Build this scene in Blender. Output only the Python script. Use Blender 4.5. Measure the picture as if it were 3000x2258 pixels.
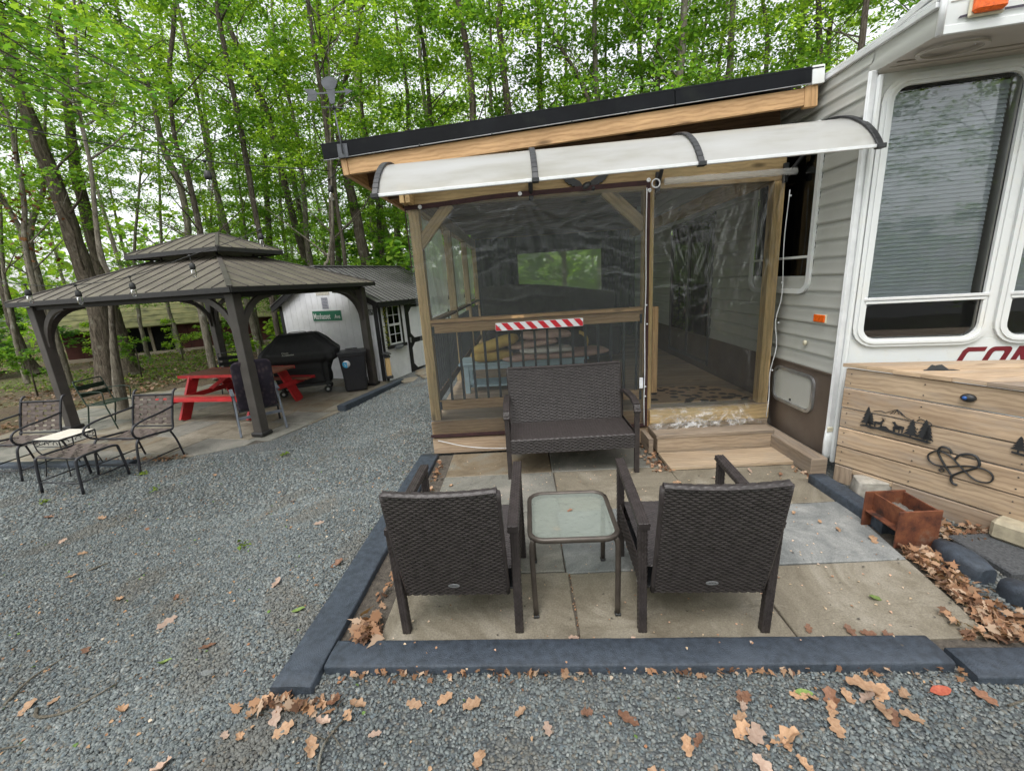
import bpy, math, random
import numpy as np
from mathutils import Vector, Matrix, Euler
random.seed(7); RNG = np.random.default_rng(11)
for o in list(bpy.data.objects): bpy.data.objects.remove(o, do_unlink=True)
SC = bpy.context.scene; COL = SC.collection
R = math.radians

# ------------------------------------------------------------------ camera, sky, sun, exposure
cd = bpy.data.cameras.new('camera'); cam = bpy.data.objects.new('camera', cd); COL.objects.link(cam)
cd.sensor_fit = 'HORIZONTAL'; cd.sensor_width = 36.0; cd.lens = 1238.0/3000*36.0
cd.clip_start = 0.05; cd.clip_end = 400
# camera axes in the world (right, image-down, forward)
_M = ((0.998130, -0.057136, -0.022390), (0.014470, -0.238790, 0.970960), (-0.063000, -0.969400, -0.238000))
def _axes():
    rho = R(3.7); pitch = math.atan(304.0/math.cos(rho)/1238.0)
    d = Vector((math.sin(rho)*math.cos(pitch), math.cos(rho)*math.cos(pitch), math.sin(pitch)))
    y = Vector((20.0, -304.0, 1238.0)).normalized(); y = (y-d*y.dot(d)).normalized()
    x = y.cross(-d); z = -d
    return x, y, z            # rows: camera -> world
ax, ay, az = _axes()
right = Vector((ax.x, ay.x, az.x)); down = Vector((ax.y, ay.y, az.y)); fwd = Vector((ax.z, ay.z, az.z))
up = -down; back = -fwd
m = Matrix(((right.x, up.x, back.x, 0.0), (right.y, up.y, back.y, 0.0), (right.z, up.z, back.z, 1.72), (0, 0, 0, 1)))
cam.matrix_world = m
SC.camera = cam
SUN_EL, SUN_AZ = 62.0, 200.0
w = bpy.data.worlds.new('World'); SC.world = w; w.use_nodes = True
nt = w.node_tree; nt.nodes.clear()
sky = nt.nodes.new('ShaderNodeTexSky'); sky.sky_type = 'NISHITA'; sky.sun_disc = False
sky.sun_elevation = R(SUN_EL); sky.sun_rotation = R(SUN_AZ); sky.air_density = 1.0; sky.dust_density = 3.0
hs = nt.nodes.new('ShaderNodeHueSaturation'); hs.inputs['Saturation'].default_value = 0.15; hs.inputs['Value'].default_value = 1.4
bg = nt.nodes.new('ShaderNodeBackground'); bg.inputs['Strength'].default_value = 0.15
wo = nt.nodes.new('ShaderNodeOutputWorld')
nt.links.new(sky.outputs[0], hs.inputs['Color']); nt.links.new(hs.outputs[0], bg.inputs[0]); nt.links.new(bg.outputs[0], wo.inputs[0])
sl = bpy.data.lights.new('sun', 'SUN'); sl.energy = 0.5; sl.angle = R(25); sl.color = (1, 0.97, 0.92)
so = bpy.data.objects.new('sun', sl); COL.objects.link(so)
so.rotation_euler = (R(90-SUN_EL), 0, R(180-SUN_AZ))
SC.view_settings.view_transform = 'Standard'; SC.view_settings.look = 'None'; SC.view_settings.gamma = 1
SC.view_settings.exposure = 0.8
SC.render.engine = 'CYCLES'
SC.cycles.max_bounces = 8; SC.cycles.transparent_max_bounces = 24; SC.cycles.diffuse_bounces = 4; SC.cycles.glossy_bounces = 3; SC.cycles.transmission_bounces = 4

# ------------------------------------------------------------------ materials
MATS = {}
def _new(name):
    mt = bpy.data.materials.new(name); mt.use_nodes = True
    n = mt.node_tree; b = n.nodes['Principled BSDF']; MATS[name] = mt
    return mt, n, b
def _nd(n, t, **kw):
    x = n.nodes.new(t)
    for k, v in kw.items():
        if k.startswith('i_'): x.inputs[k[2:].replace('_', ' ')].default_value = v
        else: setattr(x, k, v)
    return x
def ramp(n, fac, stops):
    r = n.nodes.new('ShaderNodeValToRGB'); e = r.color_ramp.elements
    while len(e) < len(stops): e.new(0.5)
    for i, (p, c) in enumerate(stops):
        e[i].position = p; e[i].color = (c[0], c[1], c[2], 1)
    n.links.new(fac, r.inputs[0]); return r
def mixc(n, f, a, b, mode='MIX'):
    x = n.nodes.new('ShaderNodeMix'); x.data_type = 'RGBA'; x.blend_type = mode
    if isinstance(f, float): x.inputs[0].default_value = f
    else: n.links.new(f, x.inputs[0])
    for i, v in ((6, a), (7, b)):
        if isinstance(v, tuple): x.inputs[i].default_value = (v[0], v[1], v[2], 1)
        else: n.links.new(v, x.inputs[i])
    return x.outputs[2]
def coords(n, kind='Object', scale=(1, 1, 1)):
    t = n.nodes.new('ShaderNodeTexCoord'); mp = n.nodes.new('ShaderNodeMapping')
    mp.inputs['Scale'].default_value = scale
    n.links.new(t.outputs[kind], mp.inputs[0]); return mp.outputs[0]
def noise(n, vec, scale, detail=4, rough=.55, dist=0):
    x = _nd(n, 'ShaderNodeTexNoise'); x.inputs['Scale'].default_value = scale
    x.inputs['Detail'].default_value = detail; x.inputs['Roughness'].default_value = rough
    x.inputs['Distortion'].default_value = dist
    if vec is not None: n.links.new(vec, x.inputs['Vector'])
    return x.outputs['Fac']
def bump(n, h, b, strength=.3, dist=.01):
    x = n.nodes.new('ShaderNodeBump'); x.inputs['Strength'].default_value = strength; x.inputs['Distance'].default_value = dist
    n.links.new(h, x.inputs['Height']); n.links.new(x.outputs[0], b.inputs['Normal']); return x
def orand(n):
    return n.nodes.new('ShaderNodeObjectInfo').outputs['Random']
def plain(name, col, rough=.5, metal=0., var=.18, scale=14, bumpy=.08, spec=.5, dirt=None):
    """paint / plastic / metal with low-contrast mottling"""
    mt, n, b = _new(name)
    v = coords(n); f = noise(n, v, scale)
    lo = tuple(c*(1-var) for c in col); hi = tuple(min(1, c*(1+var)) for c in col)
    r = ramp(n, f, [(.3, lo), (.7, hi)]); out = r.outputs[0]
    if dirt:
        f2 = noise(n, v, 3.0, 6, .7); r2 = ramp(n, f2, [(.52, (0, 0, 0)), (.78, (1, 1, 1))])
        out = mixc(n, r2.outputs[0], out, dirt)
    n.links.new(out, b.inputs['Base Color'])
    rr = n.nodes.new('ShaderNodeMapRange'); rr.inputs['To Min'].default_value = max(0, rough-.1); rr.inputs['To Max'].default_value = min(1, rough+.12)
    n.links.new(noise(n, v, scale*3), rr.inputs[0]); n.links.new(rr.outputs[0], b.inputs['Roughness'])
    b.inputs['Metallic'].default_value = metal; b.inputs['Specular IOR Level'].default_value = spec
    if bumpy: bump(n, noise(n, v, scale*6), b, bumpy, .004)
    return mt
def wood(name, light, dark, rough=.65, knots=True, stain=None):
    """grain runs along the U axis of the board's own UV map; tone differs per board (object random + UV offset)"""
    mt, n, b = _new(name)
    t = n.nodes.new('ShaderNodeTexCoord').outputs['UV']
    def mp(s):
        x = n.nodes.new('ShaderNodeMapping'); x.inputs['Scale'].default_value = s; n.links.new(t, x.inputs[0]); return x.outputs[0]
    warp = noise(n, mp((1.2, 5, 1)), 1.5, 3)
    g = n.nodes.new('ShaderNodeTexWave'); g.wave_type = 'BANDS'; g.bands_direction = 'Y'
    g.inputs['Scale'].default_value = 9; g.inputs['Distortion'].default_value = 7; g.inputs['Detail'].default_value = 3; g.inputs['Detail Scale'].default_value = 1.0
    n.links.new(mp((.55, 1, 1)), g.inputs['Vector'])
    fine = noise(n, mp((4, 160, 1)), 1.0, 5, .6)
    blot = noise(n, mp((1.3, 6, 1)), 1.0, 4, .6)
    mx = _nd(n, 'ShaderNodeMath', operation='MULTIPLY_ADD'); mx.inputs[1].default_value = .22
    n.links.new(g.outputs['Fac'], mx.inputs[0]); 
    m2 = _nd(n, 'ShaderNodeMath', operation='MULTIPLY'); m2.inputs[1].default_value = .78; n.links.new(fine, m2.inputs[0]); n.links.new(m2.outputs[0], mx.inputs[2])
    r = ramp(n, mx.outputs[0], [(.30, dark), (.52, light), (.8, tuple(min(1, c*1.14) for c in light))])
    out = r.outputs[0]
    rb = ramp(n, blot, [(.35, (.72, .70, .68)), (.62, (1.05, 1.05, 1.05))]); out = mixc(n, 1.0, out, rb.outputs[0], 'MULTIPLY')
    if knots:
        vo = _nd(n, 'ShaderNodeTexVoronoi'); vo.inputs['Scale'].default_value = 1.0; n.links.new(mp((2.1, 7, 1)), vo.inputs['Vector'])
        rk = ramp(n, vo.outputs['Distance'], [(.05, (1, 1, 1)), (.12, (.5, .5, .5)), (.17, (0, 0, 0))])
        out = mixc(n, rk.outputs[0], out, tuple(c*.42 for c in dark))
    if stain:
        s = ramp(n, noise(n, mp((.9, 3, 1)), 2.2, 5, .7), [(.5, (0, 0, 0)), (.72, (.75, .75, .75))]); out = mixc(n, s.outputs[0], out, stain)
    rr = ramp(n, orand(n), [(0, (.76, .77, .80)), (.5, (1.0, .97, .93)), (1, (1.14, 1.10, 1.02))]); out = mixc(n, 1.0, out, rr.outputs[0], 'MULTIPLY')
    n.links.new(out, b.inputs['Base Color']); b.inputs['Roughness'].default_value = rough; b.inputs['Specular IOR Level'].default_value = .35
    bump(n, mx.outputs[0], b, .35, .003)
    return mt
def attr_mat(name, rough=.8, mul=(1, 1, 1), trans=0., bumps=None, spec=.3):
    """base colour from the mesh's own 'col' attribute (each chip, leaf or strand has its own colour)"""
    mt, n, b = _new(name)
    a = n.nodes.new('ShaderNodeAttribute'); a.attribute_name = 'col'
    out = mixc(n, 1.0, a.outputs['Color'], mul, 'MULTIPLY')
    n.links.new(out, b.inputs['Base Color']); b.inputs['Roughness'].default_value = rough; b.inputs['Specular IOR Level'].default_value = spec
    if bumps: bump(n, noise(n, coords(n), bumps), b, .4, .003)
    if trans:
        tr = n.nodes.new('ShaderNodeBsdfTranslucent'); o2 = mixc(n, 1.0, out, (1.35, 1.42, .6), 'MULTIPLY'); n.links.new(o2, tr.inputs[0])
        ms = n.nodes.new('ShaderNodeMixShader'); ms.inputs[0].default_value = trans
        n.links.new(b.outputs[0], ms.inputs[1]); n.links.new(tr.outputs[0], ms.inputs[2])
        n.links.new(ms.outputs[0], n.nodes['Material Output'].inputs[0])
    return mt
def glassy(name, tint, opac, rough=.03, haze=None, wob=0., wscale=20, crease=0., transl=None):
    """thin sheet: see-through share + mirror share by Fresnel (+ a little diffuse haze)"""
    mt, n, b = _new(name); n.nodes.remove(b)
    tr = n.nodes.new('ShaderNodeBsdfTransparent'); tr.inputs[0].default_value = (*tint, 1)
    df = n.nodes.new('ShaderNodeBsdfDiffuse'); df.inputs[0].default_value = (*(haze or (.02, .02, .02)), 1)
    if transl:
        tl = n.nodes.new('ShaderNodeBsdfTranslucent'); tl.inputs[0].default_value = (*transl, 1); mt_ = n.nodes.new('ShaderNodeMixShader'); mt_.inputs[0].default_value = .6
        n.links.new(df.outputs[0], mt_.inputs[1]); n.links.new(tl.outputs[0], mt_.inputs[2]); df = mt_
    gl = n.nodes.new('ShaderNodeBsdfGlossy'); gl.inputs['Roughness'].default_value = rough
    m1 = n.nodes.new('ShaderNodeMixShader'); m1.inputs[0].default_value = opac
    n.links.new(tr.outputs[0], m1.inputs[1]); n.links.new(df.outputs[0], m1.inputs[2])
    fr = n.nodes.new('ShaderNodeFresnel'); fr.inputs[0].default_value = 1.5
    if crease:
        at = n.nodes.new('ShaderNodeAttribute'); at.attribute_name = 'crease'; ad = _nd(n, 'ShaderNodeMath', operation='MULTIPLY_ADD'); ad.use_clamp = True
        ad.inputs[1].default_value = crease; ad.inputs[2].default_value = opac; n.links.new(at.outputs['Fac'], ad.inputs[0]); n.links.new(ad.outputs[0], m1.inputs[0])
    m2 = n.nodes.new('ShaderNodeMixShader'); n.links.new(fr.outputs[0], m2.inputs[0])
    n.links.new(m1.outputs[0], m2.inputs[1]); n.links.new(gl.outputs[0], m2.inputs[2])
    if wob:
        bp = n.nodes.new('ShaderNodeBump'); bp.inputs['Strength'].default_value = wob; bp.inputs['Distance'].default_value = .01
        n.links.new(noise(n, coords(n), wscale, 3), bp.inputs['Height'])
        n.links.new(bp.outputs[0], gl.inputs['Normal']); n.links.new(bp.outputs[0], fr.inputs['Normal'])
    n.links.new(m2.outputs[0], n.nodes['Material Output'].inputs[0])
    return mt

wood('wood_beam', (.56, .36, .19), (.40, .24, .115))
wood('wood_post', (.60, .43, .22), (.43, .30, .14), stain=(.42, .33, .17))
wood('wood_weathered', (.42, .325, .235), (.29, .215, .15), .75, stain=(.29, .25, .22))
wood('wood_pale', (.47, .355, .25), (.345, .25, .17), .72, stain=(.34, .29, .25))
wood('wood_step', (.36, .285, .21), (.26, .20, .145), .75, stain=(.25, .22, .19))
wood('wood_grey', (.40, .35, .30), (.25, .21, .17), .8, stain=(.2, .18, .16))
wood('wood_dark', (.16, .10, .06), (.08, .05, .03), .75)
plain('black_rubber', (.036, .047, .063), .6, var=.35, scale=30, bumpy=1.0, dirt=(.060, .074, .096))
plain('black_metal', (.022, .023, .025), .45, var=.3)
plain('black_flashing', (.007, .008, .010), .55, var=.3, scale=4, bumpy=.05, dirt=(.018, .021, .018), spec=.12)
plain('steel', (.45, .46, .47), .35, .8)
plain('steel_dark', (.10, .10, .10), .4, .3)
plain('bronze_tube', (.075, .062, .052), .38, .35, var=.2)
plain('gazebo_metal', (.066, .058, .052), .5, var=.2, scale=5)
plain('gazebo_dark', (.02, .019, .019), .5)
plain('gazebo_roof', (.115, .10, .08), .55, var=.22, scale=3, bumpy=.1, dirt=(.15, .135, .095))
plain('rv_siding', (.42, .425, .395), .38, var=.05, scale=3, bumpy=.04, dirt=(.35, .36, .31))
plain('rv_brown', (.115, .088, .07), .5, var=.2, scale=2.5, bumpy=.1, dirt=(.16, .13, .105))
plain('rv_white', (.68, .70, .70), .3, var=.04, scale=3, bumpy=.02, dirt=(.68, .66, .58))
plain('rv_cap_under', (.50, .47, .43), .5, var=.06, scale=3, bumpy=.03)
plain('rv_trim', (.72, .73, .74), .32, .2, var=.08)
plain('blind_grey', (.74, .79, .83), .5, var=.05)
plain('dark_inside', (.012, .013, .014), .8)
plain('maroon', (.16, .012, .02), .4, var=.1)
plain('stripe_dark', (.05, .04, .06), .5)
plain('amber', (.85, .13, .01), .2, var=.25, scale=60, bumpy=.4)
plain('cream_plastic', (.60, .56, .42), .4)
plain('red_paint', (.46, .022, .026), .45, var=.18, scale=8, dirt=(.26, .035, .03))
wood('table_top_wood', (.27, .115, .075), (.16, .055, .04), .7, False)
plain('fabric_purple', (.038, .028, .04), .9, var=.4, scale=10)
plain('chair_grey', (.12, .135, .16), .5)
plain('green_paint', (.014, .032, .02), .5, var=.2)
plain('strap_brown', (.09, .068, .058), .65, var=.2, scale=20)
plain('frame_navy', (.02, .02, .025), .4, var=.3)
plain('tile_cream', (.62, .58, .50), .5, var=.1, scale=20)
plain('cover_black', (.010, .010, .011), .65, var=.3, scale=6, bumpy=.25)
plain('bin_black', (.018, .018, .022), .35, var=.2)
plain('shed_white', (.84, .85, .87), .7, var=.06, scale=5, bumpy=.2, dirt=(.76, .77, .79))
plain('shed_black', (.012, .012, .013), .5, var=.3)
plain('shed_roof', (.15, .145, .145), .45, .2, var=.2, scale=3)
plain('sign_green', (.008, .16, .085), .4, var=.08)
plain('sign_white', (.75, .77, .76), .4, var=.06)
plain('paper', (.42, .42, .48), .8, var=.15, scale=40)
plain('sticker_blue', (.03, .30, .55), .3)
plain('lens_blue', (.02, .09, .30), .15)
plain('print_grey', (.30, .31, .27), .8)
plain('blue_paint', (.42, .55, .62), .5, var=.08)
plain('cushion_yellow', (.50, .34, .09), .9, var=.12)
plain('cushion_pink', (.50, .33, .27), .9, var=.08)
plain('cushion_white', (.70, .66, .60), .9, var=.06)
plain('sofa_dark', (.035, .028, .024), .85, var=.3)
plain('door_dark', (.03, .03, .032), .3, var=.2)
plain('weathervane_grey', (.085, .092, .105), .6, var=.25)
plain('white_plastic', (.72, .73, .75), .4)
plain('trim_maroon', (.035, .012, .012), .8, var=.3)
plain('reflect_red', (.50, .018, .03), .35, var=.08)
plain('reflect_white', (.68, .68, .70), .35, var=.06)
plain('concrete', (.34, .32, .28), .9, var=.25, scale=20, bumpy=.5, dirt=(.32, .22, .12))
plain('sandstone', (.36, .315, .225), .9, var=.25, scale=15, bumpy=.5)
plain('asphalt_slab', (.065, .068, .072), .85, var=.5, scale=90, bumpy=.5)
plain('cabin_red', (.07, .02, .016), .85, var=.3, scale=4)
plain('cabin_roof', (.13, .13, .05), .95, var=.5, scale=3, bumpy=.4, dirt=(.16, .11, .06))
plain('car_black', (.012, .012, .014), .25)
plain('car_white', (.7, .72, .75), .3)
plain('tyre', (.015, .015, .015), .8)
plain('bulb_black', (.02, .02, .02), .5)
plain('cord_white', (.66, .67, .68), .5)
plain('curtain_dark', (.022, .021, .022), .6, var=.3)
plain('ash', (.13, .115, .10), .95, var=.4, scale=80)
glassy('glass_rv', (.91, .92, .93), .04, .02, (.02, .025, .025))
glassy('glass_mid', (.62, .65, .66), .15, .03, (.012, .013, .014))
glassy('screen_mesh', (.45, .46, .47), .35, .9, (.01, .01, .012))
glassy('glass_dark', (.35, .37, .38), .5, .03, (.012, .013, .014))
glassy('glass_bulb', (.93, .93, .92), .05, .03, (.3, .3, .3))
glassy('glass_table', (.70, .78, .74), .62, .2, (.27, .30, .265), 1.0, 26)
glassy('film_smoke', (.96, .97, .97), .065, .25, (.40, .44, .46), .06, 5, crease=.2)
glassy('film_clear', (.97, .98, .97), .02, .10, (.75, .75, .75), .10, 9, crease=.15)
glassy('film_side', (.85, .9, .82), .42, .3, (.5, .56, .5), .3, 9, transl=(.8, .88, .76))
attr_mat('gravel_chip', .85, bumps=None, mul=(.77, .80, .81))
attr_mat('leaf_brown', .75, trans=.12)
attr_mat('leaf_green', .5, trans=.6, spec=.3, mul=(2.15, 2.2, 2.4))
attr_mat('ground_cover', .6, trans=.35, mul=(1.3, 1.25, 1.2))
def _special():
    # rusty steel
    mt, n, b = _new('rust'); v = coords(n)
    r = ramp(n, noise(n, v, 9, 8, .65), [(.34, (.025, .011, .008)), (.47, (.11, .032, .014)), (.6, (.17, .055, .022)), (.75, (.24, .10, .042))])
    s = ramp(n, noise(n, v, 4.5, 5, .6), [(.60, (0, 0, 0)), (.72, (1, 1, 1))]); o = mixc(n, s.outputs[0], r.outputs[0], (.13, .11, .09))
    n.links.new(o, b.inputs['Base Color']); b.inputs['Roughness'].default_value = .8; bump(n, noise(n, v, 60), b, .5, .004)
    # wicker
    mt, n, b = _new('wicker'); v = coords(n)
    r = ramp(n, noise(n, v, 25, 3), [(.3, (.026, .021, .020)), (.7, (.046, .038, .037))]); n.links.new(r.outputs[0], b.inputs['Base Color'])
    b.inputs['Roughness'].default_value = .42; b.inputs['Specular IOR Level'].default_value = .45
    bump(n, noise(n, coords(n, scale=(1, 1, 1)), 400, 2), b, .15, .001)
    # polycarbonate awning sheet: milky, lets light through
    mt, n, b = _new('polycarbonate'); v = coords(n, scale=(.5, 2, 2))
    r = ramp(n, noise(n, v, 2.2, 8, .65), [(.34, (.60, .59, .52)), (.52, (.80, .80, .77)), (.7, (.88, .89, .88))]); n.links.new(r.outputs[0], b.inputs['Base Color']); b.inputs['Roughness'].default_value = .22
    tr = n.nodes.new('ShaderNodeBsdfTranslucent'); tr.inputs[0].default_value = (.72, .73, .68, 1)
    tp = n.nodes.new('ShaderNodeBsdfTransparent')
    a = n.nodes.new('ShaderNodeMixShader'); a.inputs[0].default_value = .5; n.links.new(b.outputs[0], a.inputs[1]); n.links.new(tr.outputs[0], a.inputs[2])
    c = n.nodes.new('ShaderNodeMixShader'); c.inputs[0].default_value = .18; n.links.new(a.outputs[0], c.inputs[1]); n.links.new(tp.outputs[0], c.inputs[2])
    n.links.new(c.outputs[0], n.nodes['Material Output'].inputs[0])
    # rolled clear film
    mt, n, b = _new('film_roll'); b.inputs['Base Color'].default_value = (.55, .55, .52, 1); b.inputs['Roughness'].default_value = .12
    bump(n, noise(n, coords(n, scale=(6, 40, 40)), 2, 3), b, .8, .01)
    tp = n.nodes.new('ShaderNodeBsdfTransparent'); c = n.nodes.new('ShaderNodeMixShader'); c.inputs[0].default_value = .6; n.links.new(b.outputs[0], c.inputs[1]); n.links.new(tp.outputs[0], c.inputs[2]); n.links.new(c.outputs[0], n.nodes['Material Output'].inputs[0])
    # slate slabs
    def slate(name, c1, c2, c3):
        mt, n, b = _new(name); v = coords(n)
        f = noise(n, v, 1.7, 9, .7, 1.6); r = ramp(n, f, [(.34, tuple(x*.86 for x in c1)), (.5, c2), (.64, tuple(x*1.12 for x in c3))])
        g = noise(n, v, 120, 6, .7); rg = ramp(n, g, [(.34, (.70, .70, .70)), (.66, (1.2, 1.2, 1.2))])
        o = mixc(n, 1.0, r.outputs[0], rg.outputs[0], 'MULTIPLY')
        st = ramp(n, noise(n, v, 7, 6, .7), [(.60, (0, 0, 0)), (.75, (.6, .6, .6))]); o = mixc(n, st.outputs[0], o, tuple(x*.55 for x in c1))
        n.links.new(o, b.inputs['Base Color']); b.inputs['Roughness'].default_value = .62
        bump(n, noise(n, v, 6, 8, .62, 1.0), b, .55, .02)
    slate('slate_tan', (.155, .132, .095), (.205, .18, .135), (.25, .225, .18))
    slate('slate_brown', (.13, .10, .065), (.185, .145, .095), (.17, .16, .13))
    slate('slate_grey', (.14, .135, .115), (.185, .18, .155), (.225, .21, .18))
    slate('slate_blue', (.13, .14, .138), (.19, .197, .192), (.26, .262, .25))
    # bark
    def bark(name, d, l, li):
        mt, n, b = _new(name); v = coords(n, scale=(1, 1, .22))
        f = noise(n, v, 22, 6, .65, .8); r = ramp(n, f, [(.34, d), (.62, l)])
        s = ramp(n, noise(n, coords(n), 5, 6, .7), [(.56, (0, 0, 0)), (.70, (1, 1, 1))]); o = mixc(n, s.outputs[0], r.outputs[0], li)
        n.links.new(o, b.inputs['Base Color']); b.inputs['Roughness'].default_value = .95; b.inputs['Specular IOR Level'].default_value = .15
        bump(n, f, b, 1.0, .05)
    bark('bark_rough', (.045, .037, .028), (.15, .125, .095), (.20, .19, .15))
    bark('bark_smooth', (.09, .078, .06), (.24, .215, .17), (.31, .31, .27))
    bark('bark_dark', (.045, .036, .028), (.14, .12, .095), (.19, .18, .15))
    # forest floor
    mt, n, b = _new('forest_floor'); v = coords(n)
    lit = ramp(n, noise(n, v, 30, 6, .75), [(.32, (.03, .02, .013)), (.5, (.10, .065, .04)), (.68, (.19, .135, .09))])
    grn = ramp(n, noise(n, v, 40, 5, .7), [(.35, (.055, .06, .018)), (.65, (.14, .145, .045))])
    k = ramp(n, noise(n, v, .55, 5, .65), [(.43, (0, 0, 0)), (.60, (1, 1, 1))])
    o = mixc(n, k.outputs[0], lit.outputs[0], grn.outputs[0]); n.links.new(o, b.inputs['Base Color']); b.inputs['Roughness'].default_value = .95
    bump(n, noise(n, v, 25, 6, .7), b, 1.0, .05)
    # gravel bed under the chips, and beyond them
    mt, n, b = _new('gravel_bed'); v = coords(n, scale=(1, 1.3, 1))
    vo = _nd(n, 'ShaderNodeTexVoronoi'); vo.inputs['Scale'].default_value = 62; vo.inputs['Randomness'].default_value = 1; n.links.new(v, vo.inputs['Vector'])
    sep = n.nodes.new('ShaderNodeSeparateColor'); n.links.new(vo.outputs['Color'], sep.inputs[0])
    r = ramp(n, sep.outputs[0], [(0, (.095, .105, .11)), (.35, (.15, .162, .165)), (.7, (.20, .212, .21)), (.92, (.25, .235, .20)), (1, (.33, .32, .29))])
    ed = ramp(n, vo.outputs['Distance'], [(.25, (1, 1, 1)), (.75, (.6, .6, .6))]); 
    o = mixc(n, 1.0, r.outputs[0], ed.outputs[0], 'MULTIPLY')
    big = ramp(n, noise(n, v, .9, 4), [(.3, (.66, .69, .71)), (.7, (.86, .87, .86))]); o = mixc(n, 1.0, o, big.outputs[0], 'MULTIPLY')
    n.links.new(o, b.inputs['Base Color']); b.inputs['Roughness'].default_value = .85
    inv = _nd(n, 'ShaderNodeMath', operation='SUBTRACT'); inv.inputs[0].default_value = 1; n.links.new(vo.outputs['Distance'], inv.inputs[1])
    bump(n, inv.outputs[0], b, 1.0, .012)
    # dirt
    mt, n, b = _new('dirt'); v = coords(n)
    r = ramp(n, noise(n, v, 35, 6, .7), [(.3, (.035, .03, .025)), (.6, (.10, .085, .068)), (.75, (.16, .13, .10))]); n.links.new(r.outputs[0], b.inputs['Base Color']); b.inputs['Roughness'].default_value = .95
    bump(n, noise(n, v, 70, 5), b, .8, .01)
    # doormat with dark leaf pattern
    mt, n, b = _new('doormat'); v = coords(n)
    vo = _nd(n, 'ShaderNodeTexVoronoi'); vo.inputs['Scale'].default_value = 10; n.links.new(v, vo.inputs['Vector'])
    r = ramp(n, vo.outputs['Distance'], [(.40, (.045, .03, .022)), (.48, (.50, .33, .20))]); n.links.new(r.outputs[0], b.inputs['Base Color']); b.inputs['Roughness'].default_value = 1; bump(n, noise(n, v, 300, 2), b, .6, .004)
    # printed cushion fabric on the sling chair: dark with pinkish flecks
    mt, n, b = _new('sling_print'); v = coords(n)
    vo = _nd(n, 'ShaderNodeTexVoronoi'); vo.inputs['Scale'].default_value = 16; n.links.new(coords(n, scale=(1, 1, .6)), vo.inputs['Vector'])
    r = ramp(n, vo.outputs['Distance'], [(.0, (.085, .06, .065)), (.42, (.03, .022, .034)), (.6, (.022, .017, .028))]); n.links.new(r.outputs[0], b.inputs['Base Color']); b.inputs['Roughness'].default_value = .95
    # curtain behind shed window
    mt, n, b = _new('curtain_print'); v = coords(n)
    r = ramp(n, noise(n, v, 14, 3), [(.42, (.12, .09, .09)), (.55, (.34, .31, .30))]); n.links.new(r.outputs[0], b.inputs['Base Color'])
_special()
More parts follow.
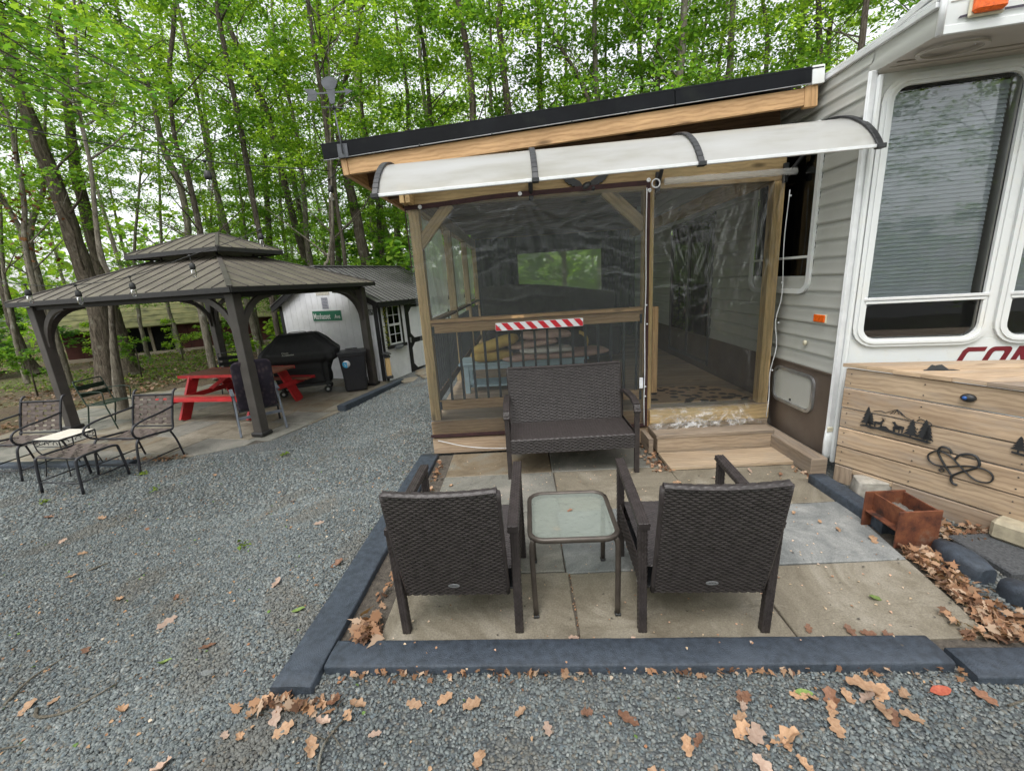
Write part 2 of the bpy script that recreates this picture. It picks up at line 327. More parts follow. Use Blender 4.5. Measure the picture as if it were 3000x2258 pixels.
# ------------------------------------------------------------------ mesh helpers
def rotz(a): return Matrix.Rotation(a, 3, 'Z')
def frame(xdir, zdir=(0, 0, 1)):
    x = Vector(xdir).normalized(); z = Vector(zdir); y = z.cross(x)
    if y.length < 1e-5: y = Vector((0, 1, 0)).cross(x)
    y.normalize(); z = x.cross(y).normalized()
    return Matrix(((x.x, y.x, z.x), (x.y, y.y, z.y), (x.z, y.z, z.z)))
class MB:
    def __init__(s): s.v = []; s.f = []; s.uv = []; s.sm = []
    def face(s, idx, uvs=None, smooth=False):
        s.f.append(idx); s.uv.append(uvs or [(0, 0)]*len(idx)); s.sm.append(smooth)
    def box(s, c, d, rot=None, b=.003):
        """bevelled box, centre c, full size d; UV: u along the longest side"""
        c = Vector(c); hx, hy, hz = d[0]/2, d[1]/2, d[2]/2; h = (hx, hy, hz)
        b = min(b, min(h)*.8); L = max(range(3), key=lambda i: d[i]); off = (random.uniform(0, 40), random.uniform(0, 40))
        base = len(s.v); ids = {}
        loc = []
        for sx in (-1, 1):
            for sy in (-1, 1):
                for sz in (-1, 1):
                    for a in range(3):
                        p = [sx*(hx-b), sy*(hy-b), sz*(hz-b)]; p[a] = (sx, sy, sz)[a]*h[a]
                        ids[(sx, sy, sz, a)] = len(loc); loc.append(p)
        def add(lst):
            P = [Vector(loc[i]) for i in lst]; nrm = (P[1]-P[0]).cross(P[2]-P[0]); cen = sum(P, Vector())/len(P)
            if nrm.dot(cen) < 0: lst = lst[::-1]; P = P[::-1]; nrm = -nrm
            dom = max(range(3), key=lambda i: abs(nrm[i]))
            if dom == L: a1, a2 = [i for i in range(3) if i != L]
            else: a1 = L; a2 = [i for i in range(3) if i not in (L, dom)][0]
            sc = .25 if dom == L else 1
            uv = [(p[a1]*sc+off[0], p[a2]+off[1]+dom*.31) for p in P]
            s.face([base+i for i in lst], uv)
        for a in range(3):
            o = [i for i in range(3) if i != a]
            for sg in (-1, 1):
                q = []
                for u, v_ in ((-1, -1), (1, -1), (1, 1), (-1, 1)):
                    k = [0, 0, 0]; k[a] = sg; k[o[0]] = u; k[o[1]] = v_; q.append(ids[(*k, a)])
                add(q)
        for a in range(3):       # edges
            o = [i for i in range(3) if i != a]
            for u in (-1, 1):
                for v_ in (-1, 1):
                    k1 = [0, 0, 0]; k1[a] = -1; k1[o[0]] = u; k1[o[1]] = v_; k2 = list(k1); k2[a] = 1
                    add([ids[(*k1, o[0])], ids[(*k2, o[0])], ids[(*k2, o[1])], ids[(*k1, o[1])]])
        for sx in (-1, 1):
            for sy in (-1, 1):
                for sz in (-1, 1): add([ids[(sx, sy, sz, 0)], ids[(sx, sy, sz, 1)], ids[(sx, sy, sz, 2)]])
        for p in loc:
            p = Vector(p)
            if rot is not None: p = rot @ p
            s.v.append(tuple(p+c))
        return s
    def beam(s, p, q, wd, ht, up=(0, 0, 1), b=.003):
        """board from p to q (centre line), width wd across, height ht along up"""
        p = Vector(p); q = Vector(q); return s.box((p+q)/2, ((q-p).length, wd, ht), frame(q-p, up), b)
    def prism(s, poly, origin, ex, ey, depth, uvs=1.0, hole=None):
        """extrude polygon (2-D points) lying in plane origin+ex*x+ey*y by depth along ex x ey"""
        o = Vector(origin); ex = Vector(ex).normalized(); ey = Vector(ey).normalized(); n = ex.cross(ey)
        base = len(s.v); k = len(poly); off = random.uniform(0, 30)
        for z in (0, depth):
            for x, y in poly: s.v.append(tuple(o+ex*x+ey*y+n*z))
        uv = [((x+off)*uvs, (y+off)*uvs) for x, y in poly]
        area = sum(poly[i][0]*poly[(i+1) % k][1]-poly[(i+1) % k][0]*poly[i][1] for i in range(k))
        rev = (area < 0) != (depth < 0)
        top = list(range(base+k, base+2*k)); bot = list(range(base, base+k))[::-1]
        if rev: top = top[::-1]; bot = bot[::-1]; s.face(top, uv[::-1]); s.face(bot, uv)
        else: s.face(top, uv); s.face(bot, uv[::-1])
        for i in range(k):
            j = (i+1) % k; q = [base+i, base+j, base+k+j, base+k+i]; l = math.dist(poly[i], poly[j])
            u = [(off, 0), (off+l, 0), (off+l, abs(depth)), (off, abs(depth))]
            if rev: q = q[::-1]; u = u[::-1]
            s.face(q, u)
        return s
    def tube(s, pts, r, n=10, cap=True, smooth=True, flat=1.0):
        pts = [Vector(p) for p in pts]; rs = r if isinstance(r, (list, tuple)) else [r]*len(pts)
        base = len(s.v); prev = None; L = 0
        for i, p in enumerate(pts):
            if i == 0: t = pts[1]-p
            elif i == len(pts)-1: t = p-pts[-2]
            else: t = (pts[i+1]-p).normalized()+(p-pts[i-1]).normalized()
            if t.length < 1e-8: t = Vector((0, 0, 1))
            t.normalize()
            if prev is None:
                a = Vector((0, 0, 1)) if abs(t.z) < .9 else Vector((1, 0, 0)); x = t.cross(a).normalized()
            else:
                x = prev-t*prev.dot(t)
                if x.length < 1e-6: x = t.orthogonal()
                x.normalize()
            prev = x; y = t.cross(x)
            for k in range(n):
                a = 2*math.pi*k/n; s.v.append(tuple(p+x*math.cos(a)*rs[i]+y*math.sin(a)*rs[i]*flat))
        for i in range(len(pts)-1):
            l2 = L+(pts[i+1]-pts[i]).length
            for k in range(n):
                k2 = (k+1) % n
                s.face([base+i*n+k, base+i*n+k2, base+(i+1)*n+k2, base+(i+1)*n+k], [(L, k/n), (L, (k+1)/n), (l2, (k+1)/n), (l2, k/n)], smooth)
            L = l2
        if cap:
            s.face([base+k for k in range(n)][::-1]); s.face([base+(len(pts)-1)*n+k for k in range(n)])
        return s
    def lathe(s, prof, c=(0, 0, 0), n=20, sx=1, sy=1, smooth=True, rot=None):
        base = len(s.v); c = Vector(c)
        for r, z in prof:
            for k in range(n):
                a = 2*math.pi*k/n; p = Vector((r*math.cos(a)*sx, r*math.sin(a)*sy, z))
                if rot is not None: p = rot @ p
                s.v.append(tuple(c+p))
        for i in range(len(prof)-1):
            for k in range(n):
                k2 = (k+1) % n; s.face([base+i*n+k, base+i*n+k2, base+(i+1)*n+k2, base+(i+1)*n+k], None, smooth)
        if prof[0][0] > 1e-5: s.face([base+k for k in range(n)][::-1])
        if prof[-1][0] > 1e-5: s.face([base+(len(prof)-1)*n+k for k in range(n)])
        return s
    def grid(s, fn, nu, nv, smooth=True, uvs=(1, 1)):
        base = len(s.v)
        for j in range(nv+1):
            for i in range(nu+1): s.v.append(tuple(fn(i/nu, j/nv)))
        for j in range(nv):
            for i in range(nu):
                a = base+j*(nu+1)+i
                s.face([a, a+1, a+nu+2, a+nu+1], [(i/nu*uvs[0], j/nv*uvs[1]), ((i+1)/nu*uvs[0], j/nv*uvs[1]), ((i+1)/nu*uvs[0], (j+1)/nv*uvs[1]), (i/nu*uvs[0], (j+1)/nv*uvs[1])], smooth)
        return s
    def quad(s, a, b, c, d, smooth=False):
        k = len(s.v); s.v += [tuple(a), tuple(b), tuple(c), tuple(d)]; s.face([k, k+1, k+2, k+3], [(0, 0), (1, 0), (1, 1), (0, 1)], smooth); return s
    def mesh(s, name, mat, inv=None):
        me = bpy.data.meshes.new(name); V = s.v
        if inv is not None: V = [tuple(inv @ Vector(p)) for p in V]
        me.from_pydata(V, [], s.f)
        ul = me.uv_layers.new(name='UVMap'); flat = []
        for u in s.uv:
            for a, b in u: flat += (a, b)
        ul.data.foreach_set('uv', flat); me.polygons.foreach_set('use_smooth', s.sm)
        me.materials.append(MATS[mat]); me.update(); return me
    def build(s, name, mat, parent=None, local=False, label=None, kind=None):
        """link as ONE mesh object; vertices are world coordinates unless local=True (then in the thing's own frame)"""
        inv = None
        if parent is not None and not local: inv = XF[root_of(parent).name].inverted()
        o = bpy.data.objects.new(name, s.mesh(name, mat, inv)); COL.objects.link(o)
        if parent is not None: o.parent = parent
        if label: o['label'] = label
        if kind: o['kind'] = kind
        return o
XF = {}
def root_of(o):
    while o.parent is not None: o = o.parent
    return o
def thing(name, label, cat, loc=(0, 0, 0), rz=0, group=None):
    o = bpy.data.objects.new(name, None); COL.objects.link(o); o.location = loc; o.rotation_euler = (0, 0, rz)
    o.empty_display_size = .1
    XF[o.name] = Matrix.Translation(Vector(loc)) @ Matrix.Rotation(rz, 4, 'Z')
    return tag(o, label, cat, group)
def tag(o, label=None, cat=None, group=None, kind=None):
    if label: o['label'] = label
    if cat: o['category'] = cat
    if group: o['group'] = group
    if kind: o['kind'] = kind
    return o
def copy_tree(o, parent=None, loc=None, rz=None):
    c = o.copy(); COL.objects.link(c); c.parent = parent
    if loc is not None: c.location = loc
    if rz is not None: c.rotation_euler = (0, 0, rz)
    for ch in list(o.children): copy_tree(ch, c)
    return c
def single(mb, name, mat, label, cat, group=None, kind=None, origin=None):
    """a thing that is one mesh; its origin is put at its own base"""
    xs = [p[0] for p in mb.v]; ys = [p[1] for p in mb.v]; zs = [p[2] for p in mb.v]
    og = Vector(origin or ((min(xs)+max(xs))/2, (min(ys)+max(ys))/2, min(zs)))
    o = bpy.data.objects.new(name, mb.mesh(name, mat, Matrix.Translation(-og))); COL.objects.link(o); o.location = og
    return tag(o, label, cat, group, kind)
def arc(c, r, a0, a1, n, ex=(1, 0, 0), ey=(0, 0, 1)):
    c = Vector(c); ex = Vector(ex); ey = Vector(ey)
    return [c+ex*r*math.cos(a0+(a1-a0)*i/n)+ey*r*math.sin(a0+(a1-a0)*i/n) for i in range(n+1)]
def smoothline(pts, n=6):
    """Catmull-Rom through points"""
    P = [Vector(p) for p in pts]; P = [P[0]*2-P[1]]+P+[P[-1]*2-P[-2]]; out = []
    for i in range(1, len(P)-2):
        for k in range(n):
            t = k/n; a, b, c, d = P[i-1], P[i], P[i+1], P[i+2]
            out.append(.5*((2*b)+(c-a)*t+(2*a-5*b+4*c-d)*t*t+(3*b-3*c+d-a)*t**3))
    out.append(P[-2]); return out
def rrect(x0, y0, x1, y1, r, n=5):
    pts = []
    for cx, cy, a in ((x1-r, y1-r, 0), (x0+r, y1-r, 90), (x0+r, y0+r, 180), (x1-r, y0+r, 270)):
        for i in range(n+1): t = R(a+90*i/n); pts.append((cx+r*math.cos(t), cy+r*math.sin(t)))
    return pts
def ring(mb, outer, inner, origin, ex, ey, depth):
    """frame between two closed outlines of equal point count"""
    o = Vector(origin); ex = Vector(ex).normalized(); ey = Vector(ey).normalized(); nn = ex.cross(ey); k = len(outer); base = len(mb.v)
    for pl, z in ((outer, 0), (outer, depth), (inner, depth), (inner, 0)):
        for x, y in pl: mb.v.append(tuple(o+ex*x+ey*y+nn*z))
    for a in range(4):
        b_ = (a+1) % 4
        for i in range(k):
            j = (i+1) % k
            mb.face([base+a*k+i, base+a*k+j, base+b_*k+j, base+b_*k+i][::1 if depth > 0 else -1])
    return mb
def text_mesh(txt, size, mat, name, parent, origin, ex, ey, bold=0.0, shear=0.0, depth=.001, align='LEFT', xs=1.0, local=False):
    cu = bpy.data.curves.new(name, 'FONT'); cu.body = txt; cu.size = size; cu.offset = bold; cu.shear = shear; cu.extrude = depth; cu.align_x = align
    ob = bpy.data.objects.new('t', cu); COL.objects.link(ob)
    dg = bpy.context.evaluated_depsgraph_get(); me = bpy.data.meshes.new_from_object(ob.evaluated_get(dg)); bpy.data.objects.remove(ob); bpy.data.curves.remove(cu)
    ex = Vector(ex).normalized(); ey = Vector(ey).normalized(); n = ex.cross(ey); o = Vector(origin)
    inv = Matrix.Identity(4) if (local or parent is None) else XF[root_of(parent).name].inverted()
    for v in me.vertices:
        p = o+ex*v.co.x*xs+ey*v.co.y+n*v.co.z; v.co = inv @ p
    me.materials.clear(); me.materials.append(MATS[mat]); me.name = name
    ob = bpy.data.objects.new(name, me); COL.objects.link(ob)
    if parent is not None: ob.parent = parent
    return ob
def np_mesh(name, V, F, mat, cols=None, smooth=False, nper=None):
    """fast mesh from arrays: V (n,3), F (m,k) faces of equal size; cols per vertex"""
    me = bpy.data.meshes.new(name); V = np.asarray(V, dtype=np.float32); F = np.asarray(F, dtype=np.int32); m, k = F.shape
    me.vertices.add(len(V)); me.vertices.foreach_set('co', V.ravel())
    me.loops.add(m*k); me.loops.foreach_set('vertex_index', F.ravel())
    me.polygons.add(m); me.polygons.foreach_set('loop_start', np.arange(0, m*k, k, dtype=np.int32)); me.polygons.foreach_set('loop_total', np.full(m, k, dtype=np.int32))
    if smooth: me.polygons.foreach_set('use_smooth', np.ones(m, dtype=bool))
    me.update(calc_edges=True); me.validate()
    if cols is not None:
        ca = me.color_attributes.new('col', 'FLOAT_COLOR', 'POINT'); c4 = np.ones((len(V), 4), dtype=np.float32); c4[:, :3] = cols; ca.data.foreach_set('color', c4.ravel())
    me.materials.append(MATS[mat]); return me
def sstep(x, a, b):
    t = np.clip((x-a)/(b-a), 0, 1); return t*t*(3-2*t)
def ground_z(x, y):
    """gravel and yard: level with the slate patio, dropping 0.3 m to the gazebo side"""
    return -.022-.294*sstep(-np.asarray(x, dtype=float), 1.15, 3.15)
GZ = lambda x, y: float(ground_z(x, y))
# ------------------------------------------------------------------ the setting: ground, gravel, patios
def structure(o): o['kind'] = 'structure'; return o
def ground_sheet():
    n = 140; xs = np.linspace(-70, 70, n); ys = np.linspace(-12, 95, n); X, Y = np.meshgrid(xs, ys)
    Z = -.35 + .06*np.sin(X*.7)*np.cos(Y*.5) + .35*sstep(np.hypot(X, Y), 30, 90); Z = np.where((X > -9.8) & (X < 9) & (Y < 11.8), -.42, Z)
    V = np.stack([X.ravel(), Y.ravel(), Z.ravel()], 1); i = np.arange(n*n).reshape(n, n)
    F = np.stack([i[:-1, :-1].ravel(), i[:-1, 1:].ravel(), i[1:, 1:].ravel(), i[1:, :-1].ravel()], 1)
    o = bpy.data.objects.new('ground', np_mesh('ground', V, F, 'forest_floor', smooth=True)); COL.objects.link(o); structure(o)
    # raised slope is kept under the gravel: gravel sheet
    nx, ny = 150, 120; xs = np.linspace(-8.2, 5.2, nx); ys = np.linspace(-2.5, 11.2, ny); X, Y = np.meshgrid(xs, ys)
    Z = ground_z(X, Y)
    V = np.stack([X.ravel(), Y.ravel(), Z.ravel()], 1); i = np.arange(nx*ny).reshape(ny, nx)
    F = np.stack([i[:-1, :-1].ravel(), i[:-1, 1:].ravel(), i[1:, 1:].ravel(), i[1:, :-1].ravel()], 1)
    cx = V[F].mean(1); keep = (cx[:, 1] < 6.2) | (cx[:, 0] > -4.6); F = F[keep]
    o = bpy.data.objects.new('gravel_yard', np_mesh('gravel_yard', V, F, 'gravel_bed', smooth=True)); COL.objects.link(o); structure(o)
ground_sheet()
# forbidden zone for loose chips: slate patio, timbers, porch, gazebo patio
def on_hard(x, y):
    a = (x > -1.20) & (x < 2.32) & (y > 1.565-.035*x) & (y < 11) & (x > -1.215+.035*(y-1.5))
    b = (y > 5.18) & (x < np.interp(y, [5.2, 5.75, 6.84, 9.2], [-4.64, -3.74, -3.32, -2.95])+.02)
    c = (x > 1.75) & (y > 1.44) & (y < 1.62)
    return a | b | c
def chips():
    def batch(n, x0, x1, y0, y1, s0, s1):
        x = RNG.uniform(x0, x1, n); y = RNG.uniform(y0, y1, n); k = ~on_hard(x, y); x = x[k]; y = y[k]
        # keep only what the camera's wide view could reach, plus a margin
        k = (np.abs(x) < 1.55*(y+.35)+.5); x = x[k]; y = y[k]; s = RNG.uniform(s0, s1, len(x))*RNG.choice([.7, 1, 1, 1.35], len(x)); return x, y, s
    P = [batch(66000, -2.6, 3.2, .35, 1.6, .0050, .0095), batch(98000, -4.9, -1.0, .9, 3.6, .0060, .0105),
         batch(26000, -7.2, -1.0, 3.4, 5.3, .010, .016), batch(14000, -3.5, -1.0, 5.0, 8.5, .012, .018), batch(9000, 1.9, 3.6, 1.5, 3.1, .007, .012)]
    x = np.concatenate([p[0] for p in P]); y = np.concatenate([p[1] for p in P]); s = np.concatenate([p[2] for p in P]); n = len(x)
    ang = RNG.uniform(0, 2*np.pi, n)
    k5 = np.arange(4)*(2*np.pi/4)
    r = RNG.uniform(.7, 1.25, (n, 4)); asp = RNG.uniform(.5, .95, n)
    lx = np.cos(k5)[None]*r*s[:, None]; ly = np.sin(k5)[None]*r*(s*asp)[:, None]; h = s*RNG.uniform(.22, .5, n)
    ca, sa = np.cos(ang)[:, None], np.sin(ang)[:, None]
    tx = RNG.normal(0, .2, n)[:, None]; ty = RNG.normal(0, .2, n)[:, None]
    def ringv(f, zz):
        X = (lx*ca-ly*sa)*f; Y = (lx*sa+ly*ca)*f; Z = zz[:, None]+tx*X+ty*Y
        return np.stack([X+x[:, None], Y+y[:, None], Z+(ground_z(x, y)+RNGz)[:, None]], 2)
    RNGz = RNG.uniform(.0, .011, n)
    top = ringv(.82, h); bot = ringv(1.0, -h*.3)
    V = np.concatenate([top, bot], 1).reshape(-1, 3); b = (np.arange(n)*8)[:, None]
    F = [np.stack([b[:, 0]+0, b[:, 0]+1, b[:, 0]+2, b[:, 0]+3], 1)]
    for i in range(4):
        j = (i+1) % 4; F.append(np.stack([b[:, 0]+i, b[:, 0]+4+i, b[:, 0]+4+j, b[:, 0]+j], 1))
    F = np.concatenate(F, 0)
    pal = np.array([(.14, .155, .155), (.178, .193, .19), (.21, .226, .22), (.245, .255, .245), (.19, .18, .155), (.30, .305, .29), (.12, .13, .135), (.24, .20, .16), (.155, .18, .19)])
    c = pal[RNG.choice(9, n, p=[.13, .2, .2, .14, .08, .05, .09, .03, .08])]*RNG.uniform(.85, 1.15, (n, 1)); lf = np.sin(x*1.7+1.1*np.sin(y*1.3))*np.sin(y*2.1+.8*np.sin(x*2.3)); hf = np.sin(x*5.3+2*np.sin(y*3.1))*np.sin(y*4.7+1.7*np.sin(x*3.9))
    c = c*(1+.09*lf+.05*hf)[:, None]; br = np.clip(lf*hf*1.6-.25, 0, .45)[:, None]; c = c*(1-br)+np.array([(.17, .145, .115)])*br; C = np.repeat(c, 8, 0)
    o = bpy.data.objects.new('gravel', np_mesh('gravel', V, F, 'gravel_chip', cols=C)); COL.objects.link(o); o['kind'] = 'stuff'; o['label'] = 'loose blue-grey crushed stone chips covering the yard'
chips()

def clip(poly, a, b):
    """keep the part of poly left of the line a->b"""
    out = []
    f = lambda p: (b[0]-a[0])*(p[1]-a[1])-(b[1]-a[1])*(p[0]-a[0])
    for i in range(len(poly)):
        p, q = poly[i], poly[(i+1) % len(poly)]; fp, fq = f(p), f(q)
        if fp >= 0: out.append(p)
        if fp*fq < 0: t = fp/(fp-fq); out.append((p[0]+(q[0]-p[0])*t, p[1]+(q[1]-p[1])*t))
    return out
def slab_obj(poly, z, th, mat, parent, jig=.004):
    """one stone slab: slightly wavy edge, chamfered top"""
    cx = sum(p[0] for p in poly)/len(poly); cy = sum(p[1] for p in poly)/len(poly); pts = []
    for i in range(len(poly)):
        p, q = poly[i], poly[(i+1) % len(poly)]; L = math.dist(p, q); k = max(1, min(5, int(L/.25)))
        for t in range(k):
            pts.append((p[0]+(q[0]-p[0])*t/k+random.uniform(-jig, jig), p[1]+(q[1]-p[1])*t/k+random.uniform(-jig, jig)))
    m_ = MB(); b = len(m_.v); n = len(pts); dz = random.uniform(-.002, .002); tilt = (random.uniform(-.002, .002), random.uniform(-.002, .002))
    def zz(x, y): return z+dz+tilt[0]*(x-cx)+tilt[1]*(y-cy)
    for f, d in ((.985, 0), (1, .005), (1, th)):
        for x, y in pts:
            X = cx+(x-cx)*f if d == 0 else x; Y = cy+(y-cy)*f if d == 0 else y
            if d == 0: X = x-(.005 if x > cx else -.005); Y = y-(.005 if y > cy else -.005)
            m_.v.append((X, Y, zz(X, Y)-d))
    m_.face([b+i for i in range(n)])
    for k in range(2):
        for i in range(n): j = (i+1) % n; m_.face([b+(k+1)*n+i, b+(k+1)*n+j, b+k*n+j, b+k*n+i])
    return m_.build('slab', mat, parent)
patio = thing('patio', None, None, (0.7, 2.8, 0)); del_keys = [k for k in ('label', 'category') if k in patio]; structure(patio)
bed = MB(); bed.prism([(-1.06, 1.63), (2.2, 1.54), (2.3, 2.4), (2.38, 3.2), (2.42, 4.1), (-1.0, 4.13)], (0, 0, -.045), (1, 0, 0), (0, 1, 0), .032); bed.build('joint_bed', 'dirt', patio)
g = .0045
def S(x0, y0, x1, y1, mat, x0b=None, x1b=None):
    x0b = x0 if x0b is None else x0b; x1b = x1 if x1b is None else x1b    # *b = x at the far side
    slab_obj([(x0+g, y0+g), (x1-g, y0+g), (x1b-g, y1-g), (x0b+g, y1-g)], 0, .03, mat, patio)
S(-.82, 1.66, .20, 2.22, 'slate_tan', -.81); S(.20, 1.66, 1.225, 2.20, 'slate_tan'); S(1.225, 1.64, 2.09, 2.195, 'slate_tan', None, 2.18)
S(-.81, 2.22, .185, 2.91, 'slate_grey'); S(.185, 2.20, .72, 2.90, 'slate_blue'); S(.72, 2.20, 1.24, 2.90, 'slate_grey')
S(1.24, 2.195, 2.18, 2.86, 'slate_blue', None, 2.29)
S(-.80, 2.91, .215, 3.585, 'slate_grey', -.79); S(.215, 2.90, 1.25, 3.58, 'slate_tan'); S(1.25, 2.86, 2.29, 3.50, 'slate_tan', None, 2.33)
S(-.79, 3.585, .205, 4.12, 'slate_brown'); S(.205, 3.58, 1.22, 4.12, 'slate_grey')
S(1.25, 3.50, 2.33, 3.86, 'slate_grey')

yard_patio = thing('gazebo_patio', None, None, (-5.6, 7.9, -.33)); structure(yard_patio)
PP2 = [(-8.9, 5.40), (-5.29, 5.16), (-4.64, 5.22), (-3.74, 5.75), (-3.32, 6.84), (-3.06, 8.0), (-2.95, 9.22), (-6.3, 11.0), (-9.4, 9.3)]
UX, UY = Vector((-.975, .224)), Vector((.224, .975)); F0 = Vector((-4.01, 5.98))
m_ = MB(); m_.prism(PP2, (0, 0, -.345), (1, 0, 0), (0, 1, 0), .03); m_.build('joint_bed', 'dirt', yard_patio)
v = -2.0; random.seed(5)
while v < 5:
    dv = random.choice((.45, .6, .6, .75)); u = -1.6-random.uniform(0, .5)
    while u < 6:
        du = random.choice((.6, .75, .9, 1.05))
        q = [F0+UX*a+UY*b for a, b in ((u+g, v+g), (u+du-g, v+g), (u+du-g, v+dv-g), (u+g, v+dv-g))]; poly = [(p.x, p.y) for p in q]
        if sum(poly[i][0]*poly[(i+1) % 4][1]-poly[(i+1) % 4][0]*poly[i][1] for i in range(4)) < 0: poly = poly[::-1]
        for i in range(len(PP2)):
            poly = clip(poly, PP2[i], PP2[(i+1) % len(PP2)])
            if len(poly) < 3: break
        if len(poly) >= 3:
            ar = abs(sum(poly[i][0]*poly[(i+1) % len(poly)][1]-poly[(i+1) % len(poly)][0]*poly[i][1] for i in range(len(poly))))/2
            if ar > .03: slab_obj(poly, -.30, .03, random.choice(('slate_tan', 'slate_tan', 'slate_grey', 'slate_brown', 'slate_grey')), yard_patio)
        u += du
    v += dv
random.seed(9)
# flagstones by the shed door
path = thing('flagstone_path', None, None, (-2.2, 9.3, -.32)); structure(path)
for cx, cy, r in ((-2.45, 8.95, .26), (-2.0, 8.85, .24), (-2.2, 9.35, .28), (-1.7, 9.2, .26), (-1.85, 9.75, .3), (-1.4, 8.8, .24), (-2.35, 9.8, .22), (-1.45, 10.2, .3)):
    slab_obj([(cx+r*random.uniform(.8, 1.1)*math.cos(a), cy+r*random.uniform(.8, 1.1)*math.sin(a)) for a in [k*math.pi/3 for k in range(6)]], GZ(cx, cy)+.02, .03, random.choice(('slate_brown', 'slate_tan')), path)
# rubber-black landscape timbers
def timber(p, q, wd, ht, label, z0=None, endround=False):
    m = MB(); p = Vector(p); q = Vector(q); d = (q-p).normalized(); L = (q-p).length; s_ = Vector((-d.y, d.x, 0)); k = max(4, int(L/.08)); pr = []
    cr = .010 if not endround else .035
    prof = [(-wd/2, 0), (-wd/2, ht-cr), (-wd/2+cr*.3, ht-cr*.3), (-wd/2+cr, ht), (0, ht+.002), (wd/2-cr, ht), (wd/2-cr*.3, ht-cr*.3), (wd/2, ht-cr), (wd/2, 0)]
    b = len(m.v)
    for i in range(k+1):
        c = p+d*(L*i/k); sc = 1.0
        if endround: e = min(i, k-i); sc = (.55, .85, .96, 1, 1)[min(e, 4)]
        for x, z in prof: m.v.append(tuple(c+s_*(x*sc+random.uniform(-.0015, .0015))+Vector((0, 0, z*(.6+.4*sc)+random.uniform(-.0012, .0012)))))
    n = len(prof)
    for i in range(k):
        for j in range(n-1): m.face([b+i*n+j, b+(i+1)*n+j, b+(i+1)*n+j+1, b+i*n+j+1], None, True)
    m.face([b+j for j in range(n)]); m.face([b+k*n+j for j in range(n)][::-1])
    return single(m, 'landscape_timber', 'black_rubber', label, 'edging timber', 'black landscape timbers edging the patios')
timber((-1.01, 1.664, -.04), (1.765, 1.566, -.04), .152, .070, 'long black edging timber running across in front of the two wicker chairs')
timber((-1.122, 1.49, -.045), (-1.03, 4.09, -.045), .19, .075, 'long black edging timber along the left side of the slate patio')
timber((1.80, 1.505, -.05), (2.9, 1.475, -.05), .150, .070, 'flat black edging timber continuing right of the long front one at the photo edge')
timber((2.30, 3.16, -.03), (2.31, 2.46, -.03), .13, .10, 'black edging timber between the slate patio and the wooden box')
timber((2.42, 2.27, -.03), (2.42, 1.99, -.03), .15, .12, 'short rounded black edging log beside the speckled dark slab', endround=True)
timber((2.43, 1.93, -.03), (2.50, 1.66, -.03), .16, .12, 'short rounded black edging log nearest the right edge, among dry leaves', endround=True)
timber((-8.2, 5.33, -.33), (-5.2, 5.08, -.33), .13, .07, 'black edging timber under the strap chairs in front of the gazebo patio')
timber((-3.24, 7.05, -.33), (-2.70, 8.98, -.33), .15, .13, 'black edging timber leading up to the white shed')
# speckled dark slab and the stones on the right
m = MB(); m.box((3.05, 2.19, .0), (.96, .36, .05), b=.008); single(m, 'paving_slab', 'asphalt_slab', 'dark speckled paving slab right of the rounded black logs', 'paving slab')
def rock(c, d, seed, mat, label, cat, rz=0):
    random.seed(seed); m = MB(); b = 0
    def fn(u, v):
        th = u*2*math.pi; ph = (v-.5)*math.pi; x = math.cos(th)*math.cos(ph); y = math.sin(th)*math.cos(ph); z = math.sin(ph)
        p = Vector([math.copysign(abs(t)**.28, t) for t in (x, y, z)])
        k = 1+.10*math.sin(3*th+seed)*math.cos(ph)+.05*math.sin(5*ph+seed)
        return rotz(rz) @ Vector((p.x*d[0]/2*k, p.y*d[1]/2*k, p.z*d[2]/2))+Vector(c)
    m.grid(fn, 20, 12); return single(m, 'rock', mat, label, cat)
rock((2.60, 2.955, .035), (.30, .16, .15), 3, 'concrete', 'whitish rusty-stained rock under the corner of the wooden box', 'rock', R(-10))
m = MB(); m.box((2.905, 2.20, .085), (.36, .13, .12), frame((.448, -.894, 0)), .018); single(m, 'stone_block', 'sandstone', 'yellowish stone block beside the dark speckled slab at the right edge', 'stone block')
random.seed(21)
# ------------------------------------------------------------------ screened porch
porch = thing('screened_porch', 'timber porch with sloping black-edged roof, clear plastic walls and baluster railing', 'porch', (.75, 4.2, 0))
Yf = 4.2; Yb = 9.55; DZ = .37
def P(mb, name, mat='wood_post', **k): return mb.build(name, mat, porch, **k)
for x, y in ((-.935, Yf), (1.225, Yf), (2.39, Yf), (-.935, 6.05), (-.935, 7.8), (-.935, Yb), (1.0, Yb), (2.36, Yb)):
    P(MB().box((x, y, (DZ+2.44)/2), (.095, .095, 2.44-DZ)), 'post')
P(MB().box((1.305, 4.185, .965), (.055, .05, .86)), 'short_post', 'wood_beam')
# beams
P(MB().box((.73, 4.21, 2.54), (3.42, .09, .19)), 'header_beam')
P(MB().box((.73, Yb, 2.54), (3.42, .09, .19)), 'header_beam')
P(MB().box((-.985, 6.85, 2.53), (.04, 5.75, .17)), 'side_beam'); P(MB().box((-.935, 6.85, 2.53), (.04, 5.75, .17)), 'side_beam')
P(MB().box((2.40, 6.95, 2.53), (.05, 5.4, .17)), 'side_beam')
# knee braces on the front
P(MB().beam((-.93, 4.195, 2.09), (-.60, 4.195, 2.45), .05, .10), 'knee_brace'); P(MB().beam((1.20, 4.195, 2.13), (.83, 4.195, 2.47), .05, .11), 'knee_brace')
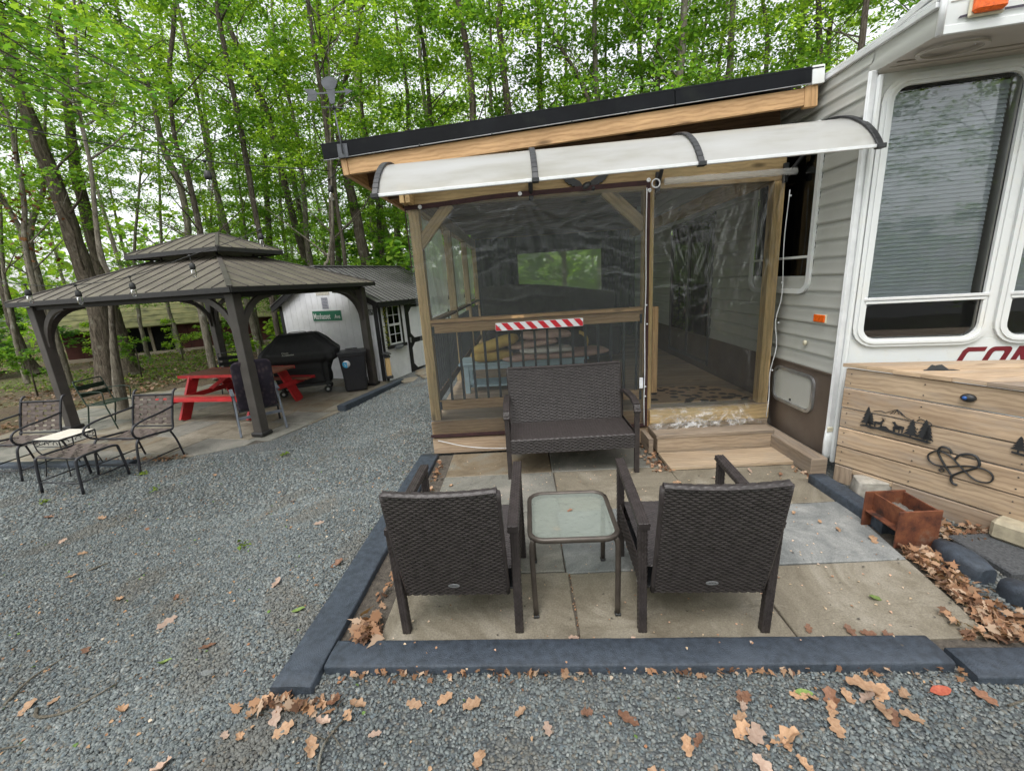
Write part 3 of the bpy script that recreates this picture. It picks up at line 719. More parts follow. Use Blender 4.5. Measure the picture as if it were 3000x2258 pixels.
# front railing
P(MB().box((.145, 4.185, 1.383), (2.06, .10, .035)), 'rail_cap', 'wood_beam'); P(MB().box((.145, 4.19, 1.312), (2.06, .04, .095)), 'top_rail', 'wood_beam')
P(MB().box((.145, 4.19, .523), (2.06, .04, .10)), 'bottom_rail', 'wood_beam')
bal = MB().box((0, 0, 0), (.024, .022, .70), b=.002); bm_ = bal.mesh('baluster', 'black_metal')
def baluster(x, y, z=.92):
    o = bpy.data.objects.new('baluster', bm_); COL.objects.link(o); o.parent = porch; o.location = Vector((x, y, z))-porch.location; return o
for i in range(16): baluster(-.752+i*.1253, 4.19)
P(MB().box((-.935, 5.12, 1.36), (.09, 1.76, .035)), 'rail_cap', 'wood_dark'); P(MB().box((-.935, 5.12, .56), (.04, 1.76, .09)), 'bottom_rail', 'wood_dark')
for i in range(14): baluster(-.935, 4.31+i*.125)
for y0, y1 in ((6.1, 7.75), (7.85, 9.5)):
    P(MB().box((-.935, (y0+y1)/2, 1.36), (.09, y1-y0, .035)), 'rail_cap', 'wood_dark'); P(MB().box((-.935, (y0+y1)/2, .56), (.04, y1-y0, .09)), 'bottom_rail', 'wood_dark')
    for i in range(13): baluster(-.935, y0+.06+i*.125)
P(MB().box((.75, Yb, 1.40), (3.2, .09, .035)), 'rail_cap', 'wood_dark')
for i in range(24): baluster(-.80+i*.13, Yb, 1.03)
# metal angle brackets of the front rail
for x in (-.872, 1.165):
    for z in (1.29, .52): P(MB().box((x, 4.165, z), (.022, .012, .09)), 'bracket', 'black_metal')
# floor boards and skirt boards
y = 4.16
while y < 9.6: P(MB().box((.75, y+.07, DZ-.013), (3.44, .135, .026)), 'deck_board', 'wood_weathered'); y += .1385
P(MB().box((.13, 4.165, .297), (2.24, .03, .115)), 'skirt_board', 'wood_beam'); P(MB().box((.13, 4.165, .2085), (2.24, .03, .055)), 'skirt_board', 'wood_beam')
P(MB().box((.13, 4.15, .092), (2.24, .035, .165)), 'skirt_board', 'wood_pale')
P(MB().box((1.86, 4.165, .28), (1.20, .03, .15)), 'skirt_board', 'wood_post'); P(MB().box((1.86, 4.17, .10), (1.20, .03, .20)), 'skirt_board', 'wood_weathered')
P(MB().box((-.97, 6.85, .18), (.03, 5.33, .32)), 'skirt_board', 'wood_weathered')
# roof: fascia, black drip edge, rafters, sheathing, metal sheet
sl_ = .0695; zf = lambda x: 2.67+sl_*(x+1.41)
def slope_box(x0, x1, y, zc, wd, ht, name, mat): return P(MB().beam((x0, y, zc(x0)), (x1, y, zc(x1)), wd, ht), name, mat)
slope_box(-1.37, 2.35, 3.868, lambda x: zf(x)+.062, .04, .124, 'fascia_board', 'wood_beam')
slope_box(-1.42, -1.372, 3.868, lambda x: zf(x)+.060, .055, .13, 'fascia_end', 'wood_beam')
slope_box(2.352, 2.455, 3.872, lambda x: zf(x)+.062, .05, .155, 'fascia_end', 'wood_beam')
for a, b in ((-1.56, 1.32), (1.324, 2.38)):
    slope_box(a, b, 3.832, lambda x: zf(x)+.187+.004*(x+1.5), .012, .118, 'drip_edge', 'black_flashing')
    slope_box(a, b, 3.828, lambda x: zf(x)+.127+.004*(x+1.5), .012, .006, 'drip_lip', 'steel')
slope_box(2.385, 2.48, 3.834, lambda x: zf(x)+.20, .014, .13, 'white_flashing', 'rv_white')
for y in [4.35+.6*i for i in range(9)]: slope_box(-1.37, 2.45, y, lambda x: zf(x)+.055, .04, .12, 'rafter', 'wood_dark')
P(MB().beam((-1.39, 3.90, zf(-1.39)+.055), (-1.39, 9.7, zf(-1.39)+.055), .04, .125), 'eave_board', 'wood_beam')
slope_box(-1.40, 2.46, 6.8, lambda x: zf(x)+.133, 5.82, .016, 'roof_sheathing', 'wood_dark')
slope_box(-1.57, 2.47, 6.8, lambda x: zf(x)+.246, 5.95, .012, 'roof_sheet', 'black_flashing')
for x in (-.75, -.15, .5, .95): P(MB().lathe([(.006, -.012), (.006, .004), (.0, .008)], (x, 3.826, zf(x)+.135), 8), 'screw', 'black_metal')

# smoked vinyl curtain over the rail side
cur = thing('plastic_curtain', 'smoky see-through plastic curtain stretched over the railing side of the porch', 'curtain', (.1, 4.12, .2))
def topz(x): return 2.415+.05*sstep(x, -1.0, .05)+.018*sstep(x, .05, 1.2)
def creases(X, Z, n, seed, zlo, zhi, xlo, xhi, horiz, amp=.006, ln=(.08, .35), wid=(.006, .016)):
    """field of sharp folds: each crease is a short wandering ridge"""
    r = np.random.default_rng(seed); H = np.zeros_like(X)
    for _ in range(n):
        cx, cz = r.uniform(xlo, xhi), r.uniform(zlo, zhi); a = r.normal(0, .35 if horiz else .13)+(0 if horiz else math.pi/2); L = r.uniform(*ln); w = r.uniform(*wid)
        dx, dz = X-cx, Z-cz; t = dx*math.cos(a)+dz*math.sin(a); s_ = -dx*math.sin(a)+dz*math.cos(a)+.02*np.sin(t*r.uniform(8, 25)+r.uniform(0, 6))
        H += amp*r.uniform(.3, 1)*r.choice([-1, 1])*np.exp(-np.abs(s_)/w)*np.exp(-(t/L)**2)
    return H
NU, NV = 190, 190
U_, V__ = np.meshgrid(np.linspace(0, 1, NU+1), np.linspace(0, 1, NV+1))
X1 = -1.0+2.20*U_; ZT1 = np.array([[float(topz(x)) for x in X1[0]]]); Z1_ = .215+(ZT1-.215)*V__
H1 = creases(X1, Z1_, 46, 3, 1.95, 2.45, -1, 1.2, True, .007)+creases(X1, Z1_, 26, 4, 1.5, 2.0, -1, 1.2, True, .005)+creases(X1, Z1_, 22, 5, .4, 1.5, -1, 1.2, False, .003)+creases(X1, Z1_, 14, 6, .3, 2.3, -1, 1.2, False, .004, (.3, .8), (.01, .03))
dx_, dz_ = X1-.055, ZT1-Z1_
fan = np.exp(-dz_*2.0)*np.exp(-np.abs(dx_-.12*dz_)/(.05+.50*dz_))*np.sin(np.arctan2(dx_, dz_+.03)*20+.6)*.012*np.minimum(1, dz_*8)
fan_only = fan; H1c = H1; H1 = H1+fan+.004*np.sin(5*X1+2*Z1_)*np.sin(2*Z1_+1)
def film1(u, v):
    j, i = int(round(v*NV)), int(round(u*NU)); return Vector((X1[j, i], 4.122-H1[j, i]+.01*math.sin(math.pi*u)*math.sin(math.pi*v), Z1_[j, i]))
def crease_attr(o, H, low=None):
    gx, gz = np.gradient(H); k = np.clip(np.hypot(gx, gz)*1.0/.0035-.25, 0, 1)**1.5*(1 if low is None else 1+2.0*low)
    a = o.data.attributes.new('crease', 'FLOAT', 'POINT'); a.data.foreach_set('value', k.astype(np.float32).ravel())
fm = MB().grid(film1, NU, NV); crease_attr(fm.build('film', 'film_smoke', cur), H1c)
pts = [(-1.0+2.2*i/12, 4.117, float(topz(-1.0+2.2*i/12))+.012) for i in range(13)]
b_ = MB()
for a, c in zip(pts[:-1], pts[1:]): b_.beam(a, c, .006, .042, b=.001)
b_.build('top_band', 'trim_maroon', cur)
MB().box((1.205, 4.115, 1.35), (.036, .006, 2.30), b=.001).build('side_band', 'trim_maroon', cur)
MB().beam((-1.0, 4.117, 1.9), (-1.0, 4.117, 2.42), .006, .02, b=.001).build('side_band', 'trim_maroon', cur)
MB().box((.1, 4.117, .212), (2.2, .006, .035), b=.001).build('bottom_band', 'trim_maroon', cur)
for x, z in ((.055, 2.478), (1.205, 2.515), (1.215, 2.43), (-.86, 2.425), (1.20, 1.42), (1.208, 1.24), (1.20, .62), (1.20, .52)):
    r_ = .018 if z > 2.2 else .008
    MB().lathe([(r_, -.003), (r_, .003), (r_*.4, .005), (r_*.35, .001)], (x, 4.108, z), 14, rot=Matrix.Rotation(R(90), 3, 'X')).build('grommet', 'white_plastic', cur)
MB().tube(smoothline([(1.188, 4.10, 2.45), (1.184, 4.095, 2.0), (1.19, 4.10, 1.6), (1.183, 4.097, 1.2), (1.187, 4.09, .8), (1.182, 4.09, .5), (1.186, 4.085, .22)], 5), .0045, 6).build('cord', 'cord_white', cur)
MB().box((1.155, 4.10, .66), (.035, .01, .11)).build('clip', 'white_plastic', cur)
MB().tube(smoothline([(-.93, 4.11, .165), (-.6, 4.10, .08), (-.2, 4.10, .045), (.2, 4.10, .06)], 5), .004, 6).build('cord', 'cord_white', cur)

door = thing('door_curtain', 'clear plastic door curtain with shiny creases hanging over the porch steps', 'curtain', (1.85, 4.05, .2))
X2 = 1.235+(2.40-1.235)*U_; Z2_ = .20+2.27*V__
H2 = creases(X2, Z2_, 90, 13, 1.6, 2.45, 1.25, 2.4, False, .008, (.12, .5), (.005, .014))+creases(X2, Z2_, 46, 14, .7, 1.8, 1.25, 2.4, False, .005, (.1, .4), (.005, .014))+creases(X2, Z2_, 26, 15, .5, 2.3, 1.25, 2.4, True, .004)
lowm = np.clip((.44-Z2_)/.22, 0, 1); H2 = H2+lowm*creases(X2, Z2_, 130, 16, .18, .46, 1.22, 2.2, True, .016, (.03, .12), (.004, .012))+.006*np.sin(11*X2+1.5*np.sin(2*Z2_))
def film2(u, v):
    j, i = int(round(v*NV)), int(round(u*NU)); return Vector((X2[j, i], 4.10-H2[j, i]-.10*lowm[j, i], Z2_[j, i]))
crease_attr(MB().grid(film2, NU, NV).build('film', 'film_clear', door), H2, lowm)
def roll(u, v):
    x = 1.33+1.15*u; a = v*2*math.pi; r = .026+.0015*math.sin(23*x)+.001*math.sin(57*x+3*a)
    return Vector((x, 4.07+r*math.cos(a)*.6, 2.487+.01*u+r*1.15*math.sin(a)))
MB().grid(roll, 80, 12).build('rolled_top', 'film_roll', door)
MB().tube(arc((1.255, 4.06, 2.475), .035, 0, 2*math.pi, 14), .006, 6).build('tie', 'cord_white', door)
MB().tube(smoothline([(2.445, 4.09, 2.35), (2.43, 4.085, 1.9), (2.45, 4.08, 1.45), (2.415, 4.085, 1.2), (2.44, 4.08, .95), (2.40, 4.08, .7), (2.41, 4.08, .45), (2.37, 4.03, .26)], 5), .004, 6).build('cord', 'cord_white', door)
for z, x in ((2.3, 2.45), (1.55, 2.44), (1.18, 2.44), (.72, 2.42)): MB().lathe([(.008, -.003), (.008, .003), (.003, .004)], (x, 4.08, z), 10, rot=Matrix.Rotation(R(90), 3, 'X')).build('grommet', 'white_plastic', door)

# red and white reflective strip on the rail
strip = thing('reflective_strip', 'red and white diagonally striped reflective strip fixed on the porch rail', 'warning strip', (.17, 4.09, 1.255))
x0, x1, z0, z1 = -.25, .594, 1.262, 1.338; dz = (z1-z0)
MB().prism(rrect(x0, z0, x1, z1, .008, 2), (0, 4.092, 0), (1, 0, 0), (0, 0, 1), .002).build('backing', 'reflect_white', strip)
k = 0; xs_ = x0-.06
while xs_ < x1+.1:
    poly = [(xs_, z1-.003), (xs_+.058, z1-.003), (xs_+.058+.062, z0+.003), (xs_+.062, z0+.003)]
    poly = clip(poly[::-1], (x0+.003, z1), (x0+.003, z0)); 
    if len(poly) > 2: poly = clip(poly, (x1-.003, z0), (x1-.003, z1))
    if len(poly) > 2: MB().prism(poly, (0, 4.0895, 0), (1, 0, 0), (0, 0, 1), .0015).build('stripe', 'reflect_red', strip)
    xs_ += .116
MB().lathe([(.005, 0), (.005, .003), (0, .004)], (x0+.035, 4.089, z0+.038), 8, rot=Matrix.Rotation(R(90), 3, 'X')).build('rivet', 'black_metal', strip)

# eagle plaque on the header
def eagle2():
    t = thing('eagle_plaque', 'black spread-winged eagle plaque on the porch header above the plastic curtain', 'wall ornament', (.65, 4.145, 2.48))
    for s in (-1, 1):
        w = MB(); pts = [(.02, 2.51), (.05, 2.55), (.10, 2.58), (.16, 2.60), (.215, 2.60), (.20, 2.58), (.185, 2.572), (.18, 2.552), (.16, 2.55), (.152, 2.53), (.13, 2.532), (.12, 2.513), (.10, 2.518), (.085, 2.50), (.06, 2.505), (.04, 2.49)]
        if s < 0: pts = [(-x, z) for x, z in pts][::-1]
        w.prism(pts, (.65, 4.155, 0), (1, 0, 0), (0, 0, 1), .014); w.build('wing', 'black_metal', t)
    MB().lathe([(.0, -.055), (.022, -.04), (.034, -.01), (.03, .02), (.016, .045), (0, .05)], (.655, 4.135, 2.505), 12, rot=Matrix.Rotation(R(55), 3, 'Y')).build('body', 'black_metal', t)
    MB().lathe([(.0, -.035), (.008, -.022), (.02, -.005), (.02, .01), (0, .025)], (.715, 4.125, 2.482), 10, rot=Matrix.Rotation(R(-130), 3, 'Y')).build('head', 'black_metal', t)
eagle2()

# curved polycarbonate awning on arms
aw = thing('door_awning', 'curved milky plastic awning on black arms above the porch front', 'awning', (.75, 3.75, 2.36))
def awp(x, t, off=0.):
    # cross-section: flat at the back, curling down at the front; slightly lower at the left
    a = t*R(62); y = 3.80-.60*math.sin(a)/math.sin(R(62)); z = 2.686-.324*(1-math.cos(a))/(1-math.cos(R(62)))
    n = Vector((0, -math.sin(a)*.6, math.cos(a))).normalized()
    k = (x+1)/3.5
    return Vector((x, y, z+.088*k))+n*off
for a, b in ((-.965, .148), (.162, 1.288), (1.302, 2.47)):
    MB().grid(lambda u, v, a=a, b=b: awp(a+(b-a)*u, v), 6, 16).build('panel', 'polycarbonate', aw)
    MB().beam(awp(a, 1)+Vector((0, -.004, 0)), awp(b, 1)+Vector((0, -.004, 0)), .02, .022).build('front_strip', 'rv_trim', aw)
for x in (-.975, .155, 1.295, 2.482):
    m = MB(); P1 = [awp(x, i/14, .012) for i in range(15)]
    for p_, q_ in zip(P1[:-1], P1[1:]): m.beam(p_, q_, .042, .016)
    m.box(awp(x, 1)+Vector((0, -.012, -.004)), (.05, .05, .03)); m.build('top_clamp', 'black_metal', aw)
    m = MB(); lo = [awp(x, i/10, -.018) for i in range(9)]+[]
    arm = smoothline([(x if x < 2.4 else 2.43, 4.13, 2.47), (x, 3.98, 2.62), tuple(awp(x, .05, -.02)), tuple(awp(x, .45, -.02)), tuple(awp(x, .95, -.02))], 5)
    m.tube(arm, [.018]*8+[.012]*(len(arm)-8), 6, flat=.8); m.box((x if x < 2.4 else 2.42, 4.135, 2.50), (.04, .03, .16)); m.build('arm', 'black_metal', aw)

# weathervane on the roof corner
wv = thing('weathervane', 'grey metal weathervane with arrow and round figure at the roof corner', 'weathervane', (-1.385, 3.81, 2.79))
def W(m, n, mat='weathervane_grey'): return m.build(n, mat, wv)
W(MB().box((-1.385, 3.818, 2.845), (.085, .008, .105)), 'mount_plate')
W(MB().tube([(-1.38, 3.80, 2.82), (-1.385, 3.795, 2.95), (-1.40, 3.80, 3.17)], .006, 8), 'rod')
W(MB().lathe([(.0, -.018), (.014, -.012), (.018, 0), (.014, .012), (0, .018)], (-1.40, 3.80, 3.155), 12), 'hub', 'black_metal')
for dx, dy in ((.09, .03), (-.09, -.03), (.03, -.09), (-.03, .09)): W(MB().tube([(-1.40, 3.80, 3.155), (-1.40+dx, 3.80+dy, 3.155)], .004, 6), 'compass_arm')
W(MB().box((-1.415, 3.80, 3.262), (.34, .005, .013), b=.001), 'arrow_shaft')
W(MB().prism([(0, -.03), (.07, 0), (0, .03), (.015, 0)], (-1.30, 3.803, 3.262), (1, 0, 0), (0, 0, 1), .005), 'arrow_head')
W(MB().prism([(0, -.012), (-.015, -.05), (-.09, -.045), (-.07, 0), (-.10, .04), (-.02, .035), (0, .012)], (-1.52, 3.803, 3.262), (1, 0, 0), (0, 0, 1), .005), 'arrow_tail')
m = MB(); m.prism([(.062*math.cos(t)*(1+.08*math.sin(3*t)), .048*math.sin(t)+.052) for t in [k*math.pi/9 for k in range(18)]], (-1.408, 3.802, 3.275), (1, 0, 0), (0, 0, 1), .006); W(m, 'round_figure')
W(MB().prism([(-.035, .0), (.035, 0), (.02, -.09), (.012, -.10), (-.012, -.10), (-.02, -.09)], (-1.405, 3.802, 3.282), (1, 0, 0), (0, 0, 1), .006), 'body')

# plastic sheets stretched between the side posts, and bright woods seen through the rear
for y0, y1 in ((4.28, 5.98), (6.12, 7.73), (7.87, 9.48)):
    side = MB().grid(lambda u, v, y0=y0, y1=y1: Vector((-.99-.01*math.sin(9*u+4*v)-.006*math.sin(31*u+9*v), y0+(y1-y0)*u, 1.40+1.04*v)), 24, 24)
    P(side, 'side_sheet', 'film_side')
# things inside the porch
tb = thing('side_table', 'pale blue painted table piled with cushions behind the porch railing', 'table', (0, 5.35, DZ))
MB().box((-.0, 5.4, .745), (1.62, .50, .03), b=.006).build('table_top', 'blue_paint', tb)
for x in (-.72, .72):
    for y in (5.2, 5.6): MB().box((x, y, .55), (.06, .06, .36)).build('leg', 'blue_paint', tb)
MB().box((0, 5.19, .70), (1.42, .02, .06)).build('apron', 'blue_paint', tb)
MB().box((0, 5.42, .45), (1.42, .42, .02)).build('shelf', 'blue_paint', tb)
def cushion(c, d, mat, name, label, group=None, rz=0, bend=0., tilt=0.):
    m = MB(); M = rotz(rz) @ Matrix.Rotation(tilt, 3, 'Y')
    def fn(u, v):
        th = u*2*math.pi; ph = (v-.5)*math.pi; x = math.cos(th)*math.cos(ph); y = math.sin(th)*math.cos(ph); z = math.sin(ph)
        p = Vector((math.copysign(abs(x)**.35, x)*d[0]/2, math.copysign(abs(y)**.4, y)*d[1]/2, math.copysign(abs(z)**.8, z)*d[2]/2))
        p.z += bend*(p.x/d[0])**2+.006*math.sin(14*p.x+3*p.y)
        return M @ p+Vector(c)
    m.grid(fn, 32, 14); return single(m, name, mat, label, 'cushion', group)
cushion((-.40, 5.32, .83), (.52, .42, .12), 'cushion_yellow', 'cushion', 'mustard yellow fringed cushion lying lowest at the left of the table', rz=R(10))
cushion((-.34, 5.34, .96), (.58, .42, .13), 'cushion_yellow', 'cushion', 'mustard yellow cushion slumped on top of the other yellow one', rz=R(-8), tilt=R(-14))
cushion((.40, 5.30, .80), (1.34, .42, .08), 'cushion_pink', 'cushion', 'long dusty pink bench cushion at the bottom of the pile', rz=R(3), tilt=R(-1))
cushion((.29, 5.26, .872), (.66, .40, .06), 'cushion_white', 'cushion', 'flat cream white cushion in the middle of the pile')
cushion((.13, 5.34, .945), (.62, .40, .07), 'cushion_pink', 'cushion', 'dusty pink cushion tilted above the white one', tilt=R(-5))
cushion((.30, 5.38, 1.04), (.64, .40, .09), 'cushion_pink', 'cushion', 'topmost dusty pink cushion of the pile on the blue table')
bas = MB(); 
for k in range(9): bas.tube(arc((.72, 5.5, .90+.0), .11+.004*k, R(-80), R(80), 10, (1, .05*k-.2, 0)), .006, 6)
single(bas, 'rattan_hoop', 'cushion_yellow', 'yellow rattan hoops standing at the right of the cushion pile', 'basket')
sofa = thing('sofa', 'dark padded outdoor sofa at the far end inside the porch', 'sofa', (.4, 8.1, DZ))
MB().box((.45, 8.5, .62), (2.1, .75, .42), b=.05).build('seat', 'sofa_dark', sofa); MB().box((.45, 8.9, 1.05), (2.1, .22, .75), b=.06).build('backrest', 'sofa_dark', sofa)
for x in (-.62, 1.52): MB().box((x, 8.5, .78), (.2, .8, .62), b=.05).build('armrest', 'sofa_dark', sofa)
lo_ = thing('lounge_chair', 'dark covered lounge chair standing behind the blue table inside the porch', 'chair', (.5, 6.9, DZ))
MB().box((.5, 6.95, .75), (2.1, .8, .5), b=.06).build('seat', 'sofa_dark', lo_); MB().grid(lambda u, v: Vector((-.62+2.2*u, 7.3-.1*v, .6+(.95+.12*math.sin(3*u+1))*v)), 20, 6).build('backrest', 'sofa_dark', lo_)
# hanging dark screens at the rear and sides of the porch
P(MB().grid(lambda u, v: Vector((.0+1.8*u, 9.47+.008*math.sin(13*u+5*v), 1.42+.86*v)), 20, 10), 'rear_sheet', 'film_side')
scn = thing('screen_panel', 'dark insect screen hanging across the rear of the porch beside the green opening', 'screen', (-.4, 9.4, DZ))
def cloth(x0, x1, z0, z1, y, name, par, mat='curtain_dark'):
    return MB().grid(lambda u, v: Vector((x0+(x1-x0)*u, y+.03*math.sin(u*22)+.015*math.sin(u*51+v*3), z0+(z1-z0)*v)), 60, 4).build(name, mat, par)
cloth(-.88, .0, .4, 2.62, 9.42, 'left_panel', scn); cloth(1.78, 2.5, .4, 2.62, 9.42, 'right_panel', scn); cloth(.0, 1.78, 2.27, 2.62, 9.42, 'valance', scn)
P(MB().prism([(-.98, 2.60), (2.5, 2.60), (2.5, 3.07), (-.98, 2.83)], (0, 9.58, 0), (1, 0, 0), (0, 0, 1), .02), 'gable_board', 'wood_dark')
mat_ = MB(); mat_.prism([(1.31, 4.30), (2.36, 4.28), (2.36, 4.62), (2.22, 4.80), (2.0, 4.90), (1.6, 4.92), (1.36, 4.80), (1.31, 4.60)], (0, 0, .3705), (1, 0, 0), (0, 1, 0), .014)
single(mat_, 'doormat', 'doormat', 'half-round brown doormat with dark leaf pattern just inside the porch door', 'doormat')

# steps
st = thing('porch_steps', 'low wooden box step with a long tread in front of the porch doorway', 'steps', (1.8, 3.95, 0))
MB().box((1.79, 3.985, .182), (1.11, .30, .035)).build('tread', 'wood_step', st)
MB().box((1.79, 3.855, .092), (1.09, .03, .145)).build('riser', 'wood_step', st)
MB().box((1.262, 4.005, .092), (.03, .26, .145)).build('side_board', 'wood_step', st); MB().box((2.318, 4.005, .092), (.03, .26, .145)).build('side_board', 'wood_step', st)
m = MB(); m.box((1.185, 3.98, .09), (.045, .27, .15)); single(m, 'wood_block', 'wood_step', 'short upright board leaning against the left end of the step', 'board')
m = MB(); m.box((1.79, 3.65, .018), (1.09, .33, .03)); single(m, 'landing_board', 'wood_step', 'wide grey board lying flat on the slate below the step', 'board')
m = MB(); m.box((2.385, 3.74, .075), (.13, .96, .155), b=.006); single(m, 'beam', 'wood_step', 'thick square timber lying along the trailer beside the step', 'timber')
# ------------------------------------------------------------------ travel trailer
XR = 2.52; YC = 3.37
rv = thing('travel_trailer', 'white and brown corrugated travel trailer with large front windows', 'trailer', (XR, YC, 0))
def V_(m, n, mat, **k): return m.build(n, mat, rv, **k)
A_ = R(10.5); FD = Vector((math.cos(A_), -math.sin(A_), 0)); FN = Vector((-math.sin(A_), -math.cos(A_), 0)); FC = Vector((XR, YC, 0))
def F(s, z, out=0.): p = FC+FD*s+FN*out; return Vector((p.x, p.y, z))
# window opening in the side wall: y 3.80-4.75, z 1.46-2.82 ; door y 5.72-7.25
def siding(y0, y1, z0, z1):
    """one corrugated course: three rolls, the lowest edge a lap joint"""
    h = z1-z0; prof = []
    for k in range(25):
        kk = k/24*3; i_ = min(2, int(kk)); t = (i_+((0, .09, .16, .24, .36, .5, .7, 1)[min(7, k-8*i_)] if k < 24 else 1))/3; r = (0, .012, .0125, .010, .006, .004, .002, 0)[min(7, k-8*i_)] if k < 24 else 0; prof.append((z0+h*t, r if k not in (0, 24) else -.004))
    m = MB(); n = max(1, int((y1-y0)/1.5)); m.grid(lambda u, v: Vector((XR-prof[int(round(v*24))][1], y1+(y0-y1)*u, prof[int(round(v*24))][0])), n, 24)
    # grid faces towards -x
    return V_(m, 'siding_panel', 'rv_siding')
seams = [.81, 1.197, 1.602, 2.008, 2.412, 2.818, 3.10]
for z0, z1 in zip(seams[:-1], seams[1:]):
    if z0 < 1.44 or z0 > 2.8:
        segs = [(YC+.02, 5.70), (7.28, 11)] if z0 < 2.3 else [(YC+.02, 11)]
    else: segs = [(YC+.02, 3.79), (4.76, 5.70), (7.28, 11)]
    if z0 == 1.197:
        segs = [(YC+.02, 5.70), (7.28, 11)]
    if z0 == 2.412: segs = [(YC+.02, 3.79), (4.76, 11)]
    for y0, y1 in segs: siding(y0, y1, z0, z1)
V_(MB().box((XR+.01, 4.275, 1.53), (.012, .97, .15)), 'siding_backing', 'rv_siding')
V_(MB().box((XR+.008, (YC+11)/2, .46), (.02, 11-YC-.02, .70)), 'skirt', 'rv_brown'); V_(MB().box((XR-.006, (YC+11)/2, .812), (.014, 11-YC-.02, .014)), 'skirt_joint', 'rv_brown')
# storage hatch
def ring_y(name, y0, y1, z0, z1, r, w_, mat, out, th=.014, parent=None):
    m = MB(); outer = [(-y, z) for y, z in [(p[0], p[1]) for p in rrect(y0, z0, y1, z1, r)]]; inner = [(-y, z) for y, z in rrect(y0+w_, z0+w_, y1-w_, z1-w_, max(.005, r-w_))]
    ring(m, outer, inner, (XR-out, 0, 0), (0, -1, 0), (0, 0, 1), th); return m.build(name, mat, parent or rv)
hat = V_(MB().prism([(-y, z) for y, z in rrect(3.625, .44, 4.165, .725, .07)], (XR-.004, 0, 0), (0, -1, 0), (0, 0, 1), .008), 'storage_hatch', 'rv_siding')
ring_y('hatch_frame', 3.595, 4.195, .41, .755, .09, .028, 'steel', .004, .018, hat)
MB().lathe([(.012, 0), (.012, .006), (.004, .009)], (XR-.012, 3.905, .465), 12, rot=Matrix.Rotation(R(-90), 3, 'Y')).build('lock', 'black_metal', hat)
# side window
wn = V_(MB().prism([(-y, z) for y, z in rrect(3.83, 1.49, 4.73, 2.79, .09)], (XR+.004, 0, 0), (0, -1, 0), (0, 0, 1), -.006), 'side_window', 'glass_mid')
ring_y('window_frame', 3.79, 4.77, 1.45, 2.83, .12, .042, 'rv_white', .006, .026, wn)
MB().box((XR-.012, 4.28, 1.765), (.02, .92, .022)).build('window_bar', 'rv_white', wn)
for k in range(24):
    z = 1.82+k*.04; MB().box((XR+.06, 4.28, z), (.024, .88, .003), Matrix.Rotation(R(35), 3, 'Y'), b=.0005).build('blind_slat', 'blind_grey', wn)
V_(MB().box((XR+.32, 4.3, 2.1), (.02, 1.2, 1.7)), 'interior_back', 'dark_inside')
mk = V_(MB().box((XR-.022, 3.618, 1.256), (.012, .135, .062), b=.005), 'marker_light', 'amber'); MB().box((XR-.012, 3.618, 1.253), (.016, .15, .072), b=.006).build('light_base', 'cream_plastic', mk)
V_(MB().lathe([(.0, -.01), (.02, 0), (.024, .008), (.02, .016), (0, .02)], (XR-.018, 3.76, 1.03), 12, sx=1, sy=1.0, rot=Matrix.Rotation(R(-90), 3, 'Y')), 'key_lock', 'cream_plastic')
# sliding door to the porch
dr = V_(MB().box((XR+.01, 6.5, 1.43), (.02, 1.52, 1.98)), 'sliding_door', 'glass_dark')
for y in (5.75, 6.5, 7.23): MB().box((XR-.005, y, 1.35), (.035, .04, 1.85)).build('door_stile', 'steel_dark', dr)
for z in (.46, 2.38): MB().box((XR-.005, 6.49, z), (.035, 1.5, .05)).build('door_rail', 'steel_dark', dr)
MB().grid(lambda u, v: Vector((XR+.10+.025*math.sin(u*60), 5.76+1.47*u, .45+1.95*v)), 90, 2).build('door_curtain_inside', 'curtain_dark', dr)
# roof edge and corner trims
V_(MB().beam((XR-.012, 2.93, 3.11), (XR-.012, 11, 3.11), .03, .03), 'roof_rail', 'rv_trim'); V_(MB().beam((XR+.02, 2.93, 3.14), (XR+.02, 11, 3.14), .08, .02), 'roof_rail', 'rv_white')
V_(MB().box((XR+1.45, 7.0, 3.14), (2.85, 8.1, .03)), 'roof', 'rv_white')
m = MB()
for dx, w_ in ((0, .034), (.0, .012)): m.box((XR-.008, YC+.002, 1.56), (.05 if w_ > .02 else .062, w_, 2.80), b=.006)
V_(m, 'corner_trim', 'rv_trim'); V_(MB().box((XR+.022, YC-.03, 1.50), (.035, .03, 2.85), rotz(-A_), b=.01), 'corner_trim', 'rv_white')
V_(MB().lathe([(.02, 0), (.034, .03), (.036, .15), (.030, .26)], (XR-.01, YC-.002, .10), 14, sy=.7), 'corner_cap', 'rv_white'); V_(MB().box((XR-.018, YC-.02, .365), (.045, .01, .04)), 'corner_clip', 'cream_plastic')
# front wall (fibreglass) with window openings: built from pieces round the windows
W1 = (.129, .868); W2 = (1.04, 1.78); W3 = (1.95, 2.6); ZT, ZM, ZB = 2.84, 1.40, 1.11
def fbox(s0, s1, z0, z1, out=0., th=.03, name='front_panel', mat='rv_white', par=None, b=.003):
    c = F((s0+s1)/2, (z0+z1)/2, out-th/2); return MB().box(c, (s1-s0, th, z1-z0), rotz(-A_), b).build(name, mat, par or rv)
fbox(0.02, 2.75, .30, ZB-.02); fbox(0.02, 2.75, ZT+.02, 2.96); fbox(0.02, W1[0]-.02, ZB-.02, ZT+.02); fbox(W1[1]+.02, W2[0]-.02, ZB-.02, ZT+.02); fbox(W2[1]+.02, W3[0]-.02, ZB-.02, ZT+.02); fbox(W3[1]+.02, 2.75, ZB-.02, ZT+.02)
fbox(.0, 2.8, .3, 2.95, -.34, .02, 'interior_back', 'dark_inside')
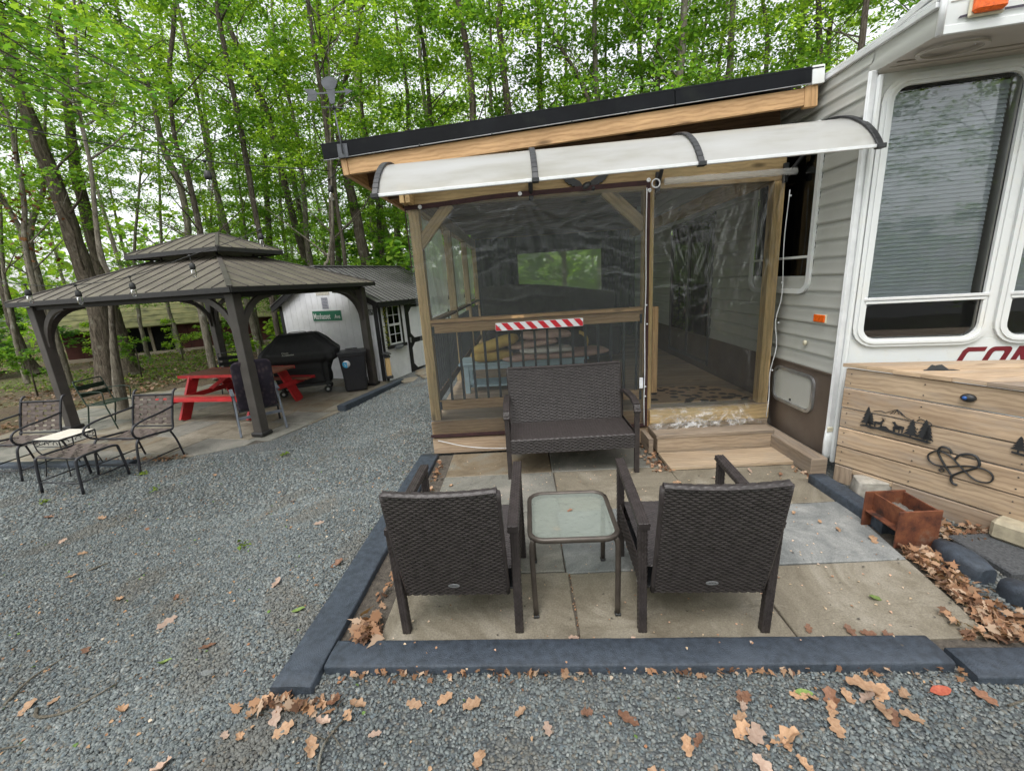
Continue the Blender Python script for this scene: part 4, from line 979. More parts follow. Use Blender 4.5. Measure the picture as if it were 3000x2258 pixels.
for wi, (s0, s1) in enumerate((W1, W2, W3)):
    m = MB(); m.prism(rrect(s0-.004, ZB-.004, s1+.004, ZT, .095), F(0, 0, -.008), FD, (0, 0, 1), .006)
    wdw = V_(m, 'front_window', 'glass_rv')
    o_ = rrect(s0-.072, ZB-.062, s1+.072, ZT+.068, .16); i_ = rrect(s0, ZB, s1, ZT, .09)
    m = MB(); ring(m, o_, i_, F(0, 0, 0.001), FD, (0, 0, 1), .022); m.build('window_frame', 'rv_white', wdw)
    o2 = rrect(s0-.045, ZB-.038, s1+.045, ZT+.042, .13); i2 = rrect(s0-.024, ZB-.02, s1+.024, ZT+.022, .11)
    m = MB(); ring(m, o2, i2, F(0, 0, .0235), FD, (0, 0, 1), .009); m.build('window_rim', 'rv_white', wdw)
    MB().box(F((s0+s1)/2, ZM-.012, .016), (s1-s0+.02, .024, .020), rotz(-A_)).build('window_bar', 'rv_white', wdw); MB().box(F((s0+s1)/2, ZM+.014, .018), (s1-s0+.075, .03, .022), rotz(-A_)).build('window_bar', 'rv_trim', wdw)
    m = MB(); m.prism(rrect(s0+.01, ZB+.01, s1-.01, ZM-.03, .06), F(0, 0, -.02), FD, (0, 0, 1), .002); m.build('insect_screen', 'screen_mesh', wdw)
    z = ZB+.01; k = 0
    sm = MB().box((0, 0, 0), (s1-s0-.035, .034, .0022), b=.0004).mesh('blind_slat', 'blind_grey')
    while z < ZT-.03:
        o = bpy.data.objects.new('blind_slat', sm); COL.objects.link(o); o.parent = wdw
        o.location = F((s0+s1)/2-.018, z, -.055)-Vector((XR, YC, 0)); o.rotation_euler = Euler((R(-42)*1.0, 0, 0)).to_matrix().to_4x4().to_euler(); o.rotation_euler = (rotz(-A_) @ Matrix.Rotation(R(66), 3, 'X')).to_euler(); z += .0285
    m = MB(); m.box(F(s1-.008, (ZB+ZT)/2, -.05), (.012, .09, ZT-ZB), rotz(-A_)); m.build('window_reveal', 'rv_cap_under', wdw)
# vertical joint strip between the windows
for s in (.935, .975): fbox(s-.006, s+.006, 1.18, 2.9, .006, .008, 'joint_strip', 'rv_trim')
# maroon lettering on the front: C O N ...
def slant(poly, s0, z0, h, w_): return [(s0+x*w_+y*h*.38, z0+y*h) for x, y in poly]
def letter(poly_o, poly_i, s0, w_, h=.165, z0=.858):
    m = MB()
    if poly_i: ring(m, slant(poly_o, s0, z0, h, w_), slant(poly_i, s0, z0, h, w_), F(0, 0, .0005), FD, (0, 0, 1), .002)
    else: m.prism(slant(poly_o, s0, z0, h, w_), F(0, 0, .0005), FD, (0, 0, 1), .002)
    V_(m, 'letter', 'maroon')
letter([(.12, 0), (.95, 0), (.95, .2), (.32, .2), (.26, .3), (.26, .72), (.32, .8), (1.0, .8), (1.0, 1), (.14, 1), (.0, .85), (.0, .15)], None, .765, .14)
letter(rrect(0, 0, 1, 1, .22, 4), rrect(.25, .2, .75, .8, .1, 4), .925, .145)
letter([(0, 0), (.24, 0), (.24, .62), (.7, 0), (1, 0), (1, 1), (.76, 1), (.76, .38), (.3, 1), (0, 1)], None, 1.10, .15)
letter(rrect(0, 0, 1, 1, .22, 4), rrect(.25, .2, .75, .8, .1, 4), 1.28, .145)
# over-cab cap: overhang with marker light
def cap_poly(y_out): pass
CO = .47; z0c, z1c = 2.955, 3.30
c_ = MB(); cor = Vector((XR, 2.935, 0)); far = F(2.75, 0, 0)
def Cp(s, out, z): p = FC+FD*(s+.085*min(1., out/.44))+FN*out; return Vector((p.x, p.y, z))
und = MB(); und.grid(lambda u, v: Cp(.0+2.75*u, .44*v, 2.955+.012*math.sin(math.pi*v)-(.02*(1-v) if v < .1 else 0)), 8, 6); und.v = [(x, y, z) for x, y, z in und.v]; V_(und, 'cap_underside', 'rv_cap_under')
fr_ = MB(); fr_.grid(lambda u, v: Cp(2.75*u, .44+.012*math.sin(math.pi*v), 2.955+(.26+.14*min(1, u*5))*v), 20, 6); V_(fr_, 'cap_front', 'rv_white')
V_(MB().beam(Cp(0, .447, 2.968), Cp(2.75, .447, 2.968), .018, .045), 'cap_lip', 'rv_white')
V_(MB().tube([Cp(.0, .445, 2.945), Cp(.0, .448, 3.10), Cp(.0, .44, 3.22)], .018, 10), 'cap_corner_trim', 'rv_trim')
sd = MB(); a0 = Vector((XR, YC+.04, 0)); a1 = Cp(.0, .44, 0)
sd.grid(lambda u, v: Vector((a0.x+(a1.x-a0.x)*u-.010*math.sin(math.pi*min(1, v*2)), a0.y+(a1.y-a0.y)*u, 2.955+(.155+.07*u)*v)), 6, 8); V_(sd, 'cap_side', 'rv_siding')
V_(MB().beam((XR-.01, YC, 3.112), tuple(Cp(-.01, .44, 3.185)), .03, .022), 'cap_roof_edge', 'rv_trim'); V_(MB().beam((XR+.02, YC, 3.14), tuple(Cp(.02, .44, 3.215)), .07, .02), 'cap_roof_edge', 'rv_white')
V_(MB().prism([(XR+.04, YC), (a1.x+.04, a1.y+.02), (Cp(2.75, .42, 0).x, Cp(2.75, .42, 0).y), (F(2.75, 0).x, F(2.75, 0).y)], (0, 0, 3.15), (1, 0, 0), (0, 1, 0), .02), 'cap_roof', 'rv_white')
ov = MB(); oo = [(.30+.15*math.cos(a)*1.25, .22+.105*math.sin(a)) for a in [k*math.pi/14 for k in range(28)]]; ii = [(.30+(x-.30)*.86, .22+(y-.22)*.82) for x, y in oo]
ring(ov, oo, ii, Vector((FC.x, FC.y, 2.949)), FD, FN, .012); V_(ov, 'ceiling_ring', 'rv_cap_under'); V_(MB().lathe([(.004, 0), (.004, -.006), (0, -.008)], Cp(.36, .24, 2.953), 8), 'screw', 'rv_white')
for o_ in (.05, .10): V_(MB().beam(Cp(.05, o_, 2.944+o_*.12), Cp(2.7, o_, 2.944+o_*.12), .010, .01), 'underside_rib', 'rv_cap_under')
lt = V_(MB().box(Cp(.205, .482, 3.062), (.155, .045, .085), rotz(-A_), b=.014), 'marker_light', 'amber'); MB().box(Cp(.202, .462, 3.057), (.17, .02, .10), rotz(-A_), b=.01).build('light_base', 'cream_plastic', lt)
for s0, s1, z in ((.075, .125, 3.015), (.285, .9, 3.022)): V_(MB().prism([(s0, z), (s1, z+.004), (s1+.008, z+.018), (s0+.01, z+.012)], Cp(0, .455, 0), FD, (0, 0, 1), .002), 'dark_stripe', 'stripe_dark')
V_(MB().beam(Cp(.03, .455, 3.105), Cp(.22, .455, 3.115), .004, .005), 'panel_joint', 'rv_cap_under')

# ------------------------------------------------------------------ wooden box in front of the trailer
bx = thing('wooden_hitch_box', 'wide box of horizontal wooden boards with black wall art in front of the trailer', 'wooden box', (2.8, 2.6, 0))
E_ = Vector((.448, -.894, 0)); EN = Vector((-.894, -.448, 0)); B0 = Vector((2.47, 3.2, 0)); BL = 1.55
def Bp(s, z, out=0.): p = B0+E_*s+EN*out; return Vector((p.x, p.y, z))
BR = frame((.448, -.894, 0))
def board(s0, s1, z0, z1, mat='wood_weathered', name='board', out=0., th=.026): return MB().box(Bp((s0+s1)/2, (z0+z1)/2, out-th/2), (s1-s0, th, z1-z0), BR, .004).build(name, mat, bx)
zs = [.918, .762, .604, .444, .286, .128]
for i in range(5): board(-.012, BL, zs[i+1]+.006, zs[i]-.004, ('wood_weathered', 'wood_pale')[i % 2], out=(.0, .003, -.002, .002, -.001)[i])
board(-.008, .116, -.02, .124, 'wood_weathered'); board(.116, .372, .084, .124, 'wood_weathered'); board(.372, BL, -.02, .124, 'wood_pale')
for i in range(5):
    for s in (.03, .46, .95):
        for dz in (.04, .115): MB().lathe([(.0045, 0), (.004, .002), (0, .0025)], Bp(s, zs[i]-dz, .004), 8, rot=frame((.448, -.894, 0)) @ Matrix.Rotation(R(90), 3, 'X')).build('screw', 'black_metal', bx)
# plank top: planks run parallel to the trailer front
tp = 0
for k in range(11):
    s0 = -.03+k*.155; a = Bp(s0, .932, .015); n_ = Bp(s0+.152, .932, .015)
    L1 = 1.1+.0*k; poly = [(a.x, a.y), (n_.x, n_.y), (n_.x+FD.x*L1, n_.y+FD.y*L1), (a.x+FD.x*L1, a.y+FD.y*L1)]
    MB().prism(poly, (0, 0, .921+random.uniform(0, .007)), (1, 0, 0), (0, 1, 0), .026).build('top_plank', random.choice(('wood_pale', 'wood_pale', 'wood_weathered')), bx)
# black solar light
sl2 = thing('solar_light', 'black oval solar lamp with a blue lens on the top board of the wooden box', 'lamp', tuple(Bp(.676, .80, .0)))
m = MB(); m.lathe([(0, .032), (.025, .028), (.036, .016), (.036, 0)], Bp(.676, .834, .0), 20, sx=1.0, sy=.72, rot=frame((.448, -.894, 0)) @ Matrix.Rotation(R(90), 3, 'X')); m.build('body', 'black_metal', sl2)
m = MB(); m.lathe([(0, .008), (.010, .004), (.013, 0)], Bp(.665, .834, .030), 12, rot=frame((.448, -.894, 0)) @ Matrix.Rotation(R(90), 3, 'X')); m.build('lens', 'lens_blue', sl2)
# cut-out wildlife scene
art = thing('wildlife_wall_art', 'black metal cut-out of deer, pine trees and mountains on the wooden box', 'wall art', tuple(Bp(.33, .5, .01)))
def A2(poly, name): MB().prism(poly, Bp(0, 0, .004), E_, (0, 0, 1), -.004 if False else .004).build(name, 'black_metal', art)
def pine(s, z, h, w_):
    L = [(0, h)]
    for k in range(5): f = (k+1)/5; L += [(w_*.5*f*.95, h*(1-f)+.014), (w_*.5*f*.5, h*(1-f)+.016)]
    R_ = [(a, b) for a, b in L[1:]]; pts = [(s+a, z+b) for a, b in R_][::-1]+[(s, z+h)]+[(s-a, z+b) for a, b in R_]
    pts += [(s-.004, z+.014), (s-.004, z), (s+.004, z), (s+.004, z+.014)]; A2(pts, 'pine')
zb = .50
gp = [(.125, .500), (.15, .508), (.18, .512), (.21, .506), (.24, .513), (.262, .530), (.285, .532), (.31, .513), (.35, .505), (.385, .505), (.42, .500), (.45, .498), (.48, .498), (.52, .495), (.545, .488), (.52, .478), (.47, .484), (.44, .486), (.40, .490), (.36, .486), (.32, .492), (.27, .494), (.24, .497), (.20, .490), (.16, .498), (.135, .492)]
A2(gp[::-1], 'ground_strip')
pine(.168, .508, .145, .085); pine(.19, .508, .10, .06); pine(.430, .495, .13, .09); pine(.50, .492, .15, .10); pine(.52, .488, .12, .07)
mt_ = [(.20, .628), (.245, .640), (.27, .632), (.30, .650), (.335, .672), (.36, .655), (.385, .630), (.41, .622), (.44, .610)]
for a, b in zip(mt_[:-1], mt_[1:]): MB().beam(Bp(a[0], a[1], .006), Bp(b[0], b[1], .006), .003, .006, EN, b=.0005).build('mountain_line', 'black_metal', art)
for a, b in (((.335, .668), (.32, .635)), ((.335, .668), (.35, .64)), ((.32, .655), (.30, .632)), ((.35, .66), (.37, .635))): MB().beam(Bp(*a, .006), Bp(*b, .006), .003, .005, EN, b=.0005).build('mountain_line', 'black_metal', art)
def deer(s, z, k, antler):
    body = [(0, .030), (.004, .040), (.03, .040), (.040, .046), (.046, .058), (.058, .056), (.058, .050), (.050, .044), (.046, .030), (.046, 0), (.041, 0), (.040, .022), (.012, .022), (.010, 0), (.005, 0), (.005, .022)]
    A2([(s+x*k, z+y*abs(k)) for x, y in body][::-1 if k < 0 else 1][::-1] if k > 0 else [(s+x*k, z+y*abs(k)) for x, y in body], 'deer')
    if antler:
        for dx, dz in ((-.010, .020), (.004, .022), (.014, .014)): MB().tube([Bp(s+.05*k, z+.058*k, .006), Bp(s+.05*k+dx, z+.058*k+dz, .006)], .0015, 5).build('antler', 'black_metal', art)
deer(.212, .512, 1.05, True); deer(.392, .508, -1.25, False); deer(.325, .508, .9, False)
MB().tube(arc(Bp(.475, .615, .006), .022, R(10), R(170), 8, E_), .0025, 5).build('cloud_line', 'black_metal', art); MB().tube(arc(Bp(.510, .608, .006), .020, R(-20), R(150), 8, E_), .0025, 5).build('cloud_line', 'black_metal', art)
art2 = thing('pine_wall_art', 'black pine tree cut-out at the right photo edge of the wooden box', 'wall art', tuple(Bp(.93, .5, .01)))
art_keep = art; art = art2; pine(.925, .555, .10, .07); A2([(.90, .545), (.98, .535), (.98, .552), (.90, .556)], 'ground_strip'); art = art_keep
# infinity heart
ht = thing('heart_wall_art', 'black curly infinity heart of bent metal on the lower boards of the wooden box', 'wall art', tuple(Bp(.7, .25, .01)))
def curve(pts, r): MB().tube(smoothline([tuple(Bp(.541+a*.312, .25+b*.235, .010)) for a, b in pts], 7), r, 6, flat=.7).build('metal_curl', 'black_metal', ht)
curve([(.36, .86), (.30, .98), (.18, .98), (.15, .80), (.25, .55), (.38, .30), (.42, .25)], .0085)
curve([(.42, .72), (.47, .86), (.60, .96), (.72, .93), (.78, .72), (.68, .55), (.56, .42), (.44, .25), (.42, .12), (.46, .02), (.53, 0)], .0075)
curve([(.18, .85), (.08, .80), (.0, .65), (.03, .50), (.14, .42), (.30, .44), (.50, .56), (.62, .62), (.78, .66), (.93, .62), (1.0, .48), (.96, .33), (.82, .28), (.68, .36), (.50, .58), (.34, .78), (.18, .85)], .0068)
curve([(.25, .33), (.21, .31), (.24, .26), (.29, .30), (.27, .36), (.22, .38)], .0045)
# small dark mountain ornament lying on the plank top
om = thing('mountain_ornament', 'small black twin-peaked metal ornament lying on top of the wooden box', 'ornament', (2.86, 3.02, .947))
MB().prism([(-.07, 0), (-.035, .035), (-.02, .028), (0, .034), (.02, .036), (.035, .02), (.07, -.012), (.02, 0)], (2.83, 2.88, .949), FD, (0, .35, 1), .012).build('peaks', 'black_metal', om)
MB().prism([(-.10, -.01), (.10, -.02), (.09, .012), (-.08, .012)], (2.83, 2.87, .948), FD, (0, 1, 0), .004).build('base', 'black_metal', om)
# ------------------------------------------------------------------ gazebo
GC = Vector((-5.613, 7.939, 0)); GU = Vector((-.975, .224, 0)).normalized(); GV = Vector((.224, .975, 0)).normalized(); GB = -.30
gz = thing('hardtop_gazebo', 'dark metal gazebo with two-tier ribbed roof over the picnic table', 'gazebo', (GC.x, GC.y, GB))
def Gp(a, b, z): return GC+GU*a+GV*b+Vector((0, 0, z))
GR = Matrix(((GU.x, GV.x, 0), (GU.y, GV.y, 0), (0, 0, 1)))
GR3 = frame(GU)
def Z_(m, n, mat='gazebo_metal', **k): return m.build(n, mat, gz, **k)
for a in (-2, 2):
    for b in (-1.55, 1.55):
        p = Z_(MB().box(Gp(a, b, (GB+1.80)/2+.02), (.145, .145, 1.80-GB-.04), GR3, .006), 'post')
        MB().box(Gp(a, b, GB+.035), (.21, .21, .06), GR3, .012).build('post_foot', 'gazebo_dark', p)
        for d, s in ((GU, -1 if a > 0 else 1), (GV, -1 if b > 0 else 1)):
            m = MB(); pts = [Gp(a, b, 1.80-.66)+d*s*(.06+.60-.60*math.cos(t))+Vector((0, 0, .62*math.sin(t))) for t in [R(90)*i/9 for i in range(10)]]
            for p_, q_ in zip(pts[:-1], pts[1:]): m.beam(p_, q_+(q_-p_)*.1, .05, .085, Vector((0, 0, 1)) if abs((q_-p_).normalized().z) < .9 else d)
            Z_(m, 'curved_brace')
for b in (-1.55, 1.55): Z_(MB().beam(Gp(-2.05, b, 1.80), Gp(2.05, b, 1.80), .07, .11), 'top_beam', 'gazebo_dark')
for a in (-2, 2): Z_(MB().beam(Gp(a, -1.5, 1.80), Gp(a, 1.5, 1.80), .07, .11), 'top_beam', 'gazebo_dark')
def roof_side(P0, P1, T0, T1, pw, par, mat, ribmat, rib=.018, name='roof_panel', th=.012):
    """trapezoid roof side from eave P0-P1 to top T0-T1, split into ribbed metal panels"""
    ex = (P1-P0).normalized(); n = ex.cross((T0-P0)).normalized(); ey = n.cross(ex).normalized()
    if n.z < 0: n = -n
    q = lambda p: ((p-P0).dot(ex), (p-P0).dot(ey)); poly = [q(P0), q(P1), q(T1), q(T0)]; L = (P1-P0).length; k = max(1, round(L/pw)); w_ = L/k
    for i in range(k):
        x0, x1 = i*w_+.003, (i+1)*w_-.003
        pl = clip(poly, (x0, 9), (x0, -9)); pl = clip(pl, (x1, -9), (x1, 9)) if len(pl) > 2 else pl
        if len(pl) < 3: continue
        yt = max(p[1] for p in pl)
        MB().prism(pl, P0, ex, ey, th*(1 if ex.cross(ey).z > 0 else -1)).build(name, mat, par)
        if i:
            x = i*w_; c = clip(poly, (x-.001, 9), (x-.001, -9)); c = clip(c, (x+.001, -9), (x+.001, 9))
            if len(c) > 2:
                yt = max(p[1] for p in c)
                if yt > .05: MB().beam(P0+ex*x+n*.016, P0+ex*x+ey*yt+n*.016, rib, rib*.9, n, .002).build('roof_rib', ribmat, par)
def hip_roof(e, ze, t, zt, pw, hipw):
    c = [(-1, -1), (1, -1), (1, 1), (-1, 1)]
    E4 = [Gp(e[0]*a, e[1]*b, ze) for a, b in c]; T4 = [Gp(t[0]*a, t[1]*b, zt) for a, b in c]
    for i in range(4):
        j = (i+1) % 4
        roof_side(E4[i], E4[j], T4[i], T4[j], pw, gz, 'gazebo_roof', 'gazebo_metal')
        m = MB(); m.beam(E4[i]+Vector((0, 0, .02)), T4[i]+Vector((0, 0, .02)), hipw, .02); Z_(m, 'hip_cap')
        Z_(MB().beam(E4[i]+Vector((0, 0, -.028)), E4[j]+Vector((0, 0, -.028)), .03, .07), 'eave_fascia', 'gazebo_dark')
    return E4, T4
hip_roof((2.22, 1.77), 1.875, (.72, .45), 2.44, .30, .07)
hip_roof((1.0, .70), 2.55, (.32, .012), 2.86, .30, .05)
Z_(MB().beam(Gp(-.34, 0, 2.875), Gp(.34, 0, 2.875), .05, .025), 'ridge_cap')
for a in (-.62, .62):
    for b in (-.38, .38): Z_(MB().box(Gp(a, b, 2.47), (.03, .03, .14), GR3), 'vent_strut', 'gazebo_dark')
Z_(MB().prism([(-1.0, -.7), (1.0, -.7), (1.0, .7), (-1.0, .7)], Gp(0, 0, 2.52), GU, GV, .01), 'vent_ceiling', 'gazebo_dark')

# ------------------------------------------------------------------ picnic table
pt_ = thing('picnic_table', 'red-painted wooden picnic table with attached benches under the gazebo', 'picnic table', (-5.25, 7.51, GB), R(-9.5)); pt_.scale = (1, 1, .955)
def K(m, n, mat='red_paint'): return m.build(n, mat, pt_, local=True)
for i in range(5): K(MB().box((0, -.28+i*.14, .765), (1.85, .134, .036)), 'top_board', 'table_top_wood')
for s in (-1, 1):
    K(MB().box((0, s*.352, .757), (1.85, .012, .058)), 'top_edge')
    for i in range(2): K(MB().box((0, s*(.64+i*.13), .455), (1.9, .125, .036)), 'seat_board', 'table_top_wood' if i == 0 else 'red_paint')
    K(MB().box((0, s*.84, .447), (1.9, .012, .06)), 'bench_edge')
for x in (-.68, .68):
    for s in (-1, 1): K(MB().beam((x, s*.26, .75), (x, s*.63, .0), .045, .19, (0, 1, 0)), 'leg')
    K(MB().box((x+.03, 0, .41), (.04, 1.62, .09)), 'cross_beam'); K(MB().box((x+.03, 0, .725), (.04, .72, .05)), 'cleat')
    K(MB().beam((x, 0, .42), (x*.25, 0, .73), .04, .07), 'diagonal_brace')
# ------------------------------------------------------------------ sling chair beside the post
sc_ = thing('high_back_patio_chair', 'high-backed patio chair with dark printed cushion behind the gazebo front post', 'chair', (-4.07, 6.13, GB), R(37))
def sK(m, n, mat='chair_grey'): return m.build(n, mat, sc_, local=True)
for s in (-1, 1):
    sK(MB().beam((s*.31, -.06, 0), (s*.29, .14, .62), .028, .045), 'rear_leg'); sK(MB().beam((s*.30, .62, 0), (s*.30, .50, .62), .028, .045), 'front_leg', 'black_metal')
    sK(MB().box((s*.30, .28, .635), (.05, .52, .022)), 'armrest')
sK(MB().box((0, .03, .27), (.58, .025, .045)), 'stretcher')
m = MB(); m.grid(lambda u, v: Vector(((2*u-1)*.25*(1-.10*max(0, (v-.9)/.1)**2), .10-.27*v+.02*math.sin(math.pi*v)+.012*math.sin(6*v), .36+.80*v)), 10, 24)
m2 = MB()
def cushion_back(u, v):
    th = u*2*math.pi; x = math.copysign(abs(math.cos(th))**.28, math.cos(th)); z = v*2-1; zz = math.copysign(1-(1-abs(z))**1.0, z)
    k = (1-abs(z)**14)**.5 if abs(z) < 1 else 0; y = math.copysign(abs(math.sin(th))**.5, math.sin(th))
    vv = (z+1)/2; return Vector((x*.262*k, .10-.27*vv+y*.032*k+.012*math.sin(9*vv), .35+.81*vv))
m2.grid(cushion_back, 28, 30); sK(m2, 'cushion', 'sling_print')
m3 = MB(); m3.grid(lambda u, v: Vector(((2*u-1)*.26, .08+.50*v, .385+.03*math.sin(math.pi*u)*math.sin(math.pi*v))), 8, 8); sK(m3, 'seat_cushion', 'sling_print'); sK(MB().box((0, .33, .36), (.54, .5, .03)), 'seat_frame', 'black_metal')
# ------------------------------------------------------------------ slatted metal chairs
def slat_chair(name, label, loc, rz, mat, W=.44, Hb=.84):
    t = thing(name, label, 'chair', loc, rz); h = W/2
    def q(m, n): return m.build(n, mat, t, local=True)
    for s in (-1, 1):
        q(MB().tube(smoothline([(s*h, -.30, 0), (s*h, -.17, .40), (s*h, -.20, .45), (s*h, -.32, Hb-.04), (s*(h-.02), -.335, Hb)], 4), .011, 8), 'back_leg')
        q(MB().tube(smoothline([(s*h, .30, 0), (s*h, .19, .38), (s*h, .16, .43), (s*h, -.16, .425)], 4), .011, 8), 'front_leg')
        q(MB().tube(smoothline([(s*h, -.25, .64), (s*(h+.01), .0, .66), (s*(h+.01), .16, .655), (s*(h+.01), .20, .62), (s*h, .17, .45)], 4), .009, 8), 'armrest')
    q(MB().tube([(-h+.02, -.335, Hb), (h-.02, -.335, Hb)], .011, 8), 'top_rail')
    for z in (Hb-.12, Hb-.24): q(MB().box((0, -.335+(Hb-z)*.30, z), (W, .008, .085), Matrix.Rotation(R(-17), 3, 'X')), 'back_slat')
    for i in range(6): q(MB().box((0, -.15+i*.062, .435+.006*math.cos(i)), (W-.01, .05, .006)), 'seat_slat')
    return t
slat_chair('metal_slat_chair', 'dark green slatted metal chair at the left gazebo post', (-7.22, 6.96, GB), R(-97), 'green_paint')
slat_chair('metal_slat_chair', 'black slatted folding chair on the far side of the picnic table', (-6.60, 9.25, GB), R(210), 'black_metal')
# ------------------------------------------------------------------ woven strap chairs and footstool
def strap_panel(t, P, nu, nv, wu, wv, amp=.006):
    """basket-woven vinyl straps over a frame; P(u,v) -> point. Each strap is its own part"""
    def nrm(u, v):
        e = .01; a = P(min(1, u+e), v)-P(max(0, u-e), v); b = P(u, min(1, v+e))-P(u, max(0, v-e)); return a.cross(b).normalized()
    for i in range(nu):
        c = (i+.5)/nu; m = MB()
        m.grid(lambda a, b, c=c, i=i: P(c+(a-.5)*wu, b)+nrm(c, b)*(amp*math.cos(math.pi*(b*nv-.5+(i % 2)))), 1, nv*3); m.build('strap', 'strap_brown', t, local=True)
    for j in range(nv):
        c = (j+.5)/nv; m = MB()
        m.grid(lambda a, b, c=c, j=j: P(a, c+(b-.5)*wv)-nrm(a, c)*(amp*math.cos(math.pi*(a*nu-.5+(j % 2)))), nu*3, 1); m.build('strap', 'strap_brown', t, local=True)
def strap_chair(label, loc, rz):
    t = thing('strap_chair', label, 'chair', loc, rz, 'brown woven strap chairs on the gravel'); h = .29
    def q(m, n): return m.build(n, 'frame_navy', t, local=True)
    for s in (-1, 1):
        # side frame: front foot, up to seat, back along the seat, up the backrest
        q(MB().tube(smoothline([(s*h, .30, 0), (s*h, .26, .30), (s*h, .23, .40), (s*h, .16, .425), (s*h, -.05, .41), (s*h, -.20, .395), (s*h, -.255, .42), (s*h, -.285, .55), (s*h, -.36, .80), (s*h, -.40, .875), (s*h*1.0, -.435, .885)], 5), .0135, 8), 'side_frame')
        q(MB().tube(smoothline([(s*h, -.32, .68), (s*(h+.03), -.10, .655), (s*(h+.04), .12, .635), (s*(h+.04), .25, .60), (s*(h+.04), .29, .53), (s*(h+.02), .25, .46), (s*h, .19, .43)], 5), .0125, 8), 'armrest')
        q(MB().tube(smoothline([(s*h, -.20, .40), (s*h, -.26, .25), (s*h, -.31, .02)], 4), .012, 8), 'rear_leg')
        q(MB().tube([(s*h, .285, .13), (s*h, -.295, .13)], .008, 6), 'stretcher')
    q(MB().tube([(-h, .285, .13), (h, .285, .13)], .008, 6), 'stretcher'); q(MB().tube([(-h, .18, .425), (h, .18, .425)], .011, 8), 'cross_tube'); q(MB().tube([(-h, -.245, .44), (h, -.245, .44)], .011, 8), 'cross_tube'); q(MB().tube([(-h, -.365, .83), (h, -.365, .83)], .011, 8), 'cross_tube')
    strap_panel(t, lambda u, v: Vector(((2*u-1)*h, -.265-.11*v, .46+.37*v)), 5, 6, .115, .105)
    strap_panel(t, lambda u, v: Vector(((2*u-1)*h, -.22+.44*v, .415-.03*math.sin(math.pi*v))), 6, 6, .12, .13)
    return t
GY = -.312
c1 = strap_chair('brown woven strap chair beside the footstool, complete in view', (-5.06, 5.06, GY), R(173)); c1.scale = (1.06, 1.0, 1.03)
c2 = copy_tree(c1, None, (-6.60, 5.05, GY), R(176)); c2['label'] = 'brown woven strap chair half cut off by the left photo edge'
ot = thing('strap_footstool', 'brown woven strap footstool in front of the strap chair', 'footstool', (-5.30, 4.56, GY), R(-9)); ot.scale = (1.10, 1.05, 1.0)
def oK(m, n): return m.build(n, 'frame_navy', ot, local=True)
for s in (-1, 1):
    oK(MB().tube(smoothline([(s*.27, -.24, 0), (s*.265, -.215, .34), (s*.265, -.18, .415), (s*.265, 0, .425), (s*.265, .18, .415), (s*.265, .215, .34), (s*.27, .24, 0)], 5), .014, 8), 'side_frame'); oK(MB().tube([(s*.268, -.23, .14), (s*.268, .23, .14)], .008, 6), 'stretcher')
oK(MB().tube([(-.268, -.23, .13), (.268, -.23, .13)], .008, 6), 'stretcher'); oK(MB().tube([(-.268, .23, .13), (.268, .23, .13)], .008, 6), 'stretcher'); oK(MB().tube([(-.265, -.19, .415), (.265, -.19, .415)], .011, 8), 'cross_tube'); oK(MB().tube([(-.265, .19, .415), (.265, .19, .415)], .011, 8), 'cross_tube')
strap_panel(ot, lambda u, v: Vector(((2*u-1)*.265, -.20+.40*v, .425-.02*math.sin(math.pi*v))), 6, 5, .12, .14)
tt = thing('tile_top_table', 'small low table with pale tile top and scrolled metal rim beside the strap footstool', 'table', (-5.86, 4.96, GY), R(-8))
def tK(m, n, mat='black_metal'): return m.build(n, mat, tt, local=True)
for i in range(2):
    for j in range(2): tK(MB().box((-.1+.2*i, -.1+.2*j, .505), (.196, .196, .012)), 'tile', 'tile_cream')
for a, b in (((-.2, -.2), (.2, -.2)), ((.2, -.2), (.2, .2)), ((.2, .2), (-.2, .2)), ((-.2, .2), (-.2, -.2))):
    tK(MB().beam((*a, .50), (*b, .50), .012, .022), 'rim'); tK(MB().beam((*a, .42), (*b, .42), .008, .01), 'lower_rim')
    d = Vector((b[0]-a[0], b[1]-a[1], 0))
    for k in (1, 3, 5): tK(MB().tube(arc((a[0]+d.x*k/6, a[1]+d.y*k/6, .455), .030, R(-20), R(200), 8, d.normalized()), .004, 5), 'scroll')
for sx in (-1, 1):
    for sy in (-1, 1): tK(MB().tube(smoothline([(sx*.2, sy*.2, .50), (sx*.19, sy*.19, .36), (sx*.16, sy*.16, .25), (sx*.19, sy*.19, .02)], 5), .008, 6), 'leg')
# ------------------------------------------------------------------ covered grill
gr = thing('covered_grill', 'large gas grill under a black fabric cover in front of the white shed', 'grill', (-4.60, 8.62, GB), R(20))
def cover(u, v):
    # v: 0 hem .. 1 top; superellipse rings
    rows = [(0, .50, .25, .20), (.28, .52, .27, .48), (.42, .58, .30, .66), (.48, .72, .36, .73), (.58, .745, .37, .86), (.64, .74, .365, .90), (.82, .52, .27, 1.12), (.94, .38, .21, 1.24), (1.0, .34, .18, 1.255)]
    for a, b in zip(rows[:-1], rows[1:]):
        if v <= b[0]+1e-9: t = (v-a[0])/(b[0]-a[0]); rx, ry, z = [a[i]+(b[i]-a[i])*t for i in (1, 2, 3)]; break
    th = u*2*math.pi; c, s = math.cos(th), math.sin(th); x = math.copysign(abs(c)**.30, c)*rx; y = math.copysign(abs(s)**.30, s)*ry
    f = .018*math.sin(th*9+z*4)*(1-v)*1.6+.010*math.sin(th*17+z*9)+.008*math.sin(z*23+th*3)
    k = 1+f/max(rx, .2); zz = z+.010*math.sin(th*5+z*6)+(.05*math.sin(th*4+1) if v < .01 else 0)
    return Vector((x*k+.0, y*k, zz))
